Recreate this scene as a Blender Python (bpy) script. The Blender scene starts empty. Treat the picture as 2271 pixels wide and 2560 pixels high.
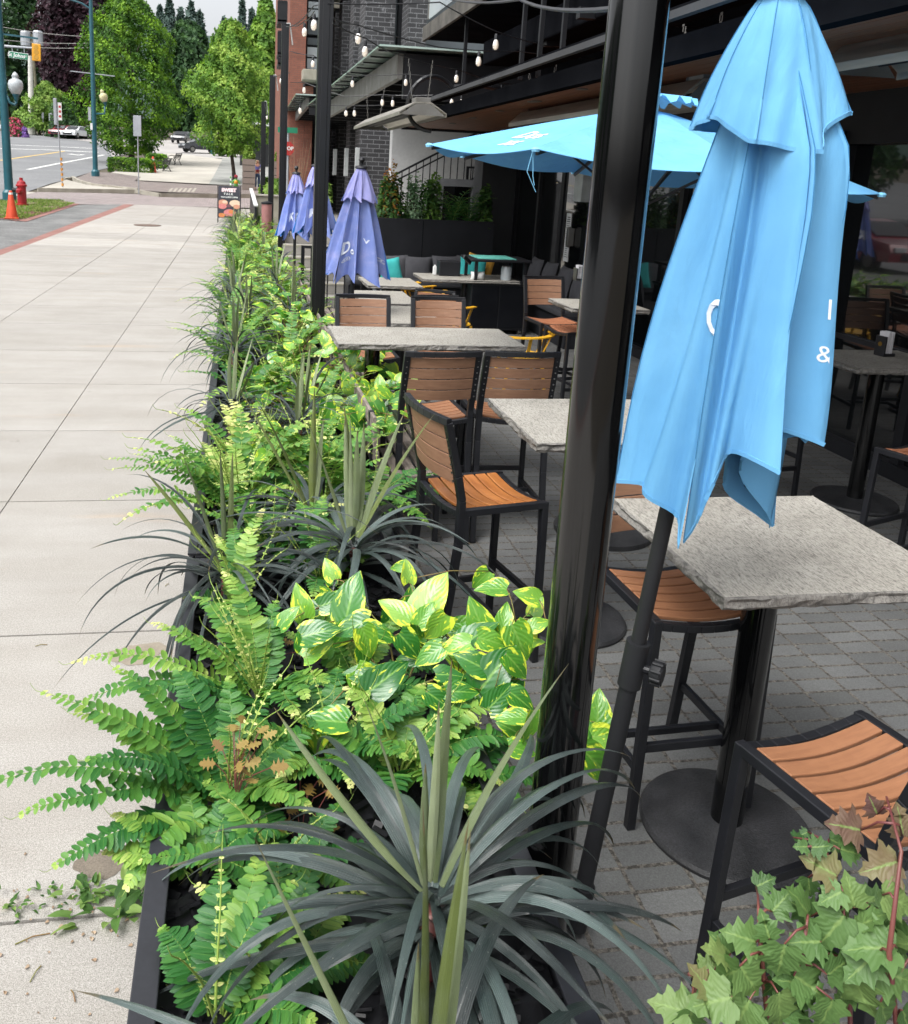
import bpy, bmesh, math, random
from mathutils import Vector, Matrix
SC=bpy.context.scene; COL=SC.collection
R=math.radians
# ---------------------------------------------------------------- camera model (measured from the photograph, 2271x2560 px)
F_,PI_,RO_,YA_,PX_,PY_=2217.8,.2347,.0468,.168,956.1,963.
H_=2.1
cp,sp=math.cos(PI_),math.sin(PI_)
FW=Vector((math.sin(YA_)*cp,math.cos(YA_)*cp,-sp)); r0=Vector((math.cos(YA_),-math.sin(YA_),0)); u0=r0.cross(FW)
RT=r0*math.cos(RO_)+u0*math.sin(RO_); UP=-r0*math.sin(RO_)+u0*math.cos(RO_)
CP=Vector((0,0,H_))
def ray(x,y): return RT*(x-PX_)-UP*(y-PY_)+FW*F_
def atz(x,y,z=0): d=ray(x,y); return CP+d*((z-H_)/d.z)
def aty(x,y,Y): d=ray(x,y); return CP+d*(Y/d.y)
def atx(x,y,X): d=ray(x,y); return CP+d*(X/d.x)
K=[(-400,0),(20,0),(24,.05),(30,.18),(36,.35),(45,.65),(60,1.3),(80,2.4),(110,4.2),(160,7.0),(420,22.)]
def gz(Y):
    for (a,b),(c,d) in zip(K,K[1:]):
        if Y<=c: return b+(d-b)*(Y-a)/(c-a)
    return K[-1][1]
def G(x,y):                       # where the line of sight meets the ground
    d=ray(x,y); lo=1.
    Y=1.
    while Y<300:
        p=CP+d*(Y/d.y)
        if p.z<=gz(Y): break
        Y+=.25 if Y<60 else 1.
    a,b=Y-1.,Y
    for _ in range(20):
        m=(a+b)/2; p=CP+d*(m/d.y)
        if p.z<=gz(m): b=m
        else: a=m
    return CP+d*(b/d.y)
# ---------------------------------------------------------------- mesh builder
def V3(*a): return Vector(a)
class MB:
    def __init__(s): s.v=[];s.f=[];s.uv=[];s.mi=[];s.t=[]
    def add(s,vs,fs,uv=None,mi=0,tone=.5):
        o=len(s.v); s.v+= [tuple(p) for p in vs]
        s.uv+= uv if uv else [(0,0)]*len(vs)
        s.t+= tone if isinstance(tone,list) else [tone]*len(vs)
        for f in fs: s.f.append(tuple(i+o for i in f)); s.mi.append(mi)
        return s
    def box(s,c,d,M=None,mi=0,tone=.5):
        x,y,z=d[0]/2,d[1]/2,d[2]/2; c=Vector(c)
        vs=[Vector((i*x,j*y,k*z)) for i in(-1,1) for j in(-1,1) for k in(-1,1)]
        if M is not None: vs=[M@p for p in vs]
        vs=[p+c for p in vs]
        return s.add(vs,[(0,1,3,2),(4,6,7,5),(0,4,5,1),(2,3,7,6),(0,2,6,4),(1,5,7,3)],mi=mi,tone=tone)
    def bar(s,p,q,w,h=None,mi=0,up=None,tone=.5):
        p,q=Vector(p),Vector(q); h=h or w; d=q-p; L=d.length
        if L<1e-6: return s
        d/=L; up=Vector(up or (0,0,1))
        if abs(d.dot(up))>.98: up=Vector((0,1,0))
        x=d.cross(up).normalized(); y=x.cross(d)
        M=Matrix((x,d,y)).transposed()
        return s.box((p+q)/2,(w,L,h),M,mi,tone)
    def tube(s,pts,r,n=8,mi=0,cap=True,tone=.5,sq=1):
        pts=[Vector(p) for p in pts]; m=len(pts); rs=r if isinstance(r,(list,tuple)) else [r]*m
        vs=[];fs=[]; pr=None
        for i,p in enumerate(pts):
            d=(pts[min(i+1,m-1)]-pts[max(i-1,0)]).normalized()
            if pr is None: pr=d.orthogonal().normalized()
            x=(pr-d*pr.dot(d)).normalized(); pr=x; y=d.cross(x)
            for k in range(n):
                a=2*math.pi*k/n; vs.append(p+(x*math.cos(a)+y*math.sin(a)*sq)*rs[i])
        for i in range(m-1):
            for k in range(n): fs.append((i*n+k,i*n+(k+1)%n,(i+1)*n+(k+1)%n,(i+1)*n+k))
        if cap: fs.append(tuple(range(n-1,-1,-1))); fs.append(tuple((m-1)*n+k for k in range(n)))
        return s.add(vs,fs,mi=mi,tone=tone)
    def lathe(s,prof,n=24,c=(0,0,0),mi=0,M=None,tone=.5):
        vs=[];fs=[]; c=Vector(c)
        for r,z in prof:
            for k in range(n):
                a=2*math.pi*k/n; p=Vector((r*math.cos(a),r*math.sin(a),z))
                vs.append((M@p if M is not None else p)+c)
        for i in range(len(prof)-1):
            for k in range(n): fs.append((i*n+k,i*n+(k+1)%n,(i+1)*n+(k+1)%n,(i+1)*n+k))
        if prof[0][0]>1e-5: fs.append(tuple(range(n-1,-1,-1)))
        if prof[-1][0]>1e-5: fs.append(tuple((len(prof)-1)*n+k for k in range(n)))
        return s.add(vs,fs,mi=mi,tone=tone)
    def prism(s,poly,z0,z1,M=None,mi=0,tone=.5):        # poly in xy, extruded z0..z1, then M
        n=len(poly); vs=[Vector((x,y,z0)) for x,y in poly]+[Vector((x,y,z1)) for x,y in poly]
        if M is not None: vs=[M@p for p in vs]
        fs=[tuple(range(n-1,-1,-1)),tuple(range(n,2*n))]+[(i,(i+1)%n,n+(i+1)%n,n+i) for i in range(n)]
        return s.add(vs,fs,mi=mi,tone=tone)
    def quad(s,a,b,c,d,mi=0,tone=.5): return s.add([a,b,c,d],[(0,1,2,3)],uv=[(0,0),(1,0),(1,1),(0,1)],mi=mi,tone=tone)
    def build(s,name,mats,parent=None,smooth=False,bevel=0,seg=2,loc=None):
        me=bpy.data.meshes.new(name); me.from_pydata(s.v,[],s.f); 
        if not isinstance(mats,(list,tuple)): mats=[mats]
        for m in mats: me.materials.append(m)
        if len(mats)>1: me.polygons.foreach_set('material_index',s.mi)
        u=me.uv_layers.new(name='UVMap'); 
        li=[0]*len(me.loops); me.loops.foreach_get('vertex_index',li)
        fl=[]
        for i in li: fl+=s.uv[i]
        u.data.foreach_set('uv',fl)
        at=me.attributes.new('tone','FLOAT','POINT'); at.data.foreach_set('value',s.t)
        if smooth: me.polygons.foreach_set('use_smooth',[True]*len(me.polygons))
        me.update()
        o=bpy.data.objects.new(name,me); COL.objects.link(o)
        if parent is not None: o.parent=parent
        if loc: o.location=loc
        if bevel:
            b=o.modifiers.new('bevel','BEVEL'); b.width=bevel; b.segments=seg; b.limit_method='ANGLE'; b.angle_limit=R(40); b.harden_normals=False
        if smooth=='a':
            for p in me.polygons: p.use_smooth=True
            e=o.modifiers.new('es','EDGE_SPLIT'); e.split_angle=R(38)
        return o
def tag(o,label=None,cat=None,group=None,kind=None):
    if label: o['label']=label
    if cat: o['category']=cat
    if group: o['group']=group
    if kind: o['kind']=kind
    return o
def E(name,loc,rz,label,cat,group=None):
    o=bpy.data.objects.new(name,None); o.empty_display_size=.1; COL.objects.link(o); o.location=loc; o.rotation_euler=(0,0,rz)
    return tag(o,label,cat,group)
def kids(o): return [c for c in ALLCH.get(o.name,[])]
def copy_tree(o,parent=None):
    c=o.copy(); COL.objects.link(c); c.parent=parent
    for ch in [x for x in bpy.data.objects if x.parent==o]: copy_tree(ch,c)
    return c
def place(proto,loc,rz,label,group=None,used=set()):
    if proto.name in used: o=copy_tree(proto)
    else: o=proto; used.add(proto.name)
    o.location=loc; o.rotation_euler=(0,0,rz); o['label']=label
    if group: o['group']=group
    return o
# ---------------------------------------------------------------- materials
def lin(h):
    h=h.lstrip('#'); c=[int(h[i:i+2],16)/255 for i in (0,2,4)]
    return tuple(x/12.92 if x<=.04045 else ((x+.055)/1.055)**2.4 for x in c)+(1,)
def nm(name):
    m=bpy.data.materials.new(name); m.use_nodes=True; nt=m.node_tree; b=nt.nodes['Principled BSDF']; return m,nt,b
def N(nt,t,**k):
    n=nt.nodes.new(t)
    for a,b in k.items():
        if a.startswith('i_'): n.inputs[a[2:].replace('_',' ')].default_value=b
        else: setattr(n,a,b)
    return n
def L(nt,a,b): nt.links.new(a,b)
def mix(nt,fac,a,b,bt='MIX'):
    n=nt.nodes.new('ShaderNodeMix'); n.data_type='RGBA'; n.blend_type=bt
    for i,x in ((0,fac),(6,a),(7,b)):
        if hasattr(x,'links') or isinstance(x,bpy.types.NodeSocket): nt.links.new(x,n.inputs[i])
        else: n.inputs[i].default_value=x
    return n.outputs[2]
def mth(nt,op,a,b=None,c=None):
    n=nt.nodes.new('ShaderNodeMath'); n.operation=op
    for i,x in enumerate((a,b,c)):
        if x is None: continue
        if isinstance(x,bpy.types.NodeSocket): nt.links.new(x,n.inputs[i])
        else: n.inputs[i].default_value=x
    return n.outputs[0]
def ramp(nt,fac,stops):
    n=nt.nodes.new('ShaderNodeValToRGB'); e=n.color_ramp.elements
    while len(e)<len(stops): e.new(.5)
    for i,(p,c) in enumerate(stops): e[i].position=p; e[i].color=c
    nt.links.new(fac,n.inputs[0]); return n.outputs[0]
def noise(nt,scale,det=4,rough=.55,stretch=None,co='Object',dist=0):
    tc=nt.nodes.new('ShaderNodeTexCoord'); n=nt.nodes.new('ShaderNodeTexNoise'); n.inputs['Scale'].default_value=scale; n.inputs['Detail'].default_value=det; n.inputs['Roughness'].default_value=rough; n.inputs['Distortion'].default_value=dist
    src=tc.outputs[co]
    if stretch:
        mp=nt.nodes.new('ShaderNodeMapping'); mp.inputs['Scale'].default_value=stretch; nt.links.new(src,mp.inputs[0]); src=mp.outputs[0]
    nt.links.new(src,n.inputs['Vector']); return n.outputs['Fac']
def cr(c,f): return tuple(min(1,x*f) for x in c[:3])+(1,)
def mat(name,c,c2=None,rough=.6,scale=6,det=4,metal=0,bump=0,bscale=60,bst=None,spec=.5,coat=0,stretch=None,tone=0,lo=.35,hi=.65,fine=0,emit=None,es=1,rv=0):
    m,nt,b=nm(name); c=lin(c) if isinstance(c,str) else c; c2=(lin(c2) if isinstance(c2,str) else c2) or cr(c,.8)
    f=noise(nt,scale,det,stretch=stretch); col=ramp(nt,f,[(lo,c),(hi,c2)])
    if fine:
        f2=noise(nt,scale*22,2); k=ramp(nt,f2,[(.3,(1-fine,)*3+(1,)),(.7,(1+fine,)*3+(1,))]); col=mix(nt,1.,col,k,'MULTIPLY')
    if tone:
        a=N(nt,'ShaderNodeAttribute',attribute_name='tone'); k=mth(nt,'MULTIPLY_ADD',a.outputs['Fac'],tone*2,1-tone)
        cmb=nt.nodes.new('ShaderNodeCombineColor'); 
        for i in range(3): L(nt,k,cmb.inputs[i])
        col=mix(nt,1.,col,cmb.outputs[0],'MULTIPLY')
    L(nt,col,b.inputs['Base Color']); b.inputs['Roughness'].default_value=rough; b.inputs['Metallic'].default_value=metal
    b.inputs['Specular IOR Level'].default_value=spec; b.inputs['Coat Weight'].default_value=coat; b.inputs['Coat Roughness'].default_value=.08
    if rv:
        rr=mth(nt,'MULTIPLY_ADD',noise(nt,scale*1.7,5),rv*2,rough-rv); L(nt,rr,b.inputs['Roughness'])
    if bump:
        bp=nt.nodes.new('ShaderNodeBump'); bp.inputs['Strength'].default_value=bump; bp.inputs['Distance'].default_value=.01
        L(nt,noise(nt,bscale,5,stretch=bst),bp.inputs['Height']); L(nt,bp.outputs[0],b.inputs['Normal'])
    if emit: b.inputs['Emission Color'].default_value=lin(emit); b.inputs['Emission Strength'].default_value=es
    return m
def leafmat(name,stops,rough=.4,trans=.25,vein=None,stripe=0,var=None,coat=0,spec=.4):
    """tone attribute picks the colour of a leaf; UV carries the midrib, stripes and variegation"""
    m,nt,b=nm(name); a=N(nt,'ShaderNodeAttribute',attribute_name='tone')
    nz=mth(nt,'MULTIPLY_ADD',noise(nt,14,3),.3,-.15); t=mth(nt,'ADD',a.outputs['Fac'],nz)
    col=ramp(nt,t,[(p,lin(c)) for p,c in stops])
    uv=N(nt,'ShaderNodeUVMap'); sx=nt.nodes.new('ShaderNodeSeparateXYZ'); L(nt,uv.outputs[0],sx.inputs[0]); u,v=sx.outputs[0],sx.outputs[1]
    h=None
    if var:                        # yellow flames running out along the leaf
        mp=nt.nodes.new('ShaderNodeMapping'); mp.inputs['Scale'].default_value=(5,2.6,1); L(nt,uv.outputs[0],mp.inputs[0])
        ad=nt.nodes.new('ShaderNodeVectorMath'); ad.operation='ADD'; L(nt,mp.outputs[0],ad.inputs[0])
        cc=nt.nodes.new('ShaderNodeCombineXYZ'); 
        for i in range(3): L(nt,mth(nt,'MULTIPLY',a.outputs['Fac'],91.),cc.inputs[i])
        L(nt,cc.outputs[0],ad.inputs[1]); n=nt.nodes.new('ShaderNodeTexNoise'); n.inputs['Scale'].default_value=1.3; n.inputs['Detail'].default_value=5; L(nt,ad.outputs[0],n.inputs['Vector'])
        e=mth(nt,'ABSOLUTE',mth(nt,'SUBTRACT',u,.5)); f=mth(nt,'ADD',n.outputs['Fac'],mth(nt,'MULTIPLY',e,.34))
        f=mth(nt,'ADD',f,mth(nt,'MULTIPLY_ADD',a.outputs['Fac'],.08,-.1))
        col=mix(nt,ramp(nt,f,[(.60,(0,0,0,1)),(.66,(1,1,1,1))]),col,lin(var))
    if vein:
        e=mth(nt,'ABSOLUTE',mth(nt,'SUBTRACT',u,.5)); k=ramp(nt,e,[(.015,(1,1,1,1)),(.05,(0,0,0,1))]); col=mix(nt,mth(nt,'MULTIPLY',k,.75),col,lin(vein)) 
    if stripe:
        w=mth(nt,'SINE',mth(nt,'MULTIPLY',u,52.)); w2=mth(nt,'SINE',mth(nt,'MULTIPLY',u,121.)); w=mth(nt,'ADD',w,mth(nt,'MULTIPLY',w2,.6))
        k=mth(nt,'MULTIPLY_ADD',w,stripe*.5,1.); cmb=nt.nodes.new('ShaderNodeCombineColor')
        for i in range(3): L(nt,k,cmb.inputs[i])
        col=mix(nt,1.,col,cmb.outputs[0],'MULTIPLY'); h=w
        col=mix(nt,ramp(nt,mth(nt,'ADD',v,mth(nt,'MULTIPLY',noise(nt,40,3),.12)),[(.97,(0,0,0,1)),(1.0,(.8,.8,.8,1))]),col,lin('#6a5a3a'))
        col=mix(nt,ramp(nt,noise(nt,9,6),[(.45,(0,0,0,1)),(.8,(.28,.28,.28,1))]),col,lin('#8a9490'))
        col=mix(nt,ramp(nt,noise(nt,330,2),[(.70,(0,0,0,1)),(.76,(.7,.7,.7,1))]),col,lin('#b4b6aa'))
    else:
        w=mth(nt,'SINE',mth(nt,'MULTIPLY_ADD',v,38.,mth(nt,'MULTIPLY',mth(nt,'ABSOLUTE',mth(nt,'SUBTRACT',u,.5)),-40.))); h=w
    bp=nt.nodes.new('ShaderNodeBump'); bp.inputs['Strength'].default_value=.22 if not stripe else .6; bp.inputs['Distance'].default_value=.002; L(nt,h,bp.inputs['Height']); L(nt,bp.outputs[0],b.inputs['Normal'])
    L(nt,col,b.inputs['Base Color']); b.inputs['Roughness'].default_value=rough; b.inputs['Coat Weight'].default_value=coat; b.inputs['Specular IOR Level'].default_value=spec
    tr=nt.nodes.new('ShaderNodeBsdfTranslucent'); L(nt,mix(nt,1.,col,(1.3,1.35,.8,1),'MULTIPLY'),tr.inputs[0]); mx=nt.nodes.new('ShaderNodeMixShader'); mx.inputs[0].default_value=trans
    L(nt,b.outputs[0],mx.inputs[1]); L(nt,tr.outputs[0],mx.inputs[2]); L(nt,mx.outputs[0],nt.nodes['Material Output'].inputs[0])
    return m
def text(s,size,name='lettering',bold=0):     # flat text -> list of verts / faces centred on the origin, x right, y up
    cu=bpy.data.curves.new(name,'FONT'); cu.body=s; cu.size=size; cu.align_x='CENTER'; cu.align_y='CENTER'; cu.offset=bold; cu.resolution_u=3
    o=bpy.data.objects.new(name,cu); COL.objects.link(o); dg=bpy.context.evaluated_depsgraph_get(); me=bpy.data.meshes.new_from_object(o.evaluated_get(dg))
    vs=[v.co.copy() for v in me.vertices]; fs=[tuple(p.vertices) for p in me.polygons]
    bpy.data.objects.remove(o); bpy.data.curves.remove(cu); bpy.data.meshes.remove(me); return vs,fs
# ---------------------------------------------------------------- camera, light, render settings
cam=bpy.data.cameras.new('camera'); co=bpy.data.objects.new('camera',cam); COL.objects.link(co); SC.camera=co
cam.sensor_fit='HORIZONTAL'; cam.sensor_width=36; cam.lens=F_/2271*36; cam.shift_x=(1135.5-PX_)/2271; cam.shift_y=(PY_-1280)/2271
cam.clip_start=.05; cam.clip_end=2000
co.matrix_world=Matrix((( RT.x,UP.x,-FW.x,0),(RT.y,UP.y,-FW.y,0),(RT.z,UP.z,-FW.z,H_),(0,0,0,1)))
cam.dof.use_dof=True; cam.dof.focus_distance=3.2; cam.dof.aperture_fstop=15.0
SC.view_settings.view_transform='Standard'; SC.view_settings.look='None'; SC.view_settings.exposure=.72; SC.view_settings.gamma=1
w=bpy.data.worlds.new('World'); SC.world=w; w.use_nodes=True; nt=w.node_tree; bg=nt.nodes['Background']
sky=nt.nodes.new('ShaderNodeTexSky'); sky.sky_type='NISHITA'; sky.sun_disc=False; SE,SR=R(58),R(-128)
sky.sun_elevation=SE; sky.sun_rotation=SR; sky.air_density=1.0; sky.dust_density=6.0; sky.ozone_density=1.0; sky.altitude=50
hs=nt.nodes.new('ShaderNodeHueSaturation'); hs.inputs['Saturation'].default_value=.12; L(nt,sky.outputs[0],hs.inputs['Color'])
tc=nt.nodes.new('ShaderNodeTexCoord'); cn=nt.nodes.new('ShaderNodeTexNoise'); cn.inputs['Scale'].default_value=2.2; cn.inputs['Detail'].default_value=6; L(nt,tc.outputs['Generated'],cn.inputs['Vector'])
cl=ramp(nt,cn.outputs['Fac'],[(.3,(1.15,1.17,1.2,1)),(.7,(1.4,1.4,1.4,1))]); L(nt,mix(nt,1.,hs.outputs[0],cl,'MULTIPLY'),bg.inputs[0]); bg.inputs[1].default_value=.15
sl=bpy.data.lights.new('sun','SUN'); sl.energy=1.05; sl.angle=R(28); sl.color=(1,.97,.92); so=bpy.data.objects.new('sun',sl); COL.objects.link(so)
sd=Vector((math.sin(SR)*math.cos(SE),math.cos(SR)*math.cos(SE),math.sin(SE))); so.rotation_euler=sd.to_track_quat('Z','Y').to_euler()
SC.render.engine='CYCLES'
# ---------------------------------------------------------------- materials
MT={}
def concrete(name,c,c2,spk='#55524c'):
    m,nt,b=nm(name); base=ramp(nt,noise(nt,1.3,9,.72),[(.25,lin(c)),(.8,lin(c2))])
    st=ramp(nt,noise(nt,.35,5,stretch=(1.6,9,1)),[(.36,(.9,.89,.87,1)),(.6,(1,1,1,1))]); base=mix(nt,1.,base,st,'MULTIPLY')
    rust=ramp(nt,noise(nt,.5,5,stretch=(1.,6,1)),[(.63,(0,0,0,1)),(.76,(1,1,1,1))]); base=mix(nt,mth(nt,'MULTIPLY',rust,.35),base,lin('#b79a78'))
    fg=noise(nt,115,3,.7); base=mix(nt,1.,base,ramp(nt,fg,[(.32,(.80,.79,.78,1)),(.62,(1.08,1.08,1.08,1))]),'MULTIPLY'); f2=noise(nt,300,2); base=mix(nt,1.,base,ramp(nt,f2,[(.36,(.62,.61,.6,1)),(.55,(1.08,1.08,1.08,1))]),'MULTIPLY')
    f3=noise(nt,130,2); base=mix(nt,ramp(nt,f3,[(.24,(.7,.7,.7,1)),(.30,(0,0,0,1))]),base,lin(spk)); base=mix(nt,ramp(nt,noise(nt,7,2),[(.24,(.45,.45,.45,1)),(.27,(0,0,0,1))]),base,lin('#6a655d'))
    a=N(nt,'ShaderNodeAttribute',attribute_name='tone'); k=mth(nt,'MULTIPLY_ADD',a.outputs['Fac'],.34,.83); cmb=nt.nodes.new('ShaderNodeCombineColor')
    for i in range(3): L(nt,k,cmb.inputs[i])
    base=mix(nt,1.,base,cmb.outputs[0],'MULTIPLY'); L(nt,base,b.inputs['Base Color']); b.inputs['Roughness'].default_value=.85
    bp=nt.nodes.new('ShaderNodeBump'); bp.inputs['Strength'].default_value=.35; bp.inputs['Distance'].default_value=.004; L(nt,noise(nt,260,4),bp.inputs['Height']); L(nt,bp.outputs[0],b.inputs['Normal']); return m
def bricks(name,c,c2,mortar,bw,bh,ms=.008,off=0.,wall=None,bump=.5,stain=None,sq=1):
    m,nt,b=nm(name); tc=nt.nodes.new('ShaderNodeTexCoord'); mp=nt.nodes.new('ShaderNodeMapping'); L(nt,tc.outputs['Object'],mp.inputs[0]); src=mp.outputs[0]
    if wall:      # 'xz' or 'yz'
        sx=nt.nodes.new('ShaderNodeSeparateXYZ'); L(nt,src,sx.inputs[0]); cb=nt.nodes.new('ShaderNodeCombineXYZ')
        g=nt.nodes.new('ShaderNodeNewGeometry'); s2=nt.nodes.new('ShaderNodeSeparateXYZ'); L(nt,g.outputs['Normal'],s2.inputs[0])
        s=mth(nt,'GREATER_THAN',mth(nt,'ABSOLUTE',s2.outputs[0]),.7)
        L(nt,mth(nt,'ADD',mth(nt,'MULTIPLY',sx.outputs[1],s),mth(nt,'MULTIPLY',sx.outputs[0],mth(nt,'SUBTRACT',1.,s))),cb.inputs[0]); L(nt,sx.outputs[2],cb.inputs[1]); src=cb.outputs[0]
    else:         # wobble the joints a little
        nz=nt.nodes.new('ShaderNodeTexNoise'); nz.inputs['Scale'].default_value=5; L(nt,src,nz.inputs['Vector']); vm=nt.nodes.new('ShaderNodeVectorMath'); vm.operation='MULTIPLY_ADD'; vm.inputs[1].default_value=(.022,.016,0); L(nt,nz.outputs['Color'],vm.inputs[0]); L(nt,src,vm.inputs[2]); src=vm.outputs[0]
    br=nt.nodes.new('ShaderNodeTexBrick'); L(nt,src,br.inputs['Vector']); br.offset=off; br.squash=1; br.inputs['Scale'].default_value=1; br.inputs['Brick Width'].default_value=bw; br.inputs['Row Height'].default_value=bh; br.inputs['Mortar Size'].default_value=ms; br.inputs['Mortar Smooth'].default_value=.1; br.inputs['Bias'].default_value=0
    br.inputs['Color1'].default_value=lin(c); br.inputs['Color2'].default_value=lin(c2)
    mo=mix(nt,ramp(nt,noise(nt,60,5,.7),[(.42,(0,0,0,1)),(.62,(1,1,1,1))]),cr(lin(mortar),.22),lin(mortar)); L(nt,mo,br.inputs['Mortar'])
    col=mix(nt,1.,br.outputs['Color'],ramp(nt,noise(nt,190,3),[(.35,(.8,.8,.8,1)),(.7,(1.16,1.16,1.16,1))]),'MULTIPLY')
    col=mix(nt,1.,col,ramp(nt,noise(nt,2.2,5),[(.3,(.8,.8,.82,1)),(.7,(1.1,1.1,1.1,1))]),'MULTIPLY')
    if stain: col=mix(nt,ramp(nt,noise(nt,1.6,8,rough=.75),[(.6,(0,0,0,1)),(.75,(.55,.55,.55,1))]),col,lin(stain))
    L(nt,col,b.inputs['Base Color']); b.inputs['Roughness'].default_value=.78
    bp=nt.nodes.new('ShaderNodeBump'); bp.inputs['Strength'].default_value=bump; bp.inputs['Distance'].default_value=.006; h=mth(nt,'ADD',mth(nt,'MULTIPLY',br.outputs['Fac'],-1.),mth(nt,'MULTIPLY',noise(nt,220,3),.35)); L(nt,h,bp.inputs['Height']); L(nt,bp.outputs[0],b.inputs['Normal']); return m
M_walk=concrete('sidewalk_concrete','#a6a39e','#94908a')
M_pav=bricks('patio_pavers','#565756','#666766','#716c64',.204,.0965,.0075)
M_xpav=bricks('crosswalk_pavers','#8f8481','#9d9391','#7c7470',.22,.11,.01,.5)
M_xpav2=bricks('brown_pavers','#7d716c','#89807b','#6a605c',.22,.11,.01,.5)
M_asph=mat('road_asphalt','#777879','#6b6c6e',rough=.9,scale=.3,fine=.12,bump=.2,bscale=300)
M_conc2=mat('pale_concrete','#a9a49a','#98938a',rough=.9,scale=.4,fine=.08)
M_road2=mat('worn_road','#9c9894','#8c8986',rough=.9,scale=.15,fine=.08)
M_agg=mat('aggregate','#767675','#5f605f',rough=.9,scale=1.2,fine=.35,bump=.6,bscale=90)
M_redb=mat('red_kerb_brick','#8b655e','#7a544c',rough=.85,scale=3,fine=.12)
M_kerb=mat('kerb_stone','#a19c90','#8a857a',rough=.9,scale=2,fine=.15)
M_mark=mat('white_paint','#d8d8d4','#c2c2be',rough=.8,scale=2)
M_ymark=mat('yellow_paint','#c9a95c','#b3995c',rough=.8,scale=2)
M_earth=mat('earth','#5b5346','#4a4438',rough=.95,scale=1.5)
M_black=mat('black_powder_coat','#15161a','#1b1c20',rough=.42,scale=9,bump=.08,bscale=700,spec=.5)
M_pole=mat('glossy_black_post','#050506','#090a0b',rough=.09,scale=3,spec=.5,coat=.35,rv=.04)
M_matt=mat('matt_black','#17181b','#1e1f22',rough=.62,scale=5)
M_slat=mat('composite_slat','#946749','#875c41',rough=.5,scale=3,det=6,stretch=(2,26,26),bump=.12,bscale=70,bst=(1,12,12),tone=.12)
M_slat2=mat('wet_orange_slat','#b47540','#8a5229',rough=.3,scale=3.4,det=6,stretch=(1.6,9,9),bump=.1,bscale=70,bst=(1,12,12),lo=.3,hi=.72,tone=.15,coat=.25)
M_slat3=mat('brown_back_slat','#8f6c55','#82604b',rough=.5,scale=3,det=6,stretch=(2,26,26),bump=.12,bscale=70,bst=(1,12,12),tone=.1)
M_grey=mat('weathered_wood','#857b73','#655c55',rough=.85,scale=6,stretch=(9,1.2,9),fine=.12,bump=.3,bscale=40,bst=(8,1,8),tone=.12)
M_iron=mat('cast_iron_base','#1d1e20','#3b3b3d',rough=.5,scale=7,det=8,fine=.35,bump=.25,bscale=160,lo=.3,hi=.75,rv=.12)
M_mulch=mat('black_mulch','#0d0d10','#1c1c20',rough=.45,scale=30,spec=.4,tone=.4)
M_screw=mat('screw_steel','#a5a5a5',rough=.3,metal=1)
M_yel=mat('yellow_metal','#d3a32b','#c99520',rough=.4,scale=4)
def stone(name,c,c2,dk,edge=False):
    m,nt,b=nm(name); base=ramp(nt,noise(nt,5,6),[(.3,lin(c)),(.7,lin(c2))])
    s=noise(nt,24,7,.78,stretch=(8,1.1,3) if not edge else (1,1,1),dist=.35); base=mix(nt,ramp(nt,s,[(.50,(0,0,0,1)),(.62,(.72,.72,.72,1))]),base,lin(dk))
    s2=noise(nt,150,3,.6,stretch=(2.4,.5,1)); base=mix(nt,ramp(nt,s2,[(.52,(0,0,0,1)),(.66,(.7,.7,.7,1))]),base,lin(dk)); L(nt,base,b.inputs['Base Color']); b.inputs['Roughness'].default_value=.62
    bp=nt.nodes.new('ShaderNodeBump'); bp.inputs['Strength'].default_value=.45 if not edge else 1; bp.inputs['Distance'].default_value=.003 if not edge else .01; bp.invert=True; L(nt,s if not edge else noise(nt,55,6,.7),bp.inputs['Height']); L(nt,bp.outputs[0],b.inputs['Normal']); return m
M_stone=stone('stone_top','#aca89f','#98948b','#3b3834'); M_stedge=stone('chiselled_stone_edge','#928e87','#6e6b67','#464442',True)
# ---------------------------------------------------------------- ground
def gsheet(name,pts,m,lift,label=None):
    bm=bmesh.new(); vs=[bm.verts.new((p[0],p[1],0)) for p in pts]; bm.faces.new(vs); bmesh.ops.triangulate(bm,faces=bm.faces[:])
    ys=[p[1] for p in pts]
    for k,_ in K:
        if min(ys)<k<max(ys): bmesh.ops.bisect_plane(bm,geom=bm.verts[:]+bm.edges[:]+bm.faces[:],plane_co=(0,k,0),plane_no=(0,1,0))
    for v in bm.verts: v.co.z=gz(v.co.y)+lift
    for f in bm.faces:
        f.normal_update()
        if f.normal.z<0: f.normal_flip()
    me=bpy.data.meshes.new(name); bm.to_mesh(me); bm.free(); me.materials.append(m); at=me.attributes.new('tone','FLOAT','POINT'); at.data.foreach_set('value',[.5]*len(me.vertices))
    o=bpy.data.objects.new(name,me); COL.objects.link(o); o['kind']='structure'
    if label: o['label']=label
    return o
def P(*pp): return [tuple(G(x,y)[:2]) for x,y in pp]
def Z4(*pp): return P(*[(x/3.2375,340+y/3.2375) for x,y in pp])
gsheet('ground',[(-300,-60),(300,-60),(300,418),(-300,418)],M_earth,-.08)
a=Z4((120,470),(220,440),(400,380),(560,340),(720,290),(880,250),(905,160),(880,60),(800,20)); aw=[tuple(p) for p in a]
gsheet('road',[(-9.4,-50),(-9.2,24)]+aw+[(-60,150),(-90,60),(-60,-50)],M_asph,-.045)
gsheet('far_road',Z4((905,165),(1180,120),(1400,160),(1700,175),(2300,190),(2300,60),(1400,30),(880,20),(300,-10),(880,62)),M_road2,-.03)
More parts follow.
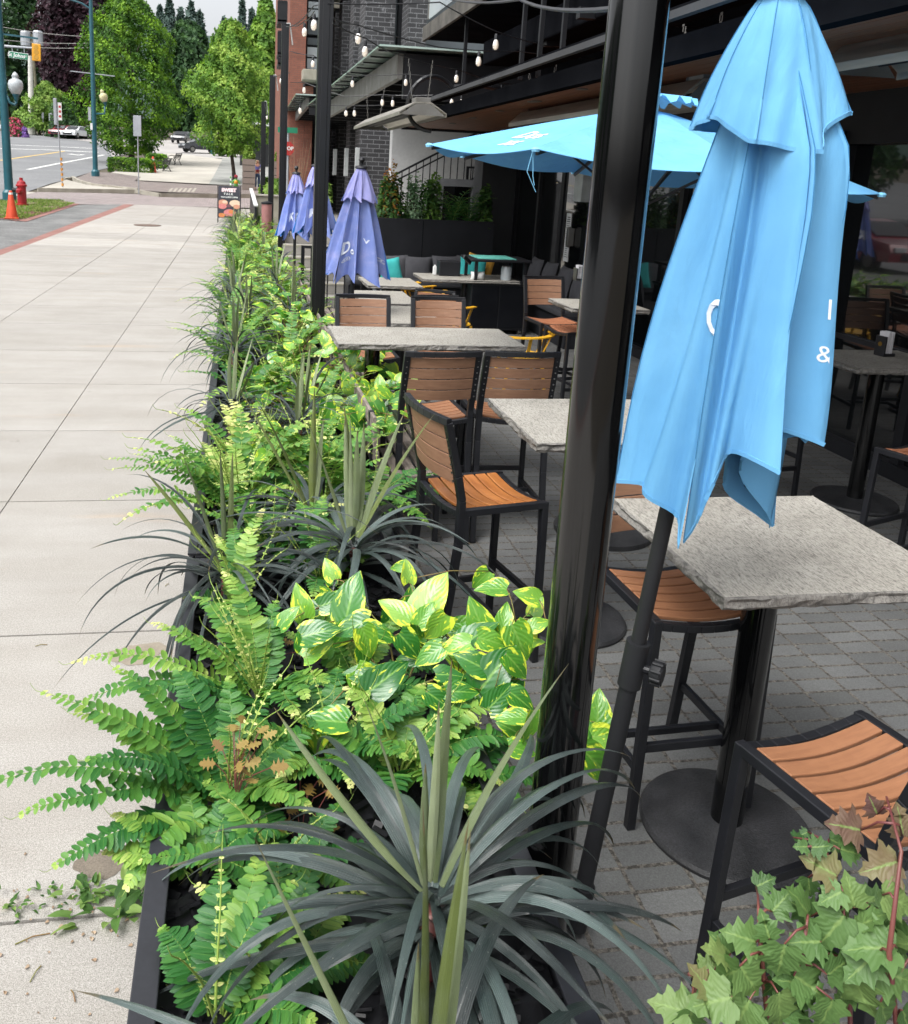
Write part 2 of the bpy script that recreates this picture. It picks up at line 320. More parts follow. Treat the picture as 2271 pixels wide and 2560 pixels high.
# lane markings on the road
def gstrip(name,px,wd,m,lift):
    p=[G(x,y) for x,y in px]; l=[];r=[]
    for i,q in enumerate(p):
        d=(p[min(i+1,len(p)-1)]-p[max(i-1,0)]); d.z=0; d.normalize(); n=Vector((-d.y,d.x,0))*wd/2; l.append((q+n)[:2]); r.append((q-n)[:2])
    return gsheet(name,l+r[::-1],m,lift)
z4=lambda *pp:[(x/3.2375,340+y/3.2375) for x,y in pp]
gstrip('lane_line',z4((225,265),(500,212),(840,148)),.28,M_mark,-.037)
gstrip('centre_line',z4((0,192),(280,152),(520,118)),.3,M_ymark,-.037)
gstrip('stop_line',z4((0,95),(400,108),(800,128)),.6,M_mark,-.036); gstrip('crosswalk_line',z4((60,66),(450,82),(800,98)),.5,M_mark,-.035)
gstrip('turn_arrow',z4((560,140),(640,150),(670,146)),.5,M_mark,-.034)
gsheet('crosswalk',Z4((150,480),(310,450),(800,458),(1120,468),(1300,492),(1760,500),(2150,500),(2150,580),(1750,573),(1030,556),(620,548),(170,520)),M_xpav,-.012)
gsheet('road_verge',Z4((120,472),(220,442),(300,452),(150,482)),M_conc2,-.03)
gsheet('corner_pavement',Z4((610,345),(740,290),(900,300),(1140,330),(1090,365),(1700,400),(2100,410),(2100,470),(1750,470),(1300,455),(1000,425),(700,392)),M_xpav2,.02)
gsheet('traffic_island',Z4((320,430),(540,360),(700,400),(1000,432),(1110,440)),M_conc2,.05)
gsheet('far_sidewalk',Z4((900,300),(1140,335),(1110,362),(1690,392),(1800,190),(1500,150),(1330,140),(1280,170)),M_conc2,.035)
gsheet('side_path',Z4((1690,392),(2120,412),(2500,430),(2500,200),(2150,170),(1800,180)),mat('shaded_asphalt','#8d8d88','#7c7d79',rough=.9,scale=.6),.03)
for k in range(6): gstrip('tactile_groove',z4((1368+k*38,458),(1395+k*38,424)),.12,M_kerb,.028)
def kerb(name,px,h=.12,wd=.16):
    mb=MB(); p=[G(x,y) for x,y in px]
    for a,b in zip(p,p[1:]): mb.bar(a+V3(0,0,h/2-.03),b+V3(0,0,h/2-.03),wd,h+.06)
    return tag(mb.build(name,M_kerb),kind='structure')
kerb('kerb',z4((305,440),(700,447),(1090,452),(1130,455),(1300,485),(1760,488),(2150,490)))
kerb('kerb',z4((520,352),(590,345)),.1); kerb('kerb',z4((590,345),(640,375),(750,405),(1000,432),(1120,447)),.14)
# flat-ground coordinates -> terrain, along the line of sight they were measured on
def ft(xf,yf,z=0):
    d=Vector((xf,yf,-H_)); t=1.
    for _ in range(40): t=(H_-gz(yf*t))/H_
    return (xf*t,yf*t)
YJ=[.6,2.2,3.82,5.5,7.05,8.62,10.2,11.93,13.45,15.2,17.02,18.8,20.7]+[atz(400,y)[1] for y in (621,602,587,562,538,513.5)]
XJ=[-5.05,-3.03,-1.4,.22,.74]
random.seed(4)
mb=MB()
for i in range(len(YJ)-1):
    for j in range(4):
        g=.0065 if i<14 else .012; gx=.0035 if i<10 else .006; x0,x1,y0,y1=XJ[j]+gx,XJ[j+1]-gx,YJ[i]+g,YJ[i+1]-g
        t=random.uniform(.38,.6)
        if i==15: t=.95
        if i==13 and j<2: t=.95
        cs=[ft(x0,y0),ft(x1,y0),ft(x1,y1),ft(x0,y1)]
        vs=[(x,y,gz(y)) for x,y in cs]+[(x,y,gz(y)-.04) for x,y in cs]
        mb.add(vs,[(0,1,2,3),(0,4,5,1),(1,5,6,2),(2,6,7,3),(3,7,4,0)],tone=t)
for j in range(4): mb.add([(XJ[j]+.006,-3,0),(XJ[j+1]-.006,-3,0),(XJ[j+1]-.006,.59,0),(XJ[j]+.006,.59,0)],[(0,1,2,3)])
tag(mb.build('sidewalk',M_walk),kind='structure')
gsheet('sidewalk_joint_bed',[(-5.05,-3),(.74,-3),(.74,19),(-5.05,19)],mat('joint_dirt','#4a443c','#38332c',rough=.95,scale=8),-.02)
gsheet('sidewalk_joint_bed',[(-5.05,19),(.74,19),ft(.74,46),ft(-5.05,46)],bpy.data.materials['joint_dirt'],-.02)
e0,e1,e2=ft(-5.05,19),ft(-5.05,32),ft(-5.1,YJ[-1]); f0,f1,f2=ft(-5.4,19),ft(-5.45,32),ft(-5.6,YJ[-1])
gsheet('red_brick_edging',[(-5.4,-20),(-5.05,-20),e0,e1,e2,f2,f1,f0],M_redb,-.004)
gr=P((0,545),(53,552),(190,508))
gsheet('aggregate_paving',[(-9.2,-20),(-5.4,-20),f0,f1,f2]+P((192,511),(188,508),(53,554))+P((-60,542))+[(-9.2,20)],M_agg,-.01)
gstrip('red_brick_edging',[(-40,541),(53,553),(190,509)],.3,M_redb,.004)
gsheet('patio_paving',[(.742,-4),(8.,-4),(8.,16.5),(.742,16.5)],M_pav,-.002)
gsheet('back_path',[(.75,16.5),(12,16.5),(12,60),(.75,60)],M_conc2,-.02)
tag(MB().lathe([(0,.0),(.42,.0),(.42,-.02)],28).build('manhole_cover',mat('rusty_iron','#5c4c44','#6b5a50',rough=.8,scale=5)),'round rusty manhole cover set in the pale far sidewalk slab','manhole cover').location=G(369,563)+V3(0,0,.012)
# ---------------------------------------------------------------- bar stools
def slatsheet(mb,x0,x1,y,wd,dip,z,th,mi=0,tone=.5,n=8,vert=None):
    vs=[];fs=[]
    for i in range(n+1):
        u=i/n; x=x0+(x1-x0)*u; d=-dip*math.sin(math.pi*u)
        if vert is None: q=[(x,y-wd/2,z+d),(x,y+wd/2,z+d),(x,y+wd/2,z+d-th),(x,y-wd/2,z+d-th)]
        else: q=[vert(x,z-wd/2,d),vert(x,z+wd/2,d),vert(x,z+wd/2,d-th),vert(x,z-wd/2,d-th)]
        vs+=q
    for i in range(n):
        for k in range(4): fs.append((i*4+k,i*4+(k+1)%4,i*4+4+(k+1)%4,i*4+4+k))
    fs+=[(3,2,1,0),tuple(n*4+k for k in range(4))]
    mb.add(vs,fs,mi=mi,tone=tone)
def make_stool(sm,bm_,H=.76,T=1.16,W=.44,D=.43,label='x'):
    """seat centre at the origin, the sitter faces +Y, the backrest is at -Y"""
    t=E('bar_stool' if H>.6 else 'slatted_chair',(0,0,0),0,label,'bar stool' if H>.6 else 'chair')
    w=.03; x=W/2-w/2; yf=D/2-w/2; yb=-D/2+w/2
    mb=MB(); n=6; sw=(D-2*w-.012)/n
    for i in range(n): slatsheet(mb,-x+w/2+.002,x-w/2-.002,-D/2+w+.006+sw*(i+.5),sw-.009,.022,H+.001,.014,tone=random.uniform(.2,.8))
    mb.build('seat',sm,t,bevel=.003)
    mb=MB()
    for s in(-1,1): mb.bar((s*x,yb,H-w/2),(s*x,yf,H-w/2),w,w)
    for y in(yb,yf):          # dipped front and rear rails
        pts=[(-x+(2*x)*i/8,y,H-w/2-.022*math.sin(math.pi*i/8)-.004) for i in range(9)]
        for a,b in zip(pts,pts[1:]): mb.bar(a,b,w*.9,w*.9)
    mb.build('seat_frame',M_black,t,bevel=.003)
    for s in(-1,1):
        MB().bar((s*x,yf,H-.002),(s*(x+.012),yf+.012,0),w,w).build('leg',M_black,t,bevel=.003)
        m=MB(); pts=[(s*(x+.005),yb-.07,0),(s*x,yb-.02,H*.55),(s*x,yb,H*.8),(s*x,yb,H+.04),(s*x,yb-.025,H+.15),(s*x,yb-.085,T-.02)]
        for a,b in zip(pts,pts[1:]): m.bar(a,b,w,w*1.15,up=(1,0,0))
        m.build('leg',M_black,t,bevel=.003)
    def vf(xx,zz,dd):
        f=(zz-H-.1)/(T-H-.1); return (xx,yb-.02-.06*f+dd*1.,zz)
    mb=MB(); nb=4; z0,z1=H+.11,T-.035; sh=(z1-z0)/nb
    for i in range(nb): slatsheet(mb,-x+w/2,x-w/2,0,sh-.005,.028,z0+sh*(i+.5),.012,tone=random.uniform(.3,.7),vert=vf)
    mb.build('backrest',bm_,t,bevel=.002)
    mb=MB(); pts=[(-x-w/2+(2*x+w)*i/8,yb-.087-.03*math.sin(math.pi*i/8),T-.015) for i in range(9)]
    for a,b in zip(pts,pts[1:]): mb.bar(a,b,.026,w)
    bf=mb.build('back_frame',M_black,t,bevel=.002)
    if H>.6:
        for s in(-1,1):
            for i in range(7):
                zz=z0+.02+i*(z1-z0-.04)/6; p=Vector(vf(s*x,zz,-.003)); MB().box(p+V3(0,-.016,0),(.007,.006,.007)).build('screw',M_screw,bf)
    mb=MB(); zf=.22 if H>.6 else .12
    for s in(-1,1): mb.bar((s*(x+.006),yb-.05,zf),(s*(x+.006),yf+.006,zf),.02,.03)
    if H>.6: mb.bar((-x,0.02,zf),(x,.02,zf),.02,.025); mb.bar((-x,yf+.006,.3),(x,yf+.006,.3),.02,.03)
    mb.build('footrest',M_black,t,bevel=.002)
    return t
random.seed(11)
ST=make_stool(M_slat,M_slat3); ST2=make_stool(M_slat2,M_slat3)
GS='bar stools on the patio'
place(ST,(1.50,1.62,0),R(13),'orange slatted bar stool nearest the camera, at the near side of the big grey table',GS)
place(ST,(1.52,2.60,0),R(183),'bar stool half pushed under the far side of the nearest grey stone table',GS)
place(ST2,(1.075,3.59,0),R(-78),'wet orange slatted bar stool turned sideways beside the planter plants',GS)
place(ST,(1.115,4.97,0),R(3),'left of the two brown-backed stools seen from behind at the long table',GS)
place(ST,(1.60,5.0,0),R(-1),'right of the two brown-backed stools seen from behind at the long table',GS)
place(ST,(.99,6.63,0),R(181),'left stool facing the camera across the far side of the long stone table',GS)
place(ST,(1.58,6.6,0),R(178),'right stool facing the camera across the far side of the long stone table',GS)
SD=make_stool(mat('dim_slat','#a0694b','#8f5b40',rough=.5,scale=3,stretch=(2,26,26)),M_slat3)
place(SD,(4.2,7.25,0),R(190),'stool with brown backrest behind the menu-holder table, by the glass front',GS)
place(SD,(3.65,5.55,0),R(-80),'stool under the left end of the right-hand table with the menu holder',GS)
place(SD,(3.75,4.05,0),R(20),'dark stool at the right picture edge in front of the menu-holder table',GS)
place(SD,(3.1,8.35,0),R(185),'stool beside the small table left of the round post, below the door notice',GS)
_p=atz(1150*1.2526,655*1.2526,.76); place(SD,(_p.x,_p.y,0),R(100),'dark framed stool just left of the round post on the open paving',GS)
# ---------------------------------------------------------------- stone tables
def chisel(mb,x0,x1,y0,y1,zt,th,seed=1,st=.02):
    rnd=random.Random(seed); pts=[]
    def run(a,b,nx,ny):
        n=max(6,int((Vector(b)-Vector(a)).length/st))
        for i in range(n): u=i/n; pts.append((a[0]+(b[0]-a[0])*u,a[1]+(b[1]-a[1])*u,nx,ny))
    run((x0,y0),(x1,y0),0,-1);run((x1,y0),(x1,y1),1,0);run((x1,y1),(x0,y1),0,1);run((x0,y1),(x0,y0),-1,0)
    n=len(pts); rows=[(0,0),(.003,-.004),(-.0,-.35*th),(.004,-.7*th),(-.008,-th)]; vs=[]
    lo=[0,0,0,0,0]
    for k,(out,dz) in enumerate(rows):
        for i,(x,y,nx,ny) in enumerate(pts):
            lo[k]=lo[k]*.8+rnd.gauss(0,.0022 if k else .0008); j=out+lo[k] if k>0 else lo[k]*.5-.003
            if rnd.random()<.03 and k>0: j-=.007
            vs.append((x+nx*j,y+ny*j,zt+dz+(rnd.gauss(0,.0012) if k>0 else 0)))
    fs=[];mi=[]
    for k in range(4):
        for i in range(n): fs.append(((k+1)*n+i,(k+1)*n+(i+1)%n,k*n+(i+1)%n,k*n+i))
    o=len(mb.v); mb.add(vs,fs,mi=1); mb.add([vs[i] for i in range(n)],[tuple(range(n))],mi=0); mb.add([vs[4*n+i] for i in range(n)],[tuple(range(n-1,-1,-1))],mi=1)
def table(cx,cy,w,d,zt,label,group,peds=((0,0),),rz=0,seed=1,loc0=None,r=.28,cat='table'):
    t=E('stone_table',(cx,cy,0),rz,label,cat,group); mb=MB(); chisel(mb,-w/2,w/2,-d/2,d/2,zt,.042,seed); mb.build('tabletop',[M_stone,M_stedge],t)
    for px,py in peds:
        MB().tube([(px,py,.01),(px,py,zt-.045)],.052,24).build('pedestal',M_pole if zt>.9 else M_black,t,smooth='a')
        MB().lathe([(r,0),(r+.002,.012),(r-.006,.024),(r-.03,.03),(.06,.036),(.05,.04),(.0,.04)],48,(px,py,0)).build('base_plate',M_iron,t,smooth='a')
        MB().lathe([(.05,.04),(.045,.052),(.039,.056)],20,(px,py,0)).build('collar',M_black,t)
    return t
GT='grey stone-topped tables on the patio'
table(1.69,2.385,.77,.745,1.03,'large grey stone bar table in the foreground with a chiselled edge',GT,((-.045,-.04),),seed=3)
table(1.62,3.775,.75,.75,1.03,'square grey stone table partly hidden behind the thick round post',GT,seed=5)
table(1.265,5.86,1.25,.66,1.03,'long grey stone bar table between two pairs of stools',GT,((-.35,0),(.35,0)),seed=7)
table(1.64,9.85,.62,1.05,.74,'low weathered stone table with yellow chairs under the near purple umbrella',GT,seed=8)
table(1.62,8.62,.66,1.1,.74,'low stone table nearest behind the stools facing the camera',GT,seed=9)
table(1.95,11.3,.7,.9,.74,'farthest low stone table behind the skirt of the purple umbrella',GT,seed=10)
table(4.3,5.28,.78,.62,1.03,'right-hand stone table with a black menu holder by the glass front',GT,seed=12)
table(3.25,7.62,.72,.62,1.03,'small stone table left of the round post carrying a white menu card',GT,seed=13)
table(3.15,12.05,1.35,.75,.74,'low stone lounge table with a reddish base in front of the grey cushions',GT,seed=14)
def menu(x,y,z,rz,label,dark=True):
    t=E('menu_holder',(x,y,z),rz,label,'menu holder')
    MB().box((0,0,.012),(.10,.085,.022)).box((-.045,0,.075),(.012,.085,.13)).box((0,.04,.075),(.1,.008,.13)).build('holder',M_black if dark else M_screw,t,bevel=.002)
    m=MB(); 
    for i in range(4): m.box((-.028+i*.016,-.002+.004*(i%2),.095),(.005,.078,.15))
    m.build('menus',mat('paper','#d8d6d8','#c9c8cc',rough=.8),t)
    if dark: MB().lathe([(.0,0),(.016,0),(.016,.002),(0,.002)],16,(-.0525,0,.085),M=Matrix.Rotation(R(-90),3,'Y')).build('emblem',mat('brass','#9a7a3c',rough=.4,metal=.8),t)
menu(*atz(2212,884,1.045)[:2],1.03,R(8),'black menu holder with white menus on the right-hand table')
menu(*atz(1447,697,1.045)[:2],1.03,R(4),'white menu card standing on the small table left of the post',False)
# ---------------------------------------------------------------- benches along the planter
def make_bench():
    t=E('slatted_bench',(0,0,0),0,'x','bench','slatted grey benches along the planters')
    m=MB()
    for i in range(5): m.box((-.17+i*.085,0,.445),(.062,1.95,.022),tone=random.random())
    m.build('seat',M_grey,t,bevel=.003); m=MB()
    for i in range(3): m.box((-.215-.012*i,0,.56+.1*i),(.02,1.95,.075),tone=random.random())
    m.build('backrest',M_grey,t,bevel=.003)
    for y in(-.85,.85):
        m=MB(); m.bar((-.19,y,0),(-.24,y,.8),.03,.04); m.bar((.17,y,0),(.17,y,.43),.03,.04); m.bar((-.2,y,.42),(.18,y,.42),.03,.03); m.build('leg',M_black,t,bevel=.003)
    return t
BE=make_bench()
for y,l in((5.6,'grey slatted bench beside the long stone table, nearest of the three'),(7.7,'grey slatted bench right of the second black post, middle of the three'),(9.8,'grey slatted bench by the black railing, farthest of the three')): place(BE,(.99,y,0),0,l)
# ---------------------------------------------------------------- posts
M_sq=mat('square_black_post','#101114','#15161a',rough=.3,scale=3,spec=.5,rv=.06)
po=E('round_post',(.75,1.71,0),0,'thick glossy black round post in the foreground beside the folded light blue umbrella','post')
MB().tube([(0,0,.01),(0,0,3.1)],.057,40).build('shaft',M_pole,po,smooth='a')
MB().lathe([(.11,0),(.11,.01),(.06,.014)],32).build('base_plate',M_black,po)
def sqpost(px,py,X,top,label,w=.12):
    b=atx(px,py,X); t=E('square_post',(X,b.y,gz(b.y)),0,label,'post','square black posts along the planter row'); h=(b.z if top else 4.2)-gz(b.y)
    m=MB(); m.box((0,0,h/2),(w,w,h)); m.box((0,-w/2,h/2),(w*.5,.008,h-.02)); m.build('shaft',M_sq,t,bevel=.008)
    MB().box((0,0,h+.006),(w+.01,w+.01,.012)).build('cap',M_black,t); MB().box((0,0,.008),(w+.1,w+.1,.016)).build('base_plate',M_black,t)
    if top:
        q=V3(0,0,h); MB().tube([q+V3(.02,0,.02),q+V3(.07,-.02,.03),q+V3(.09,-.02,-.1),q+V3(.12,-.02,-.3)],.012,6).build('bracket_wire',M_wire,t)
    return b
M_wire=mat('white_cord','#b9b9b6',rough=.6)
B2=sqpost(816,0,.75,False,'thick square black post left of the near purple umbrella, rising out of frame',.125)
B3=sqpost(714,62,.75,True,'square black post between the purple umbrellas and the red brick building')
B4=sqpost(682,190,.75,True,'slim square black post left of the folded far purple umbrellas',.125)
B5=sqpost(660,255,.75,True,'farthest square black post, beside the person behind the railing',.14)
# ---------------------------------------------------------------- planters
M_plan=mat('planter_metal','#232428','#2b2c31',rough=.36,scale=4,fine=.1,rv=.08,spec=.5)
def make_planter(Lg):
    t=E('planter_box',(0,0,0),0,'x','planter','long black planter boxes between sidewalk and patio'); x0,x1,h=-.19,.69,.55
    m=MB(); 
    m.box((x0+.015,0,h/2),(.02,Lg,h)); m.box((x1-.015,0,h/2),(.02,Lg,h)); m.box(((x0+x1)/2,-Lg/2+.01,h/2),(x1-x0-.06,.02,h)); m.box(((x0+x1)/2,Lg/2-.01,h/2),(x1-x0-.06,.02,h)); m.build('body',M_plan,t,bevel=.003)
    m=MB(); w=.052
    m.box((x0+w/2,0,h+.006),(w,Lg,.012)); m.box((x1-w/2,0,h+.006),(w,Lg,.012)); m.box(((x0+x1)/2,-Lg/2+w/2,h+.006),(x1-x0-2*w,w,.012)); m.box(((x0+x1)/2,Lg/2-w/2,h+.006),(x1-x0-2*w,w,.012)); m.build('rim',M_plan,t,bevel=.003)
    rn=random.Random(3); m=MB(); nx,ny=18,60; vs=[];fs=[]
    for i in range(nx+1):
        for j in range(ny+1): vs.append((x0+.03+(x1-x0-.06)*i/nx,-Lg/2+.03+(Lg-.06)*j/ny,h-.07+rn.uniform(-.008,.008)))
    for i in range(nx):
        for j in range(ny): a=i*(ny+1)+j; fs.append((a,a+ny+1,a+ny+2,a+1))
    m.add(vs,fs,tone=.3)
    for i in range(1500):
        c=V3(rn.uniform(x0+.04,x1-.04),rn.uniform(-Lg/2+.04,Lg/2-.04),h-.06+rn.uniform(-.006,.012)); Mx=Matrix.Rotation(rn.uniform(0,6.3),3,'Z')@Matrix.Rotation(rn.gauss(0,.5),3,'X'); m.box(c,(rn.uniform(.015,.05),rn.uniform(.008,.02),.006),Mx,tone=rn.random())
    m.build('mulch',M_mulch,t)
    return t
PL=make_planter(2.62)
for i in range(9):
    y=2.06+i*2.67; p=place(PL,(0,y,gz(y)),0,['nearest black planter box, beside the round post','second black planter box from the camera, left of the orange stool','third black planter box, level with the long stone table','fourth black planter box, beside the thick square post','fifth black planter box, level with the near purple umbrella','sixth black planter box, in front of the black railing','seventh black planter box, third from the far end','eighth black planter box, next to last before the sandwich board','farthest black planter box, ending by the sandwich board'][i])
# ---------------------------------------------------------------- umbrellas
def cloth(name,c,c2,c3,tr=.2,sheen=.0,scale=5):
    m,nt,b=nm(name); f=noise(nt,scale,5); col=ramp(nt,f,[(.3,lin(c)),(.55,lin(c2)),(.75,lin(c3))]); L(nt,col,b.inputs['Base Color']); b.inputs['Roughness'].default_value=.8; b.inputs['Specular IOR Level'].default_value=.08; b.inputs['Sheen Weight'].default_value=0
    bp=nt.nodes.new('ShaderNodeBump'); bp.inputs['Strength'].default_value=.15; bp.inputs['Distance'].default_value=.002; L(nt,noise(nt,500,2),bp.inputs['Height']); b2=nt.nodes.new('ShaderNodeBump'); b2.inputs['Strength'].default_value=.55; b2.inputs['Distance'].default_value=.02; L(nt,noise(nt,7,4,.5,stretch=(1.6,1.6,.45),dist=.6),b2.inputs['Height']); L(nt,bp.outputs[0],b2.inputs['Normal']); L(nt,b2.outputs[0],b.inputs['Normal'])
    t=nt.nodes.new('ShaderNodeBsdfTranslucent'); L(nt,col,t.inputs[0]); mx=nt.nodes.new('ShaderNodeMixShader'); mx.inputs[0].default_value=tr; L(nt,b.outputs[0],mx.inputs[1]); L(nt,t.outputs[0],mx.inputs[2]); L(nt,mx.outputs[0],nt.nodes['Material Output'].inputs[0]); return m
M_blue=cloth('light_blue_canvas','#6fb0dd','#76b7e2','#7dbde6'); M_purp=cloth('faded_purple_canvas','#7e90cf','#8a99d3','#a1a6d8',.2,scale=9); M_purp2=cloth('faded_lilac_canvas','#989cd6','#a5a5da','#b8b1dc',.15,scale=7)
M_dkblue=cloth('blue_lining','#2c74bd','#2f7ac6','#3785cf',.2); M_hem=cloth('blue_hem','#86c9ee','#8bcdf0','#93d3f3',.1); M_print=mat('white_print','#e6e9ee','#cfd5dd',rough=.8,scale=30)
M_seam=mat('seam_thread','#3f83b4',rough=.8)
def canopy(ribs,zt,zb,r0,flare,z_tip,seed,lean=(0,0),N_=16,Mz=22,fold=.42,hem_up=.10,twist=0,pl=0,prof=None,aj=.35):
    """closed canopy: ribs = [(angle,radius factor,drop)], returns point function and mesh lists"""
    rn=random.Random(seed); ribs=sorted(ribs); n=len(ribs); bg=[(r_[3] if len(r_)>3 else None) for r_ in ribs]; ribs=[r_[:3] for r_ in ribs]
    ph=[(rn.uniform(-1,1),rn.uniform(.6,1.4)) for _ in ribs]
    def pt(i,u,v,off=0):              # rib i -> i+1, u across, v 0 top..1 hem
        a0,f0,d0=ribs[i]; a1,f1,d1=ribs[(i+1)%n]
        if i==n-1: a1+=2*math.pi
        s=math.sin(math.pi*u); up=(u if u<.5 else 1-u)*2; bl=u*u*(3-2*u)
        a=a0+(a1-a0)*u; f=f0+(f1-f0)*bl; d=d0+(d1-d0)*bl
        wsh=v**.8
        if prof:
            for (pa,pb_),(pc,pd) in zip(prof,prof[1:]):
                if v<=pc+1e-6: wsh=pb_+(pd-pb_)*(v-pa)/(pc-pa); break
        if bg[i] is not None and bg[(i+1)%n] is not None: b_=bg[i]+(bg[(i+1)%n]-bg[i])*bl; wsh=wsh*b_+(v**.85)*(1-b_)
        r=(r0+(flare-r0)*wsh)*f; dep=fold*min(1,v*2.2+.25)*ph[i][1]
        r*=1-dep*s**.8; a+=ph[i][0]*aj*s*v
        r+=pl*math.sin(u*math.pi*3+v*4+i)*.012*v
        z=zt-(zt-(zb+0))*v - d*v + hem_up*s*v**3*ph[i][1]
        r+=off; tw=twist*v
        return Vector((r*math.cos(a+tw)+lean[0]*v,r*math.sin(a+tw)+lean[1]*v,z))
    vs=[];fs=[];uv=[]
    for i in range(n):
        o=len(vs)
        for j in range(Mz+1):
            for k in range(N_+1): vj=1. if j==Mz else j/(Mz-1)*.997; vs.append(pt(i,k/N_,vj)); uv.append((k/N_,vj))
        for j in range(Mz):
            for k in range(N_): a=o+j*(N_+1)+k; fs.append((a,a+N_+1,a+N_+2,a+1))
    return pt,vs,fs,uv
def on_cloth(mb,pt,i,u0,v0,su,sv,s,size=1,mi=0,bold=0,off=.004):
    vs,fs=text(s,size,bold=bold); mb.add([pt(i,min(.98,max(.02,u0+p.x*su)),v0-p.y*sv,off) for p in vs],fs,mi=mi)
def closed_umbrella(loc,axis,h_hub,label,M1,Mtop,Mlin,ribs,R1,top,seed,vent,ground_pole=True,group=None,letters=(),zb=-1.28,finial=True,hemm=None,ribs2=None,hang=False,vk=None,**ck):
    """local z measured down from the hub; axis = direction of the pole"""
    t=E('patio_umbrella',loc,0,label,'umbrella',group); ax=Vector(axis).normalized(); q=V3(0,0,1).rotation_difference(ax).to_matrix()
    hub=ax*h_hub
    Q=q
    if hang: q=Matrix.Identity(3)
    MB().tube([V3(0,0,.03),ax*(h_hub-1.6)],.024,18).tube([ax*(h_hub-1.61),ax*h_hub],.02,16).build('pole',M_matt,t,smooth='a')
    pt,vs,fs,uv=canopy(ribs,-.03,zb,.03,R1,0,seed,**ck)
    m=MB(); m.add([q@p+hub for p in vs],fs,uv=uv)
    cn=m.build('canopy',[M1,Mlin],t,smooth=True); sm=cn.modifiers.new('s','SOLIDIFY'); sm.thickness=.0016; sm.offset=-1; sm.material_offset=1
    m=MB(); nr=len(ribs)
    for i in range(nr):
        for kk in range(16): m.bar(q@pt(i,kk/16,1,.0008)+hub,q@pt(i,(kk+1)/16,1,.0008)+hub,.0025,.010)
    m.build('hem',hemm or M1,cn)
    m=MB()
    for i in range(nr): m.tube([q@pt(i,.0,j/14,.001)+hub for j in range(15)],.0013,4)
    m.build('seam',M_seam if M1 is M_blue else M1,cn)
    m=MB()
    for i in range(nr):
        p1=q@pt(i,0,.96,-.012)+hub; p1=p1.lerp(hub+q@V3(0,0,zb*.96),.42); m.bar(ax*(h_hub-.06),p1,.012,.02)
    m.build('rib_frame',M_black,t)
    if letters:
        m=MB()
        for (i,u0,v0,su,sv,s,bold) in letters:
            o=len(m.v); on_cloth(m,pt,i,u0,v0,su,sv,s,bold=bold)
            for k in range(o,len(m.v)): m.v[k]=tuple(q@Vector(m.v[k])+hub)
        m.build('lettering',M_print,cn)
    rv=ribs2 or [(a+.1,1,0) for a,_,_ in [r_[:3] for r_ in ribs]]
    p2,vs,fs,uv=canopy(rv,.015,-vent[0],.04,vent[1],0,seed+5,**(vk or dict(fold=.22,hem_up=.04,pl=.8)))
    m=MB(); m.add([q@p+hub for p in vs],fs,uv=uv); c2=m.build('top_vent',[Mtop,Mlin],t,smooth=True); sm=c2.modifiers.new('s','SOLIDIFY'); sm.thickness=.0016; sm.material_offset=1; sm.offset=-1
    m=MB()
    for i in range(len(rv)):
        for kk in range(16): m.bar(q@p2(i,kk/16,1,.0006)+hub,q@p2(i,(kk+1)/16,1,.0006)+hub,.0025,.009)
    m.build('vent_hem',hemm or Mtop,c2); m=MB()
    for i in range(len(rv)): m.tube([q@p2(i,0,j/10,.001)+hub for j in range(11)],.0011,4)
    m.build('vent_seam',M_seam if M1 is M_blue else Mtop,c2)
    m=MB(); m.lathe([(.0,.05),(.055,.035),(.062,.02),(.05,.012),(.0,.01)],24,hub+ax*.0,M=q)
    if finial: m.lathe([(.0,.125),(.022,.115),(.03,.095),(.022,.075),(.012,.065),(.012,.045)],16,hub,M=q)
    m.build('finial',M_black,t,smooth='a')
    return t,ax,hub,q
def ring(*l): return [(R(a_[0]),)+tuple(a_[1:]) for a_ in l]
# foreground light blue umbrella
base=V3(.974,1.991,0); top=aty(1948,8,1.97)
rb=ring((-134,.92,.12,.1),(-84,.86,-.08,.9),(-38,.86,-.12,1.),(8,.80,.16,1.),(60,.85,0,.8),(112,.9,0,.3),(166,1.04,.04,.0))
UM,ax,hub,q=closed_umbrella(base,top-base,(top-base).length,'folded light blue patio umbrella leaning in front of the big stone table',M_blue,M_blue,M_blue,rb,.245,0,21,(.272,.165),hang=True,zb=-1.11,
  fold=.44,hem_up=.05,aj=.2,pl=2.6,prof=[(0,0),(.1,.32),(.3,.9),(.42,.98),(.7,.97),(1,.98)],vk=dict(fold=.12,hem_up=.0,pl=.6,aj=.1),
  letters=((6,.93,.565,.5,.10,'O',.015),(1,.972,.67,.10,.07,'I',.004),(1,.962,.78,.12,.06,'&',.0)),ribs2=ring((-178,.84,-.02),(-124,.92,.035),(-72,1.0,.05),(-28,1.08,-.04),(30,1,-.03),(90,1,0),(140,1,0)))
tel=ax*.86; MB().tube([ax*.80,ax*.93],.031,24).build('pole_collar',M_matt,UM,smooth='a')
kx=V3(.75,-.66,0).normalized(); MB().tube([tel+kx*.02,tel+kx*.045],.013,12).build('knob_stem',M_black,UM)
m=MB(); Mk=V3(0,0,1).rotation_difference(kx).to_matrix(); m.lathe([(.0,0),(.026,0),(.03,.006),(.03,.026),(.024,.032),(0,.034)],24,tel+kx*.048,M=Mk)
for i in range(9): m.tube([tel+kx*.052+Mk@V3(.031*math.cos(i*.698),.031*math.sin(i*.698),0),tel+kx*.078+Mk@V3(.031*math.cos(i*.698),.031*math.sin(i*.698),0)],.0045,6)
m.build('clamp_knob',M_matt,UM,smooth='a')
MB().tube([ax*.02,ax*.16],.03,20).build('base_sleeve',M_matt,UM)
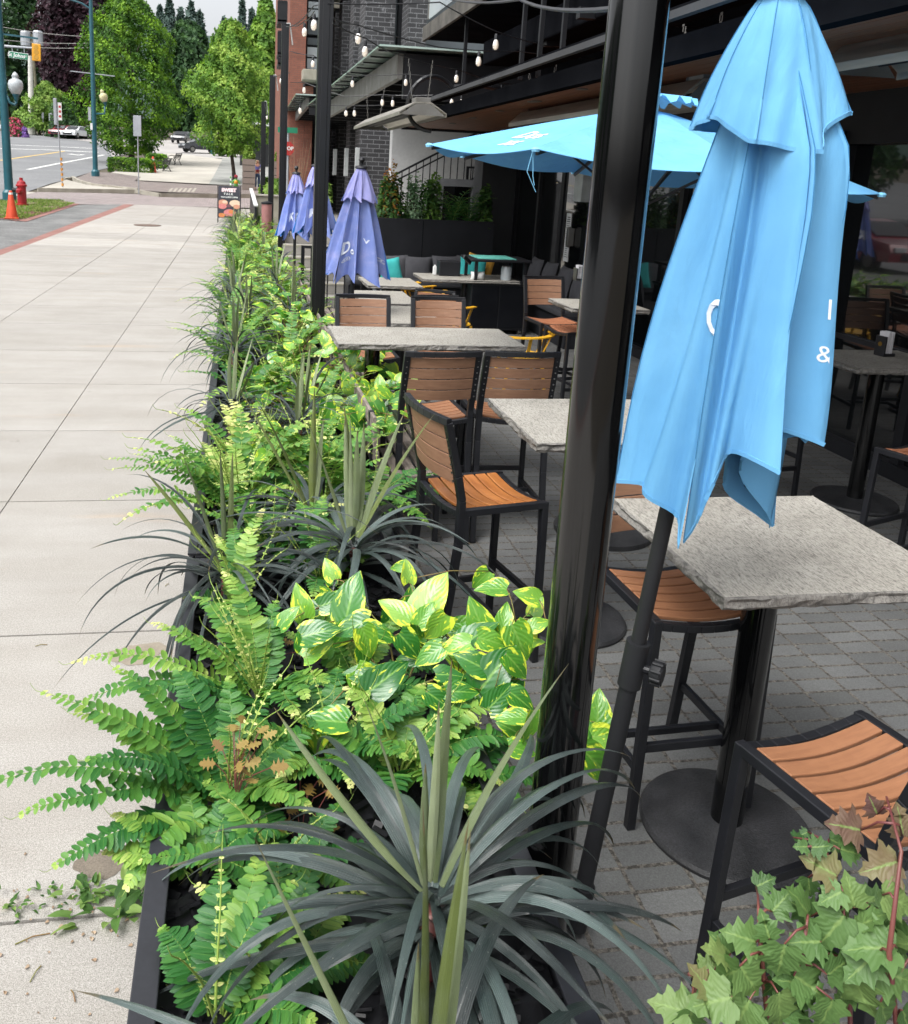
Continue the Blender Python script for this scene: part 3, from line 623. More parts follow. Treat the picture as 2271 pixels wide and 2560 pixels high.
# near purple umbrella and the two behind it
GP='folded faded purple umbrellas'
rp=[(R(a),f,d) for a,f,d in((-170,1,-.02),(-128,1.02,.02),(-95,.97,.0),(-52,1.03,.03),(-10,1.02,-.02),(35,1,0),(85,1,0),(135,1,0))]
def purp(pxt,pyt,pxb,pyb,Y,label,R1,seed,zb,letters,vent=(.36,.26)):
    tp=aty(pxt,pyt,Y); gx=aty(pxb,pyb,Y); b=V3(gx.x,Y,0); return closed_umbrella(b,tp-b,(tp-b).length,label,M_purp,M_purp2,M_dkblue,rp,R1,0,seed,vent,group=GP,letters=letters,zb=zb,hem_up=.11,aj=.25,fold=.44,pl=1.5)
LT=((1,.25,.70,.75,.16,'D',.03),(1,.72,.74,.5,.10,'o',.03),(1,.35,.82,.6,.05,'@',0),(2,.8,.62,.3,.06,'V',.02),(3,.6,.72,.6,.16,'D',.03),(3,.85,.84,.4,.05,'@',0))
purp(903,425,868,850,8.7,'folded faded purple umbrella with white letters, nearest of the purple three',.345,4,-1.05,LT,(.30,.175))
LK=((1,.4,.68,.9,.18,'K',.07),(2,.3,.68,1.0,.2,'K',.08),(0,.7,.72,.4,.06,'o',.02),(3,.5,.7,.5,.09,'D',.02))
purp(741,437,736,640,12.6,'farthest-left folded purple umbrella, just right of the square post',.27,9,-.86,LK,(.26,.14))
purp(790,418,790,640,12.0,'folded purple umbrella mostly hidden behind the thick square post',.30,14,-.88,LK,(.26,.15))
# open light blue umbrella
def open_umbrella(c,zr,zh,rad,label,rot=0):
    t=E('open_umbrella',(c[0],c[1],0),0,label,'umbrella'); n=8; rn=random.Random(2)
    MB().tube([(0,0,.05),(0,0,zh+.02)],.022,16).build('pole',M_matt,t,smooth='a'); MB().lathe([(.3,0),(.3,.03),(.05,.05),(.03,.2),(0,.2)],32).build('base_plate',M_iron,t)
    def pt(i,u,v,off=0):
        a0=2*math.pi*i/n+rot; a1=a0+2*math.pi/n; p0=Vector((math.cos(a0),math.sin(a0),0))*rad*v; p1=Vector((math.cos(a1),math.sin(a1),0))*rad*v; p=p0.lerp(p1,u)
        p.z=zh-(zh-zr)*v**1.08-.05*math.sin(math.pi*u)*v*v*(1-.3*v)+off
        p.z-=p.x*.075
        return p
    vs=[];fs=[];uv=[];A,B=12,12
    for i in range(n):
        o=len(vs)
        for j in range(B+1):
            for k in range(A+1): vs.append(pt(i,k/A,.1+.9*j/B)); uv.append((k/A,j/B))
        for j in range(B):
            for k in range(A): a=o+j*(A+1)+k; fs.append((a,a+1,a+A+2,a+A+1))
    m=MB(); m.add(vs,fs,uv=uv); cn=m.build('canopy',M_blue,t,smooth=False); cn.modifiers.new('s','SOLIDIFY').thickness=.003
    for i in range(n):
        p=pt(i,0,1); MB().lathe([(0,-.012),(.018,-.012),(.022,.0),(.012,.009),(0,.01)],10,p).build('rib_pocket',M_hem,cn)
    for i in range(n):
        m=MB(); m.bar(V3(0,0,zh-.03),pt(i,0,.99)+V3(0,0,-.02),.014,.02); m.bar(V3(0,0,zh-.55),pt(i,0,.5)+V3(0,0,-.03),.012,.012); m.build('rib',M_black,t)
    m=MB(); vs=[];fs=[]; N2=64
    for j in range(4):
        for k in range(N2): a=2*math.pi*k/N2; r=.05+.2*j/3*(1+.06*math.sin(a*16)); vs.append((r*math.cos(a),r*math.sin(a),zh+.075-.045*j/3*(1+.5*math.sin(a*16+1))))
    for j in range(3):
        for k in range(N2): fs.append((j*N2+k,j*N2+(k+1)%N2,(j+1)*N2+(k+1)%N2,(j+1)*N2+k))
    m.add(vs,fs); m.build('top_vent',M_blue,t,smooth=True)
    m=MB(); vs_,fs_=text('Dos',.30,bold=.008); i=4
    def mp(p,oy=0,sc=1.0): return pt(i,min(.97,max(.03,.5+p.x*.62*sc)),.70-p.y*.55*sc+oy,.006)
    m.add([mp(p) for p in vs_],fs_); vs_,fs_=text('XX',.16,bold=.012); m.add([mp(p+V3(.05,-.25,0)) for p in vs_],fs_); m.build('lettering',M_print,cn)
    m=MB(); e=pt(4,.98,1); m.tube([e,e+V3(.01,0,-.12),e+V3(.02,0,-.16)],.0015,5).tube([e,e+V3(-.02,0,-.1),e+V3(.03,.0,-.19)],.0015,5); m.build('loose_cord',M_hem,t)
open_umbrella((2.25,4.85),2.17,2.52,1.22,'open light blue umbrella behind the round post',R(-3))
# ================================================================ restaurant
M_glass=mat('dark_glass','#0b0d0f','#0e1113',rough=.02,scale=1,spec=.9,coat=.6)
M_wood=mat('cedar_soffit','#7d4d33','#6a3f28',rough=.5,scale=2,stretch=(14,.6,1),fine=.08,tone=.15)
M_dk=mat('dark_metal','#18191c','#202125',rough=.5,scale=2,spec=.3); M_ceil=mat('black_ceiling','#131417','#1a1b1e',rough=.9,scale=2,spec=0)
M_char=mat('charcoal_render','#3a3b3d','#333436',rough=.85,scale=2,fine=.05); M_gconc=mat('grey_concrete_wall','#cdcdcb','#b9b9b9',rough=.9,scale=.8,det=7,fine=.05)
M_steel=mat('grey_steel','#7a7976','#66645f',rough=.5,scale=3,metal=.2,rv=.1); M_lsteel=mat('brushed_heater_steel','#b5b0a6','#98948b',rough=.35,scale=2,metal=.6,rv=.12,stretch=(8,1,8))
M_lamp=mat('warm_downlight','#ffd9a0',emit='#ffc27a',es=5)
M_bb=bricks('black_bricks','#2b2b2d','#38383a','#8a8a8d',.42,.145,.014,.5,'w',.5,'#b9b9bd'); M_rb=bricks('red_bricks','#8a5443','#7b4a3b','#8d6b5e',.22,.075,.008,.5,'w',.3,'#b08d80')
M_wpan=mat('window_grey','#5d6468','#50575b',rough=.3,scale=1); M_lglass=mat('painted_sky_glass','#a9b3b8','#c5cccf',rough=.08,scale=.6,spec=.9); M_cap=mat('stone_cap','#a19c8e','#8c887b',rough=.9,scale=3,fine=.1)  # M_lglass: white sky reflection is put into the pale base colour
M_gglass=mat('greenish_glass_roof','#8ea39d','#a5b6b0',rough=.12,scale=2,spec=.7)
XF=5.0
rs=E('restaurant_building',(XF,8,0),0,'black glass-fronted restaurant with cedar soffit along the right side','building'); LO=V3(XF,8,0)
def pb(m,name,mt,parent=rs,**k):
    o=m.build(name,mt,parent,**k); return o
def RB(name,x0,x1,y0,y1,z0,z1,mt,parent=rs,**k): return MB().box(((x0+x1)/2-LO.x,(y0+y1)/2-LO.y,(z0+z1)/2),(x1-x0,y1-y0,z1-z0)).build(name,mt,parent,**k)
RB('base_kerb',4.93,5.3,-3,13.1,0,.12,M_dk); RB('header',4.9,5.5,-3,15.7,2.5,2.9,M_dk); RB('wall',5.32,9,-3,18,0,7,M_ceil)
ys=[-1.6,.2,2.0,3.4,4.8,5.75,6.95,8.3,9.6,10.9,12.0]
for i,(a,b) in enumerate(zip(ys,ys[1:])):
    wn=RB('window',4.96,5.04,a-.045 if i!=5 else a-.045,a+.045,.12,2.5,M_dk)
    MB().box((5.02-LO.x,(a+b)/2-LO.y,1.31),(.012,b-a-.09,2.38)).build('pane',M_glass,wn)
    if i in(3,5,7): MB().box((5.0-LO.x,(a+b)/2-LO.y,.95),(.05,b-a-.09,.04)).build('transom',M_dk,wn)
RB('mullion',4.86,5.1,6.83,7.0,0,2.6,M_dk); RB('mullion',4.9,5.1,12.0,12.12,0,2.6,M_dk)
# door
dr=RB('door',4.94,5.0,12.15,13.25,.02,2.4,M_dk,bevel=.004)
MB().box((4.935-LO.x,12.7-LO.y,1.25),(.006,.86,2.1)).build('pane',M_glass,dr)
nt0=atx(1411,700,4.93)
M_paper=mat('notice_paper','#cfd0cf','#c2c3c2',rough=.6); M_ink=mat('ink','#55575a',rough=.8)
m=MB(); m.box((4.926-LO.x,12.95-LO.y,1.28),(.004,.2,.72)); m.build('notice',M_paper,dr)
m=MB(); rn=random.Random(5)
for k in range(20):
    w_=rn.uniform(.06,.15); m.box((4.922-LO.x,12.95-LO.y,1.58-k*.031),(.003,w_,.008 if k>2 else .016))
m.build('notice_print',M_ink,dr)
m=MB(); m.box((4.88-LO.x,12.72-LO.y,1.3),(.1,.08,.26)); m.box((4.86-LO.x,12.72-LO.y,1.3),(.06,.05,.3)); m.build('handle',M_steel,dr,bevel=.01)
RB('door_frame',4.92,5.0,13.27,13.4,0,2.5,M_dk)
for y0,y1 in((13.42,14.5),(14.6,15.7)):
    wn=RB('window',4.95,5.03,y1,y1+.08,0,2.5,M_dk); MB().box((5.0-LO.x,(y0+y1)/2-LO.y,1.3),(.012,y1-y0-.02,2.38)).build('pane',M_glass,wn)
m=MB(); m.box((4.86-LO.x,12.35-LO.y,2.28),(.14,.3,.9)); m.build('wall_sconce',mat('pale_lamp_box','#b9bfbf','#a3a9a9',rough=.4),rs)
RB('alarm_bell',4.82,4.9,12.3,12.42,2.36,2.44,mat('alarm_red','#a01c1c',rough=.3))
# soffit, ceiling void, slab
ZS=2.9
m=MB(); x=2.84; k=0
while x<4.9:
    m.box((x+.055-LO.x,(2+15.9)/2-LO.y,ZS+.01),(.104,13.9,.02),tone=random.random()); x+=.11
m.build('soffit',M_wood,rs)
RB('soffit_edge',2.74,2.84,1.9,16.0,ZS-.02,ZS+.13,M_ceil); RB('soffit_end',2.84,5,15.9,16.0,ZS-.04,ZS+.1,M_dk); RB('ceiling_void',4.5,5.4,1.,14,ZS+.12,4.24,M_ceil); RB('soffit_beam',2.62,2.67,2,13.4,ZS+.2,ZS+.25,M_char)
RB('duct',3.3,3.7,4,12.5,3.6,3.9,M_ceil,bevel=.02); RB('duct',2.9,3.05,4.5,14,3.2,3.28,M_ceil)
p=aty(1065,99,15.3); XB=p.x; ZB=p.z
RB('balcony_slab',XB,9,-3,15.3,ZB,ZB+.16,M_ceil); RB('slab_edge',XB-.05,XB-.002,-3,15.35,ZB-.02,ZB+.2,mat('stained_fascia','#5b5852','#363430',rough=.8,scale=3,fine=.2))
for i in range(5):
    y1=15.2-i*3; wn=RB('balustrade_post',XB-.01,XB+.03,y1-.03,y1+.01,ZB+.3,ZB+1.5,M_steel); MB().box((XB+.01-LO.x,y1-1.5-LO.y,ZB+.9),(.014,2.9,1.2)).build('balustrade_glass',M_lglass,wn)
RB('column',4.3,4.93,15.75,16.35,0,ZS-.05,M_char)
for (x,y) in((1455,224),(1332,255),(1250,278),(1183,295),(1132,309),(1342,254)):
    q_=atz(x,y,ZS-.01)
    m=MB(); m.lathe([(.0,0),(.04,0),(.04,-.004)],16,(q_.x-LO.x,q_.y-LO.y,ZS-.004)); dl=m.build('downlight',M_lamp,rs); MB().lathe([(.042,.0),(.055,.0),(.055,-.008),(.042,-.008)],20,(q_.x-LO.x,q_.y-LO.y,ZS-.002)).build('trim_ring',M_steel,dl)
# hanger rods below the slab
for (x,y,Y0) in((1412,60,9),(1350,130,9.5),(1305,140,10.2),(1160,180,13)):
    q_=aty(x,y,Y0); MB().bar((q_.x-LO.x,Y0-LO.y,ZB),(q_.x-LO.x,Y0-LO.y,q_.z-.25),.045,.045).build('hanger_rod',M_dk,rs)
RB('cross_beam',XB+.3,4.9,10.0,10.1,3.55,3.66,M_dk); RB('cross_beam',XB+.1,4.9,8.5,8.6,3.6,3.7,M_dk)
# heaters
def chain(m,p,q):
    n=max(3,int((q-p).length/.05)); d=(q-p)/n
    for i in range(n):
        a=p+d*(i+.5); w=.009
        if i%2: m.tube([a+V3(w,0,-.02),a+V3(w,0,.02)],.0035,4).tube([a+V3(-w,0,-.02),a+V3(-w,0,.02)],.0035,4)
        else: m.tube([a+V3(0,w,-.028),a+V3(0,w,.028)],.0035,4).tube([a+V3(0,-w,-.028),a+V3(0,-w,.028)],.0035,4)
def heater(x,y0,y1,z,label,w=.42):
    t=E('patio_heater',(x,(y0+y1)/2,z),0,label,'patio heater','suspended steel patio heaters'); l=(y1-y0)/2
    pr=[(-w/2,-.10),(-w/2,-.055),(-.11,.07),(.11,.07),(w/2,-.055),(w/2,-.10),(w/2-.012,-.10),(w/2-.012,-.06),(.10,.055),(-.10,.055),(-w/2+.012,-.06),(-w/2+.012,-.10)]
    Mx=Matrix(((1,0,0),(0,0,1),(0,1,0))); m=MB(); m.prism(pr,-l,l,Mx); m.build('reflector',M_lsteel,t)

    for s in(-1,1): MB().prism([(-w/2+.02,-.09),(-.1,.05),(.1,.05),(w/2-.02,-.09)],s*l-.006*(s>0)+.002*s,s*l+.004*s+.004,Mx).build('end_plate',M_steel,t)
    m=MB()
    m.tube([(-.05,-l+.1,-.03),(-.05,l-.1,-.03)],.022,10); m.tube([(.05,-l+.1,-.03),(.05,l-.1,-.03)],.022,10); m.build('burner_tube',M_dk,t)
    m=MB(); m.box((0,-l+.14,.1),(.2,.24,.06)); m.build('control_box',M_steel,t,bevel=.006)
    m=MB()
    for s in(-1,1):
        for k in(-.1,.1): chain(m,V3(k,s*(l-.25),.07),V3(k*1.6,s*(l-.35),.62))
    m.build('chains',M_steel,t)
heater(2.33,11.6,16.2,2.93,'long pale steel heater hung under the entrance canopy, farthest of the three',.62)
heater(3.42,6.3,10.6,2.80,'steel heater above the open light blue umbrella, middle of the three',.5)
heater(3.42,2.2,4.75,2.84,'steel heater at the upper right corner, nearest of the three',.5)
# ================================================================ back of the patio
bw=E('black_planter_wall',(3.0,14.35,0),0,'tall black planter wall behind the grey lounge cushions','planter wall')
MB().box((0,0,.70),(2.35,.06,1.40)).box((0,.62,.7),(2.35,.05,1.40)).box((-1.15,.31,.7),(.05,.57,1.4)).box((1.15,.31,.7),(.05,.57,1.4)).build('panel',M_dk,bw,bevel=.004)
MB().box((0,.31,1.28),(2.2,.56,.1)).build('soil',M_mulch,bw)
MB().box((-.02,-.031,.7),(.01,.006,1.36)).build('panel_joint',M_ceil,bw)
bq=E('banquette',(3.1,13.7,0),0,'black L-shaped lounge bench under the dark grey cushions','bench')
MB().box((-.1,.2,.2),(2.6,.6,.4)).box((1.35,-1.4,.2),(.6,3.2,.4)).build('base',M_dk,bq,bevel=.01); MB().box((-.1,.16,.44),(2.6,.66,.1)).box((1.33,-1.4,.44),(.66,3.2,.1)).build('seat_pad',mat('charcoal_fabric','#2b2c2f','#333438',rough=.95,scale=8),bq,bevel=.03)
M_cg=mat('dark_grey_cushion','#47474b','#3e3e42',rough=.95,scale=5,bump=.2,bscale=300); M_ct=mat('teal_cushion','#2f9a99','#3aa9a6',rough=.9,scale=6,bump=.2,bscale=200); M_cy=mat('mustard_cushion','#c7973f','#bb8a35',rough=.9,scale=6)
def cushion(loc,w,h,th,rz,tilt,m_,label,group,roll=0):
    n=14; vs=[];fs=[]
    for s in(1,-1):
        for i in range(n+1):
            for j in range(n+1):
                u=i/n*2-1; v=j/n*2-1; e=(1-abs(u)**2.6)*(1-abs(v)**2.6); pin=1-.09*(abs(v)**2)*(1-abs(u)**1.2)*0
                x=u*w/2*(1-.07*(1-v*v)*abs(u)); z=v*h/2*(1-.07*(1-u*u)*abs(v)); vs.append(Vector((x,-s*th/2*max(e,0)**.55,z)))
    for s in(0,1):
        o=s*(n+1)**2
        for i in range(n):
            for j in range(n): a=o+i*(n+1)+j; f=(a,a+n+1,a+n+2,a+1); fs.append(f if s==0 else f[::-1])
    Mx=Matrix.Rotation(rz,3,'Z')@Matrix.Rotation(tilt,3,'X')@Matrix.Rotation(roll,3,'Y'); m=MB(); m.add([Mx@p for p in vs],fs); o=m.build('cushion',m_,None,smooth=True,loc=loc); return tag(o,label,'cushion',group)
gc='dark grey back cushions on the lounge bench'
def cpx(x,y,Y0): return aty(x,y,Y0)
Z6=lambda x,y:(780+x/2.666,500+y/2.666)
for k,(x,y,wd,l) in enumerate(((535,462,.52,'grey cushion just right of the purple umbrella, behind the teal one'),(697,470,.5,'grey cushion between the two left neighbours, above the lounge table edge'),(903,466,.5,'grey cushion behind the black box on the lounge table'),(1060,468,.5,'grey cushion behind the teal and mustard pillows'))):
    cushion(aty(*Z6(x,y),13.85),wd,.46,.16,0,R(-12),M_cg,l,gc,R((-2,1,-1,2)[k]))
for k,(Yv,l) in enumerate(((13.4,'grey cushion in the inner corner of the lounge bench'),(12.75,'second grey cushion along the glass front'),(12.1,'third grey cushion along the glass front'),(11.5,'grey cushion at the near end of the lounge bench'))):
    cushion((4.62,Yv,.70),.5,.45,.16,R(-90),R(-12),M_cg,l,gc,R((2,-3,1,0)[k]))
cushion(aty(*Z6(515,478),13.5),.42,.42,.14,R(8),R(-18),M_ct,'teal scatter cushion beside the skirt of the purple umbrella','teal scatter cushions',R(-9))
cushion(aty(*Z6(1072,472),13.5),.42,.42,.14,R(-6),R(-16),M_ct,'teal scatter cushion in front of the mustard one','teal scatter cushions',R(4))
cushion(aty(*Z6(1118,450),13.68),.44,.40,.13,R(-10),R(-14),M_cy,'mustard yellow scatter cushion behind the teal one',None,R(12))
# black box on the lounge table
bx=E('condiment_box',(*aty(*Z6(905,545),12.2)[:2],.745),0,'small black box standing on the lounge table','box'); MB().box((0,0,.1),(.3,.2,.2)).build('body',M_dk,bx,bevel=.01); MB().box((-.2,-.02,.06),(.05,.05,.12)).box((-.2,-.02,.13),(.03,.03,.02)).build('shaker',M_paper,bx,bevel=.01)
# service cart
a=atz(*Z6(1040,885)); b=atz(*Z6(1420,905)); c=(a+b)/2; W_=(b-a).length
ct=E('service_cart',(c.x,c.y+.3,0),0,'black service cart with a turquoise topped shelf in front of the lounge','service cart')
MB().box((0,0,.38),(W_,.6,.64)).build('cabinet',M_dk,ct,bevel=.006); m=MB(); m.box((0,0,.72),(W_+.04,.64,.03))
for s in(-1,1):
    for t_ in(-1,1): m.bar((s*(W_/2-.05),t_*.27,.72),(s*(W_/2-.05),t_*.27,.99),.04)
m.build('frame',M_dk,ct); m=MB(); m.box((0,0,1.01),(W_+.06,.66,.035)); m.build('top_tray',M_dk,ct,bevel=.01)
MB().box((-.05,0,1.032),(W_-.25,.5,.012)).build('tray_mat',mat('turquoise_mat','#5fb3a6','#6dbdb0',rough=.5),ct)
for s in(-1,1):
    MB().box((s*W_/4,-.305,.38),(W_/2-.02,.012,.58)).build('door',M_ceil,ct,bevel=.003)
    for t_ in(-1,1): MB().lathe([(0,-.02),(.035,-.02),(.035,.02),(0,.02)],14,(s*(W_/2-.06),t_*.25,.035),M=Matrix.Rotation(R(90),3,'Y')).build('wheel',M_steel,ct)
MB().bar((-W_/2-.02,-.2,.96),(-W_/2-.14,-.3,1.06),.03,.05).build('handle',M_dk,ct)
gx=E('glass_jar',(c.x+.12,c.y+.15,.736),0,'clear glass canister on the shelf of the service cart','jar'); MB().lathe([(.07,0),(.075,.02),(.075,.16),(.065,.19)],20).build('body',M_lglass,gx,smooth='a'); MB().lathe([(.0,.2),(.066,.2),(.066,.185)],20).build('lid',M_steel,gx)
cushion((c.x-.3,c.y+.1,.79),.2,.12,.16,0,0,M_paper,'crumpled white napkin bundle on the shelf of the service cart',None); bpy.data.objects[-1] if False else None
# low chairs
LC=make_stool(M_slat,M_slat,.45,.95,label='x'); gl='low slatted chairs with orange wood backs'
p1=atz(*Z6(835,642),.95); place(LC,(p1.x-.05,p1.y+.25,0),R(150),'low slatted chair left of the service cart, turned towards the stone table',gl)
p1=atz(*Z6(935,684),.95); place(LC,(p1.x,p1.y+.22,0),R(185),'low slatted chair directly in front of the service cart',gl)
def make_armchair():
    t=E('yellow_armchair',(0,0,0),0,'x','armchair','yellow metal armchairs'); m=MB(); m.lathe([(0,.44),(.2,.44),(.215,.45),(.2,.462),(0,.462)],20); m.build('seat',M_yel,t,smooth='a')
    for sx,sy in((1,1),(1,-1),(-1,1),(-1,-1)): MB().tube([(sx*.16,sy*.15,.44),(sx*.22,sy*.21,0)],[.02,.014],8).build('leg',M_yel,t)
    m=MB(); pts=[V3(.29*math.cos(R(a))*1.0,.27*math.sin(R(a)),.68+.02*math.sin(R(a/2))) for a in range(-210,31,12)]
    vs=[];fs=[]
    for i,p_ in enumerate(pts):
        n_=Vector((p_.x,p_.y,0)).normalized()*.03; vs+=[p_-n_,p_+n_,p_+n_-V3(0,0,.012),p_-n_-V3(0,0,.012)]
    for i in range(len(pts)-1):
        for k in range(4): fs.append((i*4+k,i*4+(k+1)%4,i*4+4+(k+1)%4,i*4+4+k))
    m.add(vs,fs)
    m.build('arm_rail',M_yel,t); m=MB()
    for a in(-200,-150,-90,-30,20): p_=V3(.29*math.cos(R(a)),.27*math.sin(R(a)),.67); MB().bar((p_.x*.68,p_.y*.7,.45),p_,.03,.012).build('back_slat',M_yel,t)
    return t
AC=make_armchair()
for (x,y,rz,l) in((985,706,-80,'yellow armchair beside the farthest low table, by the teal cushion'),(1002,718,-70,'second yellow armchair from the far end of the low tables'),(1040,738,-85,'yellow armchair at the middle low table, upper of the two near ones'),(1062,757,-75,'yellow armchair nearest the small slatted chairs'),(1222,826,0,'yellow armchair hidden behind the right stool of the long table')):
    p1=atz(x,y,.68); place(AC,(p1.x+.34,p1.y,0),R(rz),l)
# back railing, stairs
def rail(name,a,b,h,label,n,cat='railing',drop=0,group=None,w=.05,zb=.1,mid=False):
    a,b=Vector(a),Vector(b); t=E(name,a,0,label,cat,group); d=b-a
    m=MB(); m.bar(V3(0,0,h),d+V3(0,0,h),w,w*.8); m.bar(V3(0,0,zb),d+V3(0,0,zb),w*.7,w*.7)
    if mid: m.bar(V3(0,0,h-.13),d+V3(0,0,h-.13),w*.6,w*.6)
    m.build('rails',M_black,t); m=MB()
    for i in range(1,n): m.bar(d*(i/n)+V3(0,0,zb),d*(i/n)+V3(0,0,h),.018,.018)
    o=m.build('balusters',M_black,t); 
    for p_ in(V3(0,0,0),d): MB().bar(p_,p_+V3(0,0,h+.02),w,w).build('post',M_black,t)
p1=atz(719,745,0); rail('metal_railing',(.95,13.1,0),(2.05,12.85,0),1.0,'black metal railing in front of the grey concrete steps',9)
st=E('concrete_stairs',(1.7,13.6,0),0,'grey concrete steps rising behind the black railing','stairs'); m=MB()
for i in range(6): m.box((.05,.35*i+.8,.17*(i+.5)),(2.6,.35*1+1.6-.0*i,.17-.004))
M_step=mat('stair_concrete','#8f8b85','#7d7a75',rough=.9,scale=2,fine=.08); m=MB()
for i in range(6): m.box((0.02,.17+.35*i+ (2.2-.35*i)/2,.085+.17*i),(1.9,2.2-.35*i,.168))
m.build('steps',M_step,st,bevel=.006); m=MB()
for i in range(6): m.box((0.02,.17+.35*i+.02,.17+.17*i-.01),(1.9,.05,.024))
m.build('nosing',M_cap,st)
MB().bar((.45,.0,.2),(.45,.0,.95),.14,.03).build('side_sign',M_lglass,st)
# ================================================================ neighbours
nb=E('black_brick_building',(3.3,22,0),0,'dark building with black brick pilasters and pale stone caps','building'); L2=V3(3.3,22,0)
def NB(name,x0,x1,y0,y1,z0,z1,mt,parent=nb,**k): return MB().box(((x0+x1)/2-L2.x,(y0+y1)/2-L2.y,(z0+z1)/2),(x1-x0,y1-y0,z1-z0)).build(name,mt,parent,**k)
YB=31.; X1=aty(903,300,YB).x; X2=aty(976,320,YB).x
zc=aty(900,0,YB).z+.5
NB('pilaster',X1,X2,YB,YB+1.4,0,14,M_bb)
for px in (876,846.5,829):
    Yp=YB*(903-594)/(px-594); p_=NB('pilaster',X1,X2,Yp,Yp+1.2,0,zc+.8,M_bb); NB('cap',X1-.42,X2-.2,Yp-.1,Yp+1.35,zc+.8,zc+1.4,M_cap,p_,bevel=.03)
NB('recess_wall',X1+.4,X2,YB+1.4,47,0,14,M_bb)
NB('gable_wall',X2+.002,12.5,YB+.6,YB+1.5,0,14,M_wpan)
for dx,w_ in((.15,.2),(.5,.15),(.8,.12)): NB('downpipe',X2+dx,X2+dx+w_,YB+.3,YB+.59,5,14,M_dk,bevel=.02)
q_=aty(1056,60,29.5); NB('upper_pier',q_.x-.4,q_.x+.2,29.8,31,5,14,M_bb)
for (px,Yp) in((837,22.2*1.55),(865,20.6*1.55),(892,30.9)):
    pz=aty(px,405,Yp); MB().box((pz.x-L2.x,Yp-.1-L2.y,pz.z),(.14,.14,.95)).build('wall_lamp',mat('opal_lamp','#aeb2b2',rough=.5),nb,bevel=.01)
cw=E('concrete_stair_wall',(4.2,19.4,0),0,'pale grey concrete wall behind the sloping black stair railing','wall'); cx0=aty(982,330,19.4).x
MB().box(((cx0+8.5)/2-4.2,0.15,1.6),(8.5-cx0,.3,3.2)).build('wall',M_gconc,cw); MB().box((.2,-.35,.4),(2.6,.5,.8)).build('plinth',M_cap,cw)
a=aty(970,448,18.6); b=aty(1255,300,18.6); h=1.0; a.z-=h-.02; b.z-=h; rail('stair_railing',a,b,h,'sloping black stair railing in front of the pale grey concrete wall',16,zb=.08,mid=True)
a=aty(1120,445,17.8); b=aty(1170,418,17.8); c_=aty(1250,420,17.8)
a.z-=.75;b.z-=.75; c_.z-=.75; rail('stair_railing',b,c_,.75,'short level black railing beside the charcoal column',6)
wf=E('framed_opening',(aty(1140,520,17).x,17,0),0,'grey framed dark window between the palms and the charcoal column','window'); zt_=aty(1140,447,17).z
MB().box((-.36,0,zt_/2),(.14,.2,zt_)).box((.36,0,zt_/2),(.14,.2,zt_)).box((0,0,zt_-.07),(.58,.2,.14)).build('frame',mat('mid_grey_frame','#77787a','#6a6b6d',rough=.8),wf); MB().box((0,.06,zt_/2),(.6,.02,zt_-.2)).build('pane',M_glass,wf)
# steel canopies
def canopy_roof(A,Bp,dep,label,zf):       # A near fascia top corner, Bp far corner; glass overhangs to the left
    t=E('steel_canopy',A,0,label,'canopy','steel and glass entrance canopies'); d=Bp-A; ln=d.length; h=zf; rt=V3(dep,0,0)
    m=MB(); m.bar(V3(0,0,-h/2),d+V3(0,0,-h/2),.1,h); m.build('side_fascia',M_steel,t); m=MB(); m.bar(V3(.06,0,-h*.9),rt+V3(0,0,-h*.9),.1,h*1.8); m.build('front_fascia',M_dk,t)
    m=MB(); n=11
    for i in range(1,n): m.bar(d*(i/n)+V3(.06,0,-h/2),d*(i/n)+rt+V3(0,0,-h/2),.09,h*.9)
    m.build('beams',M_dk,t); MB().add([V3(-.42,-.3,.06),d+V3(-.42,0,.06),d+rt+V3(0,0,.06),rt+V3(0,-.3,.06)],[(0,1,2,3)]).build('glass_roof',M_gglass,t).modifiers.new('s','SOLIDIFY').thickness=.03
    m=MB(); 
    for i in range(16): p_=d*(i/15)+V3(-.2,0,.03); m.bar(p_+V3(-.2,0,0),p_+V3(.3,0,0),.02,.03)
    m.build('glass_clips',M_dk,t); MB().add([V3(.06,0,-.02),d+V3(.06,0,-.02),d+rt+V3(0,0,-.02),rt+V3(0,0,-.02)],[(0,1,2,3)]).build('deck',M_ceil,t)
A=aty(1002.6,133,16.2); Bv=aty(822,272,29); canopy_roof(A,V3(A.x-.25,29,Bv.z),5.0,'large steel and glass canopy with a dark underside above the far heater',.42)
A=aty(770,244,31); canopy_roof(A,V3(A.x-.1,40,aty(735,305,40).z),2.6,'smaller steel and glass canopy in front of the red brick building',.3)
# red brick building
rb_=E('red_brick_building',(3,36,0),0,'red brick building with grey windows beyond the black posts','building'); L3=V3(3,36,0)
def RBB(name,px0,px1,y,z0,z1,mt,parent=rb_,d=.5,**k):
    a=aty(px0,200,y).x; b=aty(px1,200,y).x; return MB().box(((a+b)/2-L3.x,y+d/2-L3.y,(z0+z1)/2),(b-a,d,z1-z0)).build(name,mt,parent,**k)
RBB('wall',722,763,36,0,12,M_rb,d=14); RBB('wall',763.5,784,36,0,aty(770,215,36).z,M_rb,d=.4); RBB('wall',800,862,46,0,16,M_rb,d=4); RBB('wall',763.5,800,37.2,0,12,M_dk,d=.3)
for i,(ya,yb) in enumerate(((4,20),(24,42),(118,142),(146,172),(95,112),(50,86))):
    z1=aty(780,ya,37).z; z0=aty(780,yb,37).z; wn=RBB('window_frame',765,799,37.0,z0-.04,z1+.04,M_dk,d=.1); RBB('pane',767,797,36.95,z0,z1,M_lglass if i<4 else M_wpan,wn,d=.04)
z0=aty(780,205,36).z; z1=aty(780,178,36).z; RBB('balcony',757,803,35.2,z0,z1,M_cap,d=1.4,bevel=.03)
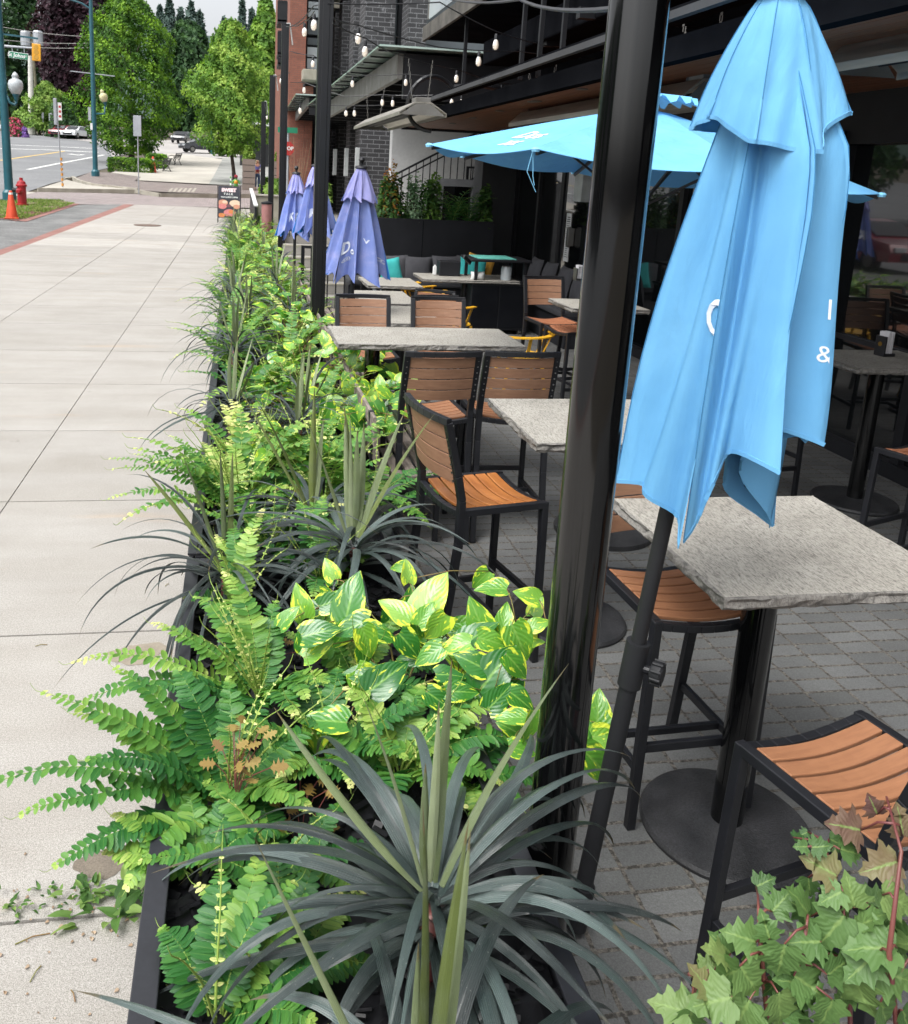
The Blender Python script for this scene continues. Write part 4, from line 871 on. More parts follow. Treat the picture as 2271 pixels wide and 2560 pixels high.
for i,(ya,yb) in enumerate(((10,60),(85,140),(150,165))):
    a_=aty(706,ya,34); b_=aty(706,yb,34); m=MB()
    xa,xb=aty(694,ya,34).x,aty(716,ya,34).x
    m.box(((xa+xb)/2-L3.x,34-L3.y,b_.z),(xb-xa,1.2,.12))
    for k in range(9): m.bar((xa+(xb-xa)*k/8-L3.x,33.42-L3.y,b_.z),(xa+(xb-xa)*k/8-L3.x,33.42-L3.y,a_.z),.04,.04)
    m.bar((xa-L3.x,33.42-L3.y,a_.z),(xb-L3.x,33.42-L3.y,a_.z),.06,.06); m.build('side_balcony',M_dk,rb_)
# ================================================================ string lights
M_bulb=mat('bulb_glass','#e8e6e2','#f2efe9',rough=.05,spec=.8); mm=M_bulb.node_tree.nodes['Principled BSDF']; mm.inputs['Transmission Weight'].default_value=.6; mm.inputs['Emission Color'].default_value=(1,.8,.6,1); mm.inputs['Emission Strength'].default_value=.15
def sag(a,b,s,n=16): return [a.lerp(b,i/n)-V3(0,0,s*4*(i/n)*(1-i/n)) for i in range(n+1)]
def string(pts,bulbs,label,r=.006):
    """pts = [(px,py,depth)...] of the cable, bulbs = pixel x of each hanging lamp"""
    P_=[aty(x,y,Y0) for x,y,Y0 in pts]; t=E('string_light',P_[0],0,label,'string lights','strings of bare bulbs above the patio'); O=P_[0]
    full=[]
    for a,b in zip(P_,P_[1:]): full+=sag(a,b,.02*(b-a).length/2,8)
    MB().tube([p_-O for p_ in full],r,5).build('cable',M_black,t)
    for bx_ in bulbs:
        for (a,b),(pa,pb_) in zip(zip(pts,pts[1:]),zip(P_,P_[1:])):
            if min(a[0],b[0])<=bx_<=max(a[0],b[0]):
                # find parameter on the segment that projects to bx_
                lo,hi=0.,1.
                def px(u): v=pa.lerp(pb_,u)-CP; return PX_+F_*v.dot(RT)/v.dot(FW)
                s=1 if px(1)>px(0) else -1
                for _ in range(25):
                    mid=(lo+hi)/2
                    if (px(mid)-bx_)*s<0: lo=mid
                    else: hi=mid
                q_=pa.lerp(pb_,lo)-V3(0,0,.02)-O
                bb=MB().lathe([(0,-.045),(.014,-.05),(.024,-.075),(.03,-.105),(.027,-.13),(.014,-.148),(0,-.152)],14,q_).build('bulb',M_bulb,t,smooth=True); MB().lathe([(0,.0),(.012,0),(.017,-.012),(.018,-.055),(.013,-.06)],12,q_).build('socket',M_black,bb,smooth='a'); break
string([(1545,20,1.8),(1300,-2,3.5),(1100,-12,6)],[],'cable running off the top of the glossy round post')
string([(832,45,8.2),(895,62,9),(1100,118,9.5),(1300,128,10),(1512,146,10.5)],[897,1199,1496],'string of bulbs crossing from the square post past the balcony slab')
string([(820,8,8.2),(1100,5,8.5),(1240,78,9),(1400,120,10)],[1242],'upper string with one bulb hanging below the dark balcony slab')
string([(832,58,8.2),(914,95,9),(1010,140,11),(1143,172,12),(1256,208,13),(1342,208,14)],[914,1143,1256,1340],'string of bulbs passing the front corner of the steel canopy')
string([(716,66,15.2),(785,14,9),(830,0,8.2)],[],'short white cord rising from the third post to the second')
string([(730,62,14),(762,52,11),(786,28,9)],[762,786],'pair of bulbs hanging left of the thick square post')
string([(726,128,15),(783,138,14),(880,188,14),(1016,185,14),(1090,190,14)],[783,882,1016],'string of bulbs in front of the long canopy glass edge')
string([(684,190,20),(703,186,18),(726,180,16)],[703],'single bulb between the two middle posts')
string([(726,205,15.5),(762,206,15.5),(860,240,15),(956,236,14.6),(990,238,14.4),(1131,235,14),(1170,236,14)],[761,957,983,1155,1131],'lowest string of bulbs beneath the long steel canopy')
string([(728,250,15.5),(752,258,15.5),(865,264,15.5),(887,264,15.5),(960,262,15.5)],[751,866,887],'string of small bulbs beside the far end of the long canopy')
string([(661,258,27),(668,282,26),(684,292,22)],[668],'single bulb hanging beside the farthest square post')
hs_=E('hose_reel',aty(1085,250,12.5),0,'thick black hose looped beside the far heater','hose'); m=MB(); m.tube([V3(.36*math.cos(R(a)),.1*math.sin(R(a*2)),.36*math.sin(R(a))-.05) for a in range(40,270,12)],.03,8); m.tube([V3(.27,.0,.19),V3(.6,0,.24),V3(1.3,.1,.16),V3(1.9,.2,.16)],.03,8); m.build('hose',M_black,hs_)
# ================================================================ trees
def fol(name,*st,tr=.3): return leafmat(name,list(st),rough=.55,trans=tr,spec=.25)
F_horn=fol('hornbeam_leaves',(.0,'#1f3a10'),(.35,'#375f18'),(.7,'#6a9126'),(1,'#8db33a')); F_map=fol('street_tree_leaves',(.0,'#39591f'),(.4,'#5e8632'),(.75,'#8fae4c'),(1,'#b9cc70'))
F_pur=fol('purple_leaves',(.0,'#1c1218'),(.5,'#33202a'),(1,'#513440')); F_dg=fol('dark_green_leaves',(.0,'#1c331c'),(.5,'#355431'),(1,'#587a45')); F_lg=fol('light_green_leaves',(.0,'#3f5f22'),(.5,'#6f8f3c'),(1,'#a2b866')); F_con=fol('hazed_needles',(.0,'#3c4f4c'),(.6,'#53665f'),(1,'#6c7e76'),tr=.1)  # F_con: distance haze is painted in by lightening the needle colours
M_bark=mat('tree_bark','#4e453d','#332d28',rough=.95,scale=6,stretch=(4,4,1),bump=.6,bscale=25,bst=(3,3,.5))
def lump(d,s,sc=1.): return math.sin(d.x*3.1*sc+s)*math.sin(d.y*2.7*sc+s*1.7)+math.sin(d.z*4.3*sc+s*.6+d.x*2*sc)*.8+.5*math.sin(d.x*9*sc+s)*math.sin(d.z*8*sc+s*2)
def crown(env,c,Hh,Rx,n,size,seed,flat=0.,lumps=.16,inner=.5,droop=0,ry=1.):
    rn=random.Random(seed); m=MB(); c=Vector(c)
    def er(t):
        for (a,b),(c_,d) in zip(env,env[1:]):
            if t<=c_: return b+(d-b)*(t-a)/(c_-a)
        return env[-1][1]
    for k in range(n):
        t=rn.random()**.9; a=rn.uniform(0,2*math.pi); d=Vector((math.cos(a),math.sin(a),(t-.5)*2)); lu=lump(d*1.6,seed)
        rr=1-(rn.random()**2)*inner; r=Rx*er(t)*rr*(1+lumps*lu); p=c+Vector((r*math.cos(a),r*math.sin(a)*ry,Hh*t+rn.gauss(0,.012)*Hh-droop*rr*rr))
        nv=Vector((math.cos(a),math.sin(a),.55)).normalized()+Vector((rn.gauss(0,.55),rn.gauss(0,.55),rn.gauss(0,.45))); nv.normalize()
        x=nv.orthogonal().normalized(); x=Matrix.Rotation(rn.uniform(0,6.28),3,nv)@x; y=nv.cross(x); s=size*rn.uniform(.55,1.25)
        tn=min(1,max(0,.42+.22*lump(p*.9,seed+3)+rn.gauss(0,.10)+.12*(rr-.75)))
        m.add([p-x*s*.5,p-y*s*.28+nv*s*.06,p+x*s*.5,p+y*s*.28+nv*s*.06],[(0,1,2,3)],uv=[(.5,0),(0,.5),(.5,1),(1,.5)],tone=tn)
    return m
def limbs(base,h,r,spread,n,seed,top=None,lean=0):
    rn=random.Random(seed); m=MB(); b=Vector(base); tp=top or h
    pts=[b+V3(lean*i/6+rn.gauss(0,.02)*i,rn.gauss(0,.02)*i,h*i/6) for i in range(7)]; m.tube(pts,[r*(1.25 if i==0 else 1-.13*i) for i in range(7)],10)
    for k in range(n):
        i=rn.randint(2,5); q=pts[i]; a=rn.uniform(0,6.28); s=spread*rn.uniform(.5,1); q1=q+V3(math.cos(a)*s*.5,math.sin(a)*s*.5,s*.5); q2=q1+V3(math.cos(a+.3)*s*.5,math.sin(a+.3)*s*.5,s*.45)
        m.tube([q,q1,q2],[r*.42,r*.26,r*.08],6)
    return m
def tree(px,py,Y0,h,R0,env,mt,n,size,label,seed,trunk=(2,.18),zc=None,lean=0,group=None,**k):
    """px,py = foot of the trunk in the photograph; Y0 forces a distance"""
    g=G(px,py) if Y0 is None else aty(px,py,Y0); b=V3(g.x,g.y,gz(g.y) if Y0 is None or zc is None else zc)
    t=E('tree',b,0,label,'tree',group); limbs((0,0,-.2),trunk[0]+h*.55,trunk[1],R0*.8,10,seed,lean=lean).build('trunk',M_bark,t,smooth=True)
    crown(env,(lean*.6,0,trunk[0]),h,R0,n,size,seed,**k).build('crown',mt,t); return b
def hpx(px,ytop,ybot,Y0): return aty(px,ytop,Y0).z-aty(px,ybot,Y0).z
g1=G(330,408); yh=g1.y
tree(330,408,None,hpx(330,-25,392,yh),hpx(330,0,128,yh),[(0,.45),(.08,.72),(.3,1.),(.55,.93),(.75,.72),(.9,.42),(1,.12)],F_horn,27000,.25,'broad dense green hornbeam above the clipped hedge, left of the slim tree',3,trunk=(hpx(330,395,408,yh)+.3,.22),lumps=.2,inner=.45)
g2=aty(585,450,48)
b=tree(588,458,None,hpx(560,-12,372,48),hpx(560,0,128,48),[(0,.30),(.1,.7),(.28,1.),(.5,.95),(.72,.72),(.88,.4),(1,.12)],F_map,22000,.21,'slim street tree with a leaning bare trunk near the sandwich board',7,trunk=(hpx(560,372,456,48),.13),lean=-.55,lumps=.30,inner=.85)
# far trees
tree(205,345,135,hpx(200,-190,330,135),hpx(0,0,118,135),[(0,.5),(.15,.85),(.45,1),(.7,.9),(.9,.6),(1,.2)],F_pur,26000,.75,'huge dark purple-leaved tree behind the white cars',11,trunk=(1.5,.6),lumps=.2,inner=.7)
tree(30,345,150,hpx(30,-160,325,150),hpx(0,0,105,150),[(0,.7),(.3,1),(.6,.9),(.85,.6),(1,.2)],F_dg,14000,.8,'tall green tree at the left picture edge behind the street name sign',12,trunk=(1.5,.5),lumps=.2)
tree(120,330,122,hpx(100,208,330,122),hpx(0,0,72,122),[(0,.9),(.3,1),(.6,.75),(.85,.4),(1,.12)],F_lg,8000,.5,'low pale green tree between the white pole and the parked cars',13,trunk=(.4,.25),lumps=.2)
tree(660,360,80,hpx(660,-60,330,80),hpx(0,0,62,80),[(0,.7),(.3,1),(.6,.9),(.85,.6),(1,.2)],F_map,9000,.45,'yellow-green tree behind the slim black posts, left of the brick building',14,trunk=(1,.3),lumps=.22)
tree(470,345,140,hpx(470,60,330,140),hpx(0,0,90,140),[(0,.8),(.3,1),(.6,.9),(.85,.6),(1,.2)],F_dg,9000,.8,'dark tree filling the gap between the hornbeam and the slim tree',16,trunk=(1,.4),lumps=.25)
gc_='conifers on the far skyline'
for k,(x,yt,R_,l) in enumerate(((424,2,30,'tallest pointed conifer left of the slim tree top'),(452,28,30,'second conifer right of the tallest skyline one'),(478,10,34,'bushy conifer just behind the slim tree top'),(500,34,28,'short conifer right behind the slim tree top'),(606,6,18,'narrow conifer right of the slim tree top'),(630,28,20,'small conifer behind the yellow-green tree'),(652,12,26,'conifer beside the brick building on the skyline'),(400,20,30,'conifer peeping out beside the hornbeam top'),(560,52,30,'low conifer behind the crown of the slim tree'))):
    Y0=230+k*3; zb_=10.; z1=aty(x,yt,Y0).z; g=aty(x,yt,Y0); t=E('conifer',(g.x,Y0,zb_),0,l,'conifer',gc_); h=z1-zb_; rr=R_*Y0/F_*1.15
    MB().tube([V3(0,0,-1),V3(0,0,h*.97)],[.5,.05],6).build('trunk',M_bark,t)
    crown([(0,.9),(.5,.75),(.8,.38),(.93,.16),(1,.02)],(0,0,h*.05),h*.95,rr,2600,1.9,30+k,lumps=.2,inner=.7).build('crown',F_con,t)
bm=MB(); n=40; vs=[];fs=[]
for i in range(n+1):
    for j in range(6): X=-260+i*13; Yv=190+j*38; vs.append((X,Yv,gz(Yv)+(2+j*6.2)*(1+.10*math.sin(i*.9+j)+.06*math.sin(i*2.3))))
for i in range(n):
    for j in range(5): a=i*6+j; fs.append((a,a+6,a+7,a+1))
bm.add(vs,fs); tag(bm.build('hills',mat('wooded_hill','#3f5249','#2c3d36',rough=1,scale=.35),smooth=True),kind='structure')
# hedge and shrubs
def bush(px0,px1,pyb,pyt,Y0,mt,n,size,label,seed,dy=1.2,name='shrub',cat='shrub',group=None,box=False,z0=None):
    a=aty(px0,pyb,Y0); b=aty(px1,pyb,Y0); zt_=aty((px0+px1)/2,pyt,Y0).z; z0=gz(Y0) if z0 is None else z0; c=(a+b)/2; w=(b-a).length/2; h=zt_-z0
    t=E(name,(c.x,Y0,z0),0,label,cat,group); rn=random.Random(seed); m=MB()
    for k in range(n):
        if box:
            f=rn.random(); 
            if f<.45: p=V3(rn.uniform(-w,w),rn.uniform(-dy,dy),h)
            elif f<.8: p=V3(rn.uniform(-w,w),-dy,rn.uniform(0,h))
            else: p=V3(w*(1 if rn.random()<.5 else -1),rn.uniform(-dy,dy),rn.uniform(0,h))
            p+=V3(rn.gauss(0,.05),rn.gauss(0,.05),rn.gauss(0,.05)-.03*(p.x/w)**4)
        else:
            a_=rn.uniform(0,6.28); e=rn.uniform(-.1,1)**1.; r=(1-rn.random()**2*.6)*(1+.14*lump(V3(math.cos(a_),math.sin(a_),e)*1.5,seed)); p=V3(w*math.cos(a_)*math.cos(e*1.4)*r,dy*math.sin(a_)*math.cos(e*1.4)*r,max(0,h*math.sin(e*1.5)*r))
        nv=(p.normalized()+V3(rn.gauss(0,.6),rn.gauss(0,.6),rn.gauss(.3,.5))).normalized(); x=Matrix.Rotation(rn.uniform(0,6.28),3,nv)@nv.orthogonal().normalized(); y=nv.cross(x); s=size*rn.uniform(.6,1.2)
        m.add([p-x*s*.5,p-y*s*.22+nv*s*.07,p+x*s*.5,p+y*s*.22+nv*s*.07],[(0,1,2,3)],uv=[(.5,0),(0,.5),(.5,1),(1,.5)],tone=min(1,max(0,.45+.2*lump(p*2,seed)+rn.gauss(0,.18))))
    m.build('foliage',mt,t); m=MB()
    for k in range(7): a_=k*.9; m.tube([V3(w*.15*math.cos(a_),dy*.15*math.sin(a_),0),V3(w*.5*math.cos(a_),dy*.5*math.sin(a_),h*.7)],[.02,.008],5)
    m.build('stems',M_bark,t); return t
gh=G(330,431).y
bush(276,385,431,398,gh+.8,F_horn,5200,.16,'low clipped hedge around the foot of the hornbeam',5,dy=.9,name='hedge',cat='hedge',box=True)
bush(372,414,412,388,gh+6,F_horn,2600,.18,'rounded end of the clipped hedge behind the black benches',6,dy=1.4,name='hedge',cat='hedge',box=True)
F_pink=fol('pink_blossom',(.0,'#2f4a25'),(.38,'#4a6a38'),(.46,'#c04a72'),(1,'#e57fa0')); F_lil=fol('lilac_blossom',(0,'#4a4a60'),(.4,'#7d5aa8'),(1,'#a583cf'))
bush(20,64,337,301,112,F_pink,2600,.42,'pink flowering rhododendron beside the teal lamp post',8,dy=1.5,cat='flowering shrub'); bush(54,71,337,321,111,F_lil,700,.35,'small lilac flowering shrub right of the pink one',9,dy=.7,cat='flowering shrub')
bush(120,210,342,262,118,F_dg,3500,.5,'dark shrub with white blossom behind the parked cars',10,dy=3)
# grass verge by the hydrant
def blades(name,poly,n,h,mt,seed,label):
    rn=random.Random(seed); xs=[p[0] for p in poly]; ys=[p[1] for p in poly]; m=MB(); k=0
    def ins(x,y):
        c=False; j=len(poly)-1
        for i in range(len(poly)):
            if (poly[i][1]>y)!=(poly[j][1]>y) and x<(poly[j][0]-poly[i][0])*(y-poly[i][1])/(poly[j][1]-poly[i][1])+poly[i][0]: c=not c
            j=i
        return c
    while k<n:
        x,y=rn.uniform(min(xs),max(xs)),rn.uniform(min(ys),max(ys))
        if not ins(x,y): continue
        if math.sin(x*3)*math.sin(y*2.3)>.55 and rn.random()<.8: k+=1; continue
        k+=1; a=rn.uniform(0,6.28); d=V3(math.cos(a),math.sin(a),0)*.012; hh=h*rn.uniform(.4,1.2); b=V3(x,y,gz(y)); tp=b+V3(rn.gauss(0,.03),rn.gauss(0,.03),hh)
        m.add([b-d,b+d,tp],[(0,1,2)],tone=rn.random())
    o=m.build(name,mt); o['kind']='stuff'; o['label']=label; return o
gp=P((-60,540),(53,550),(188,508),(150,500),(80,497),(-60,505)); gsheet('grass_soil',gp,mat('dry_soil','#7a6c55','#5f5640',rough=1,scale=3),.0)
blades('grass',gp,8500,.07,fol('grass_blades',(0,'#4b6a2c'),(.5,'#6a8a3c'),(1,'#9aa65e')),3,'patchy grass around the hydrant and cone')
# ================================================================ street furniture
M_teal=mat('teal_paint','#1f5661','#1a4c57',rough=.4,scale=3); M_globe=mat('frosted_globe','#b4b9bb','#a5abae',rough=.15,scale=6,spec=.8); M_old=mat('yellowed_globe','#c8c19c','#b4ad86',rough=.5,scale=4); M_alu=mat('aluminium_sign','#a7abb0','#9a9ea3',rough=.45,scale=2,metal=.4); M_conc3=mat('concrete_pole','#c4c2bb','#b4b2aa',rough=.8,scale=2)
def pole_from(px0,py0,px1,py1,r0,r1,mt,name,label,cat,sides=10,g=None):
    b=G(px0,py0); t=E(name,b,0,label,cat,g); top=aty(px1,py1,b.y)-b; MB().tube([V3(0,0,-.05),top],[r0,r1],sides).build('pole',mt,t,smooth='a'); return t,b,top
def at(b,px,py): return aty(px,py,b.y)-b
def acorn(t,b,px,py0,py1,glass,roll=0,arm=None,sc=1):
    c0=at(b,px,py1); c1=at(b,px,py0); h=(c1-c0).length; Mx=Matrix.Rotation(roll,3,'Y'); m=MB(); r=h*.33
    m.lathe([(r*.35,0),(r*.6,h*.05),(r*.95,h*.28),(r*1.0,h*.45),(r*.85,h*.6),(r*.45,h*.68),(r*.38,h*.74),(r*.5,h*.78),(r*.3,h*.9),(0,h)],20,c0,M=Mx); m.build('globe',glass,t,smooth=True)
    MB().lathe([(r*.15,-h*.35),(r*.25,-h*.2),(r*.4,-h*.05),(r*.5,.0),(r*.4,.02)],16,c0,M=Mx).build('lamp_socket',M_teal,t,smooth=True); return c0,h
t,b,top=pole_from(24,500,-9,-60,.17,.12,M_teal,'street_lamp','thick teal lamp post at the left picture edge with a frosted acorn globe','street lamp')
c0,h=acorn(t,b,40,178,236,M_globe); m=MB(); m.tube([at(b,14,232),at(b,24,256),at(b,38,262),c0-V3(0,0,h*.33)],.05,8); m.build('bracket',M_teal,t,smooth=True); MB().lathe([(.26,0),(.26,.3),(.19,.4)],12).build('base',M_teal,t)
MB().bar(at(b,0,84),at(b,95,96),.06,.06).build('cross_arm',M_teal,t)
t,b,top=pole_from(239,441,226,-30,.15,.10,M_teal,'street_lamp','teal lamp post beside the hornbeam with a tilted cream acorn lamp','street lamp')
c0,h=acorn(t,b,262,222,255,M_old,R(-14)); m=MB(); m.tube([at(b,238,284),at(b,262,284),c0-V3(0,0,h*.3)],.06,8); m.build('bracket',M_teal,t,smooth=True); m=MB(); m.tube([at(b,227,22),at(b,205,8),at(b,172,-3)],.05,8); m.build('upper_arm',M_teal,t); MB().bar(at(b,176,177),at(b,287,190),.05,.05).build('banner_arm',M_alu,t); MB().box(at(b,224,284),(.16,.04,.75)).build('sign_plate',M_alu,t); MB().box(at(b,230,316)+V3(0,-.2,0),(.13,.03,.38)).build('small_sign',M_paper,t); MB().lathe([(.24,0),(.24,.3),(.16,.4)],12).build('base',M_teal,t)
def signpole(px0,py0,px1,py1,plates,label,r=.03,cone=None):
    t,b,top=pole_from(px0,py0,px1,py1,r,r,M_alu,'sign_post',label,'sign post',8)
    for (xa,ya,xb,yb,mt_) in plates:
        p=at(b,xa,ya); q_=at(b,xb,yb); c=(p+q_)/2; MB().box(c+V3(0,-.05,0),(abs(q_.x-p.x),.02,abs(p.z-q_.z))).build('sign_plate',mt_,t,bevel=.03)
    return t,b
signpole(347,482,344,288,[(333,288,354,341,M_alu)],'back of a grey rectangular sign on a thin post at the kerb')
M_red=mat('sign_red','#a62a28',rough=.5,scale=3)
t,b=signpole(157,470,140,245,[(133,245,143,312,M_alu)],'thin kerb post with narrow parking signs and an orange striped sleeve')
p=at(b,143.5,260); q_=at(b,144,296); MB().box((p+q_)/2+V3(.12,-.06,0),(.17,.02,.8)).build('sign_plate',M_paper,t); m=MB()
for k in range(3): m.box((p+q_)/2+V3(.12,-.075,.22-.22*k),(.1,.01,.1))
m.build('sign_symbols',M_red,t); m=MB(); z0=at(b,155,446); 
for k in range(6): m.tube([V3(0,0,.1+k*.24)+top*0+V3((at(b,153,410).x)*(k/8.),0,0),V3((at(b,153,410).x)*((k+.6)/8.),0,.1+k*.24+.13)],.055,10)
m.build('sleeve_stripes',mat('orange_sleeve','#c98a3a',rough=.6),t)
for (x0,y0,x1,y1,pl,l) in((109,338,107,280,(104,280,110,296),'far thin sign post beyond the road, left of the pair of plates'),(131,341,128,281,(122,282,134,302),'far sign post with a wider grey plate behind the road')): signpole(x0,y0,x1,y1,[(*pl,M_alu)],l,.05)
# concrete pole and traffic lights
t,b,top=pole_from(80,336,75,139,.42,.24,M_conc3,'utility_pole','thick pale concrete pole behind the road beneath the traffic light','utility pole'); MB().lathe([(.55,0),(.55,.6),(.42,.9)],10).build('base',M_conc3,t)
t2=E('power_pole',G(86,336)+V3(.2,2,0),0,'brown wooden power pole just behind the pale concrete pole','power pole'); bb=t2.location; MB().tube([V3(0,0,0),aty(79,85,bb.y)-bb],[.2,.15],8).build('pole',mat('creosote_wood','#6e6a58','#5c5848',rough=.9,scale=2),t2)
for dx in(-15,16):
    p=aty(79+dx,96,bb.y)-bb; MB().lathe([(0,-.9),(.6,-.85),(.62,.7),(.5,.9),(0,.95)],14,p).build('transformer',M_alu,t2)
Yt=57.; g=aty(-30,330,Yt); ts=E('traffic_light',(g.x,Yt,gz(Yt)),0,'amber-framed traffic light and street name sign hung from a long grey mast arm','traffic light'); O=V3(g.x,Yt,gz(Yt)); A_=lambda x,y:aty(x,y,Yt)-O
MB().tube([V3(0,0,0),A_(-30,100)],[.16,.12],12).build('pole',M_conc3,ts); MB().tube([A_(-30,112),A_(101,121)],[.08,.05],10).build('mast_arm',M_alu,ts)
M_sy=mat('signal_yellow','#d89b22','#cc9020',rough=.5,scale=3); p=(A_(80,109)+A_(102,152))/2; w_=(A_(102,130)-A_(80,130)).x; h_=(A_(91,109)-A_(91,152)).z; M5=Matrix.Rotation(R(2),3,'Y')
sg=MB().box(p,(w_,.12,h_),M5).build('backboard',M_sy,ts,bevel=.03); m=MB()
for k in(-1,0,1): m.lathe([(.13,-.3),(.15,-.0),(.13,.02),(.0,.02)],14,p+V3(0,-.05,k*h_*.29),M=Matrix.Rotation(R(90),3,'X'))
m.build('signal_hoods',mat('signal_yellow_dark','#b98a2c',rough=.5),sg)
M_sgn=mat('street_sign_green','#1d7a5a','#1b7254',rough=.45,scale=2); M_wht=mat('sign_white','#dfe3e0',rough=.5)
p=(A_(22,129)+A_(71,149))/2+V3(0,-.05,0); w_=(A_(71,140)-A_(22,140)).length; h_=w_*.33; ang=math.atan2((A_(71,141)-A_(22,134)).z,(A_(71,141)-A_(22,134)).x); Mr=Matrix.Rotation(-ang,3,'Y')
sn=MB().box(p,(w_,.03,h_),Mr).build('street_name_sign',M_wht,ts,bevel=.02); MB().box(p+V3(0,-.02,0),(w_*.96,.02,h_*.88),Mr).build('sign_face',M_sgn,sn)
def lettering(s,size,pos,Mx,mt,par,name='lettering',bold=.0,depth=None):
    vs,fs=text(s,size,bold=bold); m=MB(); m.add([pos+Mx@V3(v.x,0,v.y) for v in vs],fs); return m.build(name,mt,par)
lettering('St Johns',h_*.82,p+Mr@V3(-w_*.09,-.034,0),Mr,M_wht,sn,bold=.008); lettering('St',h_*.4,p+Mr@V3(w_*.38,-.034,.03),Mr,M_wht,sn)
for x in(30,60): MB().bar(A_(x,119),A_(x+1,131),.04,.04).build('hanger',M_alu,ts)
# wires
for k,(a_,b_,l) in enumerate((((-20,62),(250,92),'highest overhead wire crossing in front of the purple tree'),((-20,96),(250,106),'middle overhead wire left of the hornbeam'),((-20,108),(240,118),'lowest overhead wire left of the hornbeam'))):
    p=aty(*a_,105); q_=aty(*b_,105); tag(MB().tube([x-p for x in sag(p,q_,.25)],.035,5).build('overhead_wire',M_steel,loc=p),l,'overhead wire','overhead wires')
# hydrant
g=G(56,513); hy=E('fire_hydrant',g,R(-8),'red fire hydrant on the grass beside the teal lamp post','fire hydrant'); M_hy=mat('hydrant_red','#a01f26','#8e1a21',rough=.35,scale=4,coat=.3); s=aty(56,444,g.y).z-g.z; s/=.92
MB().lathe([(.21*s,0),(.21*s,.05*s),(.15*s,.06*s),(.145*s,.62*s),(.185*s,.64*s),(.185*s,.69*s),(.15*s,.71*s),(.13*s,.79*s),(.06*s,.84*s),(.06*s,.92*s),(0,.92*s)],20).build('barrel',M_hy,hy,smooth='a')
m=MB(); m.lathe([(.09*s,0),(.09*s,.2*s),(.06*s,.24*s),(0,.24*s)],14,(0,-.1*s,.47*s),M=Matrix.Rotation(R(90),3,'X')); m.build('front_outlet',M_hy,hy,smooth='a')
m=MB(); m.lathe([(.07*s,0),(.075*s,.16*s),(.05*s,.2*s),(0,.2*s)],14,(-.12*s,0,.5*s),M=Matrix.Rotation(R(-90),3,'Y')); m.build('side_outlet',M_dk,hy,smooth='a')
# cones
M_or=mat('cone_orange','#cf4a26','#b93f20',rough=.5,scale=4); M_ref=mat('reflective_band','#d8d5cf',rough=.4)
def conef(px,pyb,pyt,label,band):
    g=G(px,pyb); h=aty(px,pyt,g.y).z-g.z; t=E('traffic_cone',g,R(10),label,'traffic cone'); MB().box((0,0,.02),(.48*h,.48*h,.04)).build('base',M_or,t,bevel=.015); MB().lathe([(.21*h,.04),(.06*h,h*.97),(.045*h,h),(0,h)],20).build('cone',M_or,t,smooth='a')
    if band: MB().lathe([(.095*h+.006,h*.72),(.072*h+.006,h*.86)],20).build('reflective_band',M_ref,t)
    else: MB().lathe([(.075*h+.006,h*.86),(.063*h+.006,h*.93)],20).build('collar',M_ref,t)
conef(30,546,476,'large faded orange traffic cone on the grass beside the hydrant',False); conef(383,432,391,'orange traffic cone with a white band by the hedge',True)
# dark benches
M_ir=mat('dark_iron','#2a2928','#343230',rough=.6,scale=4)
def ironbench(px,py,rz,label):
    g=G(px,py); t=E('park_bench',g,rz,label,'park bench','dark park benches by the hedge'); m=MB()
    for i in range(5): m.box((0,-.2+.1*i,.45),(1.5,.07,.03))
    m.build('seat',M_ir,t); m=MB()
    for i in range(4): m.box((0,.27+.03*i,.55+.1*i),(1.5,.03,.07))
    m.build('backrest',M_ir,t)
    for s in(-.72,.72):
        m=MB(); m.bar((s,-.22,0),(s,-.1,.44),.05).bar((s,.34,0),(s,.12,.44),.05).bar((s,.2,.42),(s,.4,.9),.05); m.tube([(s,.3,.68),(s,0,.72),(s,-.22,.66),(s,-.24,.5)],.025,6); m.build('side_frame',M_ir,t)
ironbench(408,428,R(-70),'dark iron bench right behind the orange traffic cone'); ironbench(436,412,R(-70),'dark iron bench standing farther back on the pavement')
# sandwich board
g=G(572,557); Yb=g.y; ab=E('sandwich_board',(aty(573,555,Yb).x,Yb,gz(Yb)),0,'sandwich board with a food photo at the end of the planter row','sandwich board'); hh=aty(572,464,Yb).z-gz(Yb); ww=(aty(600,470,Yb)-aty(543,466,Yb)).x; M_sb=mat('board_black','#2b2c33','#363741',rough=.4,scale=2)
for s in(-1,1): MB().bar((s*ww/2,0,0),(s*ww/2,.12,hh),.03,.03).build('leg',M_dk,ab)
MB().bar((-ww/2,.35,0),(-ww/2,.14,hh),.03,.03).bar((ww/2,.35,0),(ww/2,.14,hh),.03,.03).build('rear_frame',M_dk,ab)
Mt=Matrix.Rotation(math.atan2(.12,hh)*-1,3,'X'); fc=V3(0,.07-.02,hh*.56)
pn=MB().box(fc,(ww*.94,.02,hh*.86),Mt).build('panel',M_sb,ab)
lettering('SWEET',hh*.125,fc+Mt@V3(-.01,-.016,hh*.32),Mt,mat('pinkish_white','#f0d6d8',rough=.6),pn,bold=.012); lettering('T A L K',hh*.075,fc+Mt@V3(-.03,-.016,hh*.215),Mt,M_wht,pn,bold=.004); lettering('TAIWANESE COFFEE',hh*.05,fc+Mt@V3(0,-.016,hh*.13),Mt,M_wht,pn,bold=.002)
rn=random.Random(8); cols=[mat('food_'+n_,c_,rough=.6,scale=25) for n_,c_ in(('peach','#c98f74'),('pink','#c77a76'),('cream','#d9bfa4'),('plum','#6e4750'),('orange','#c77b45'))]
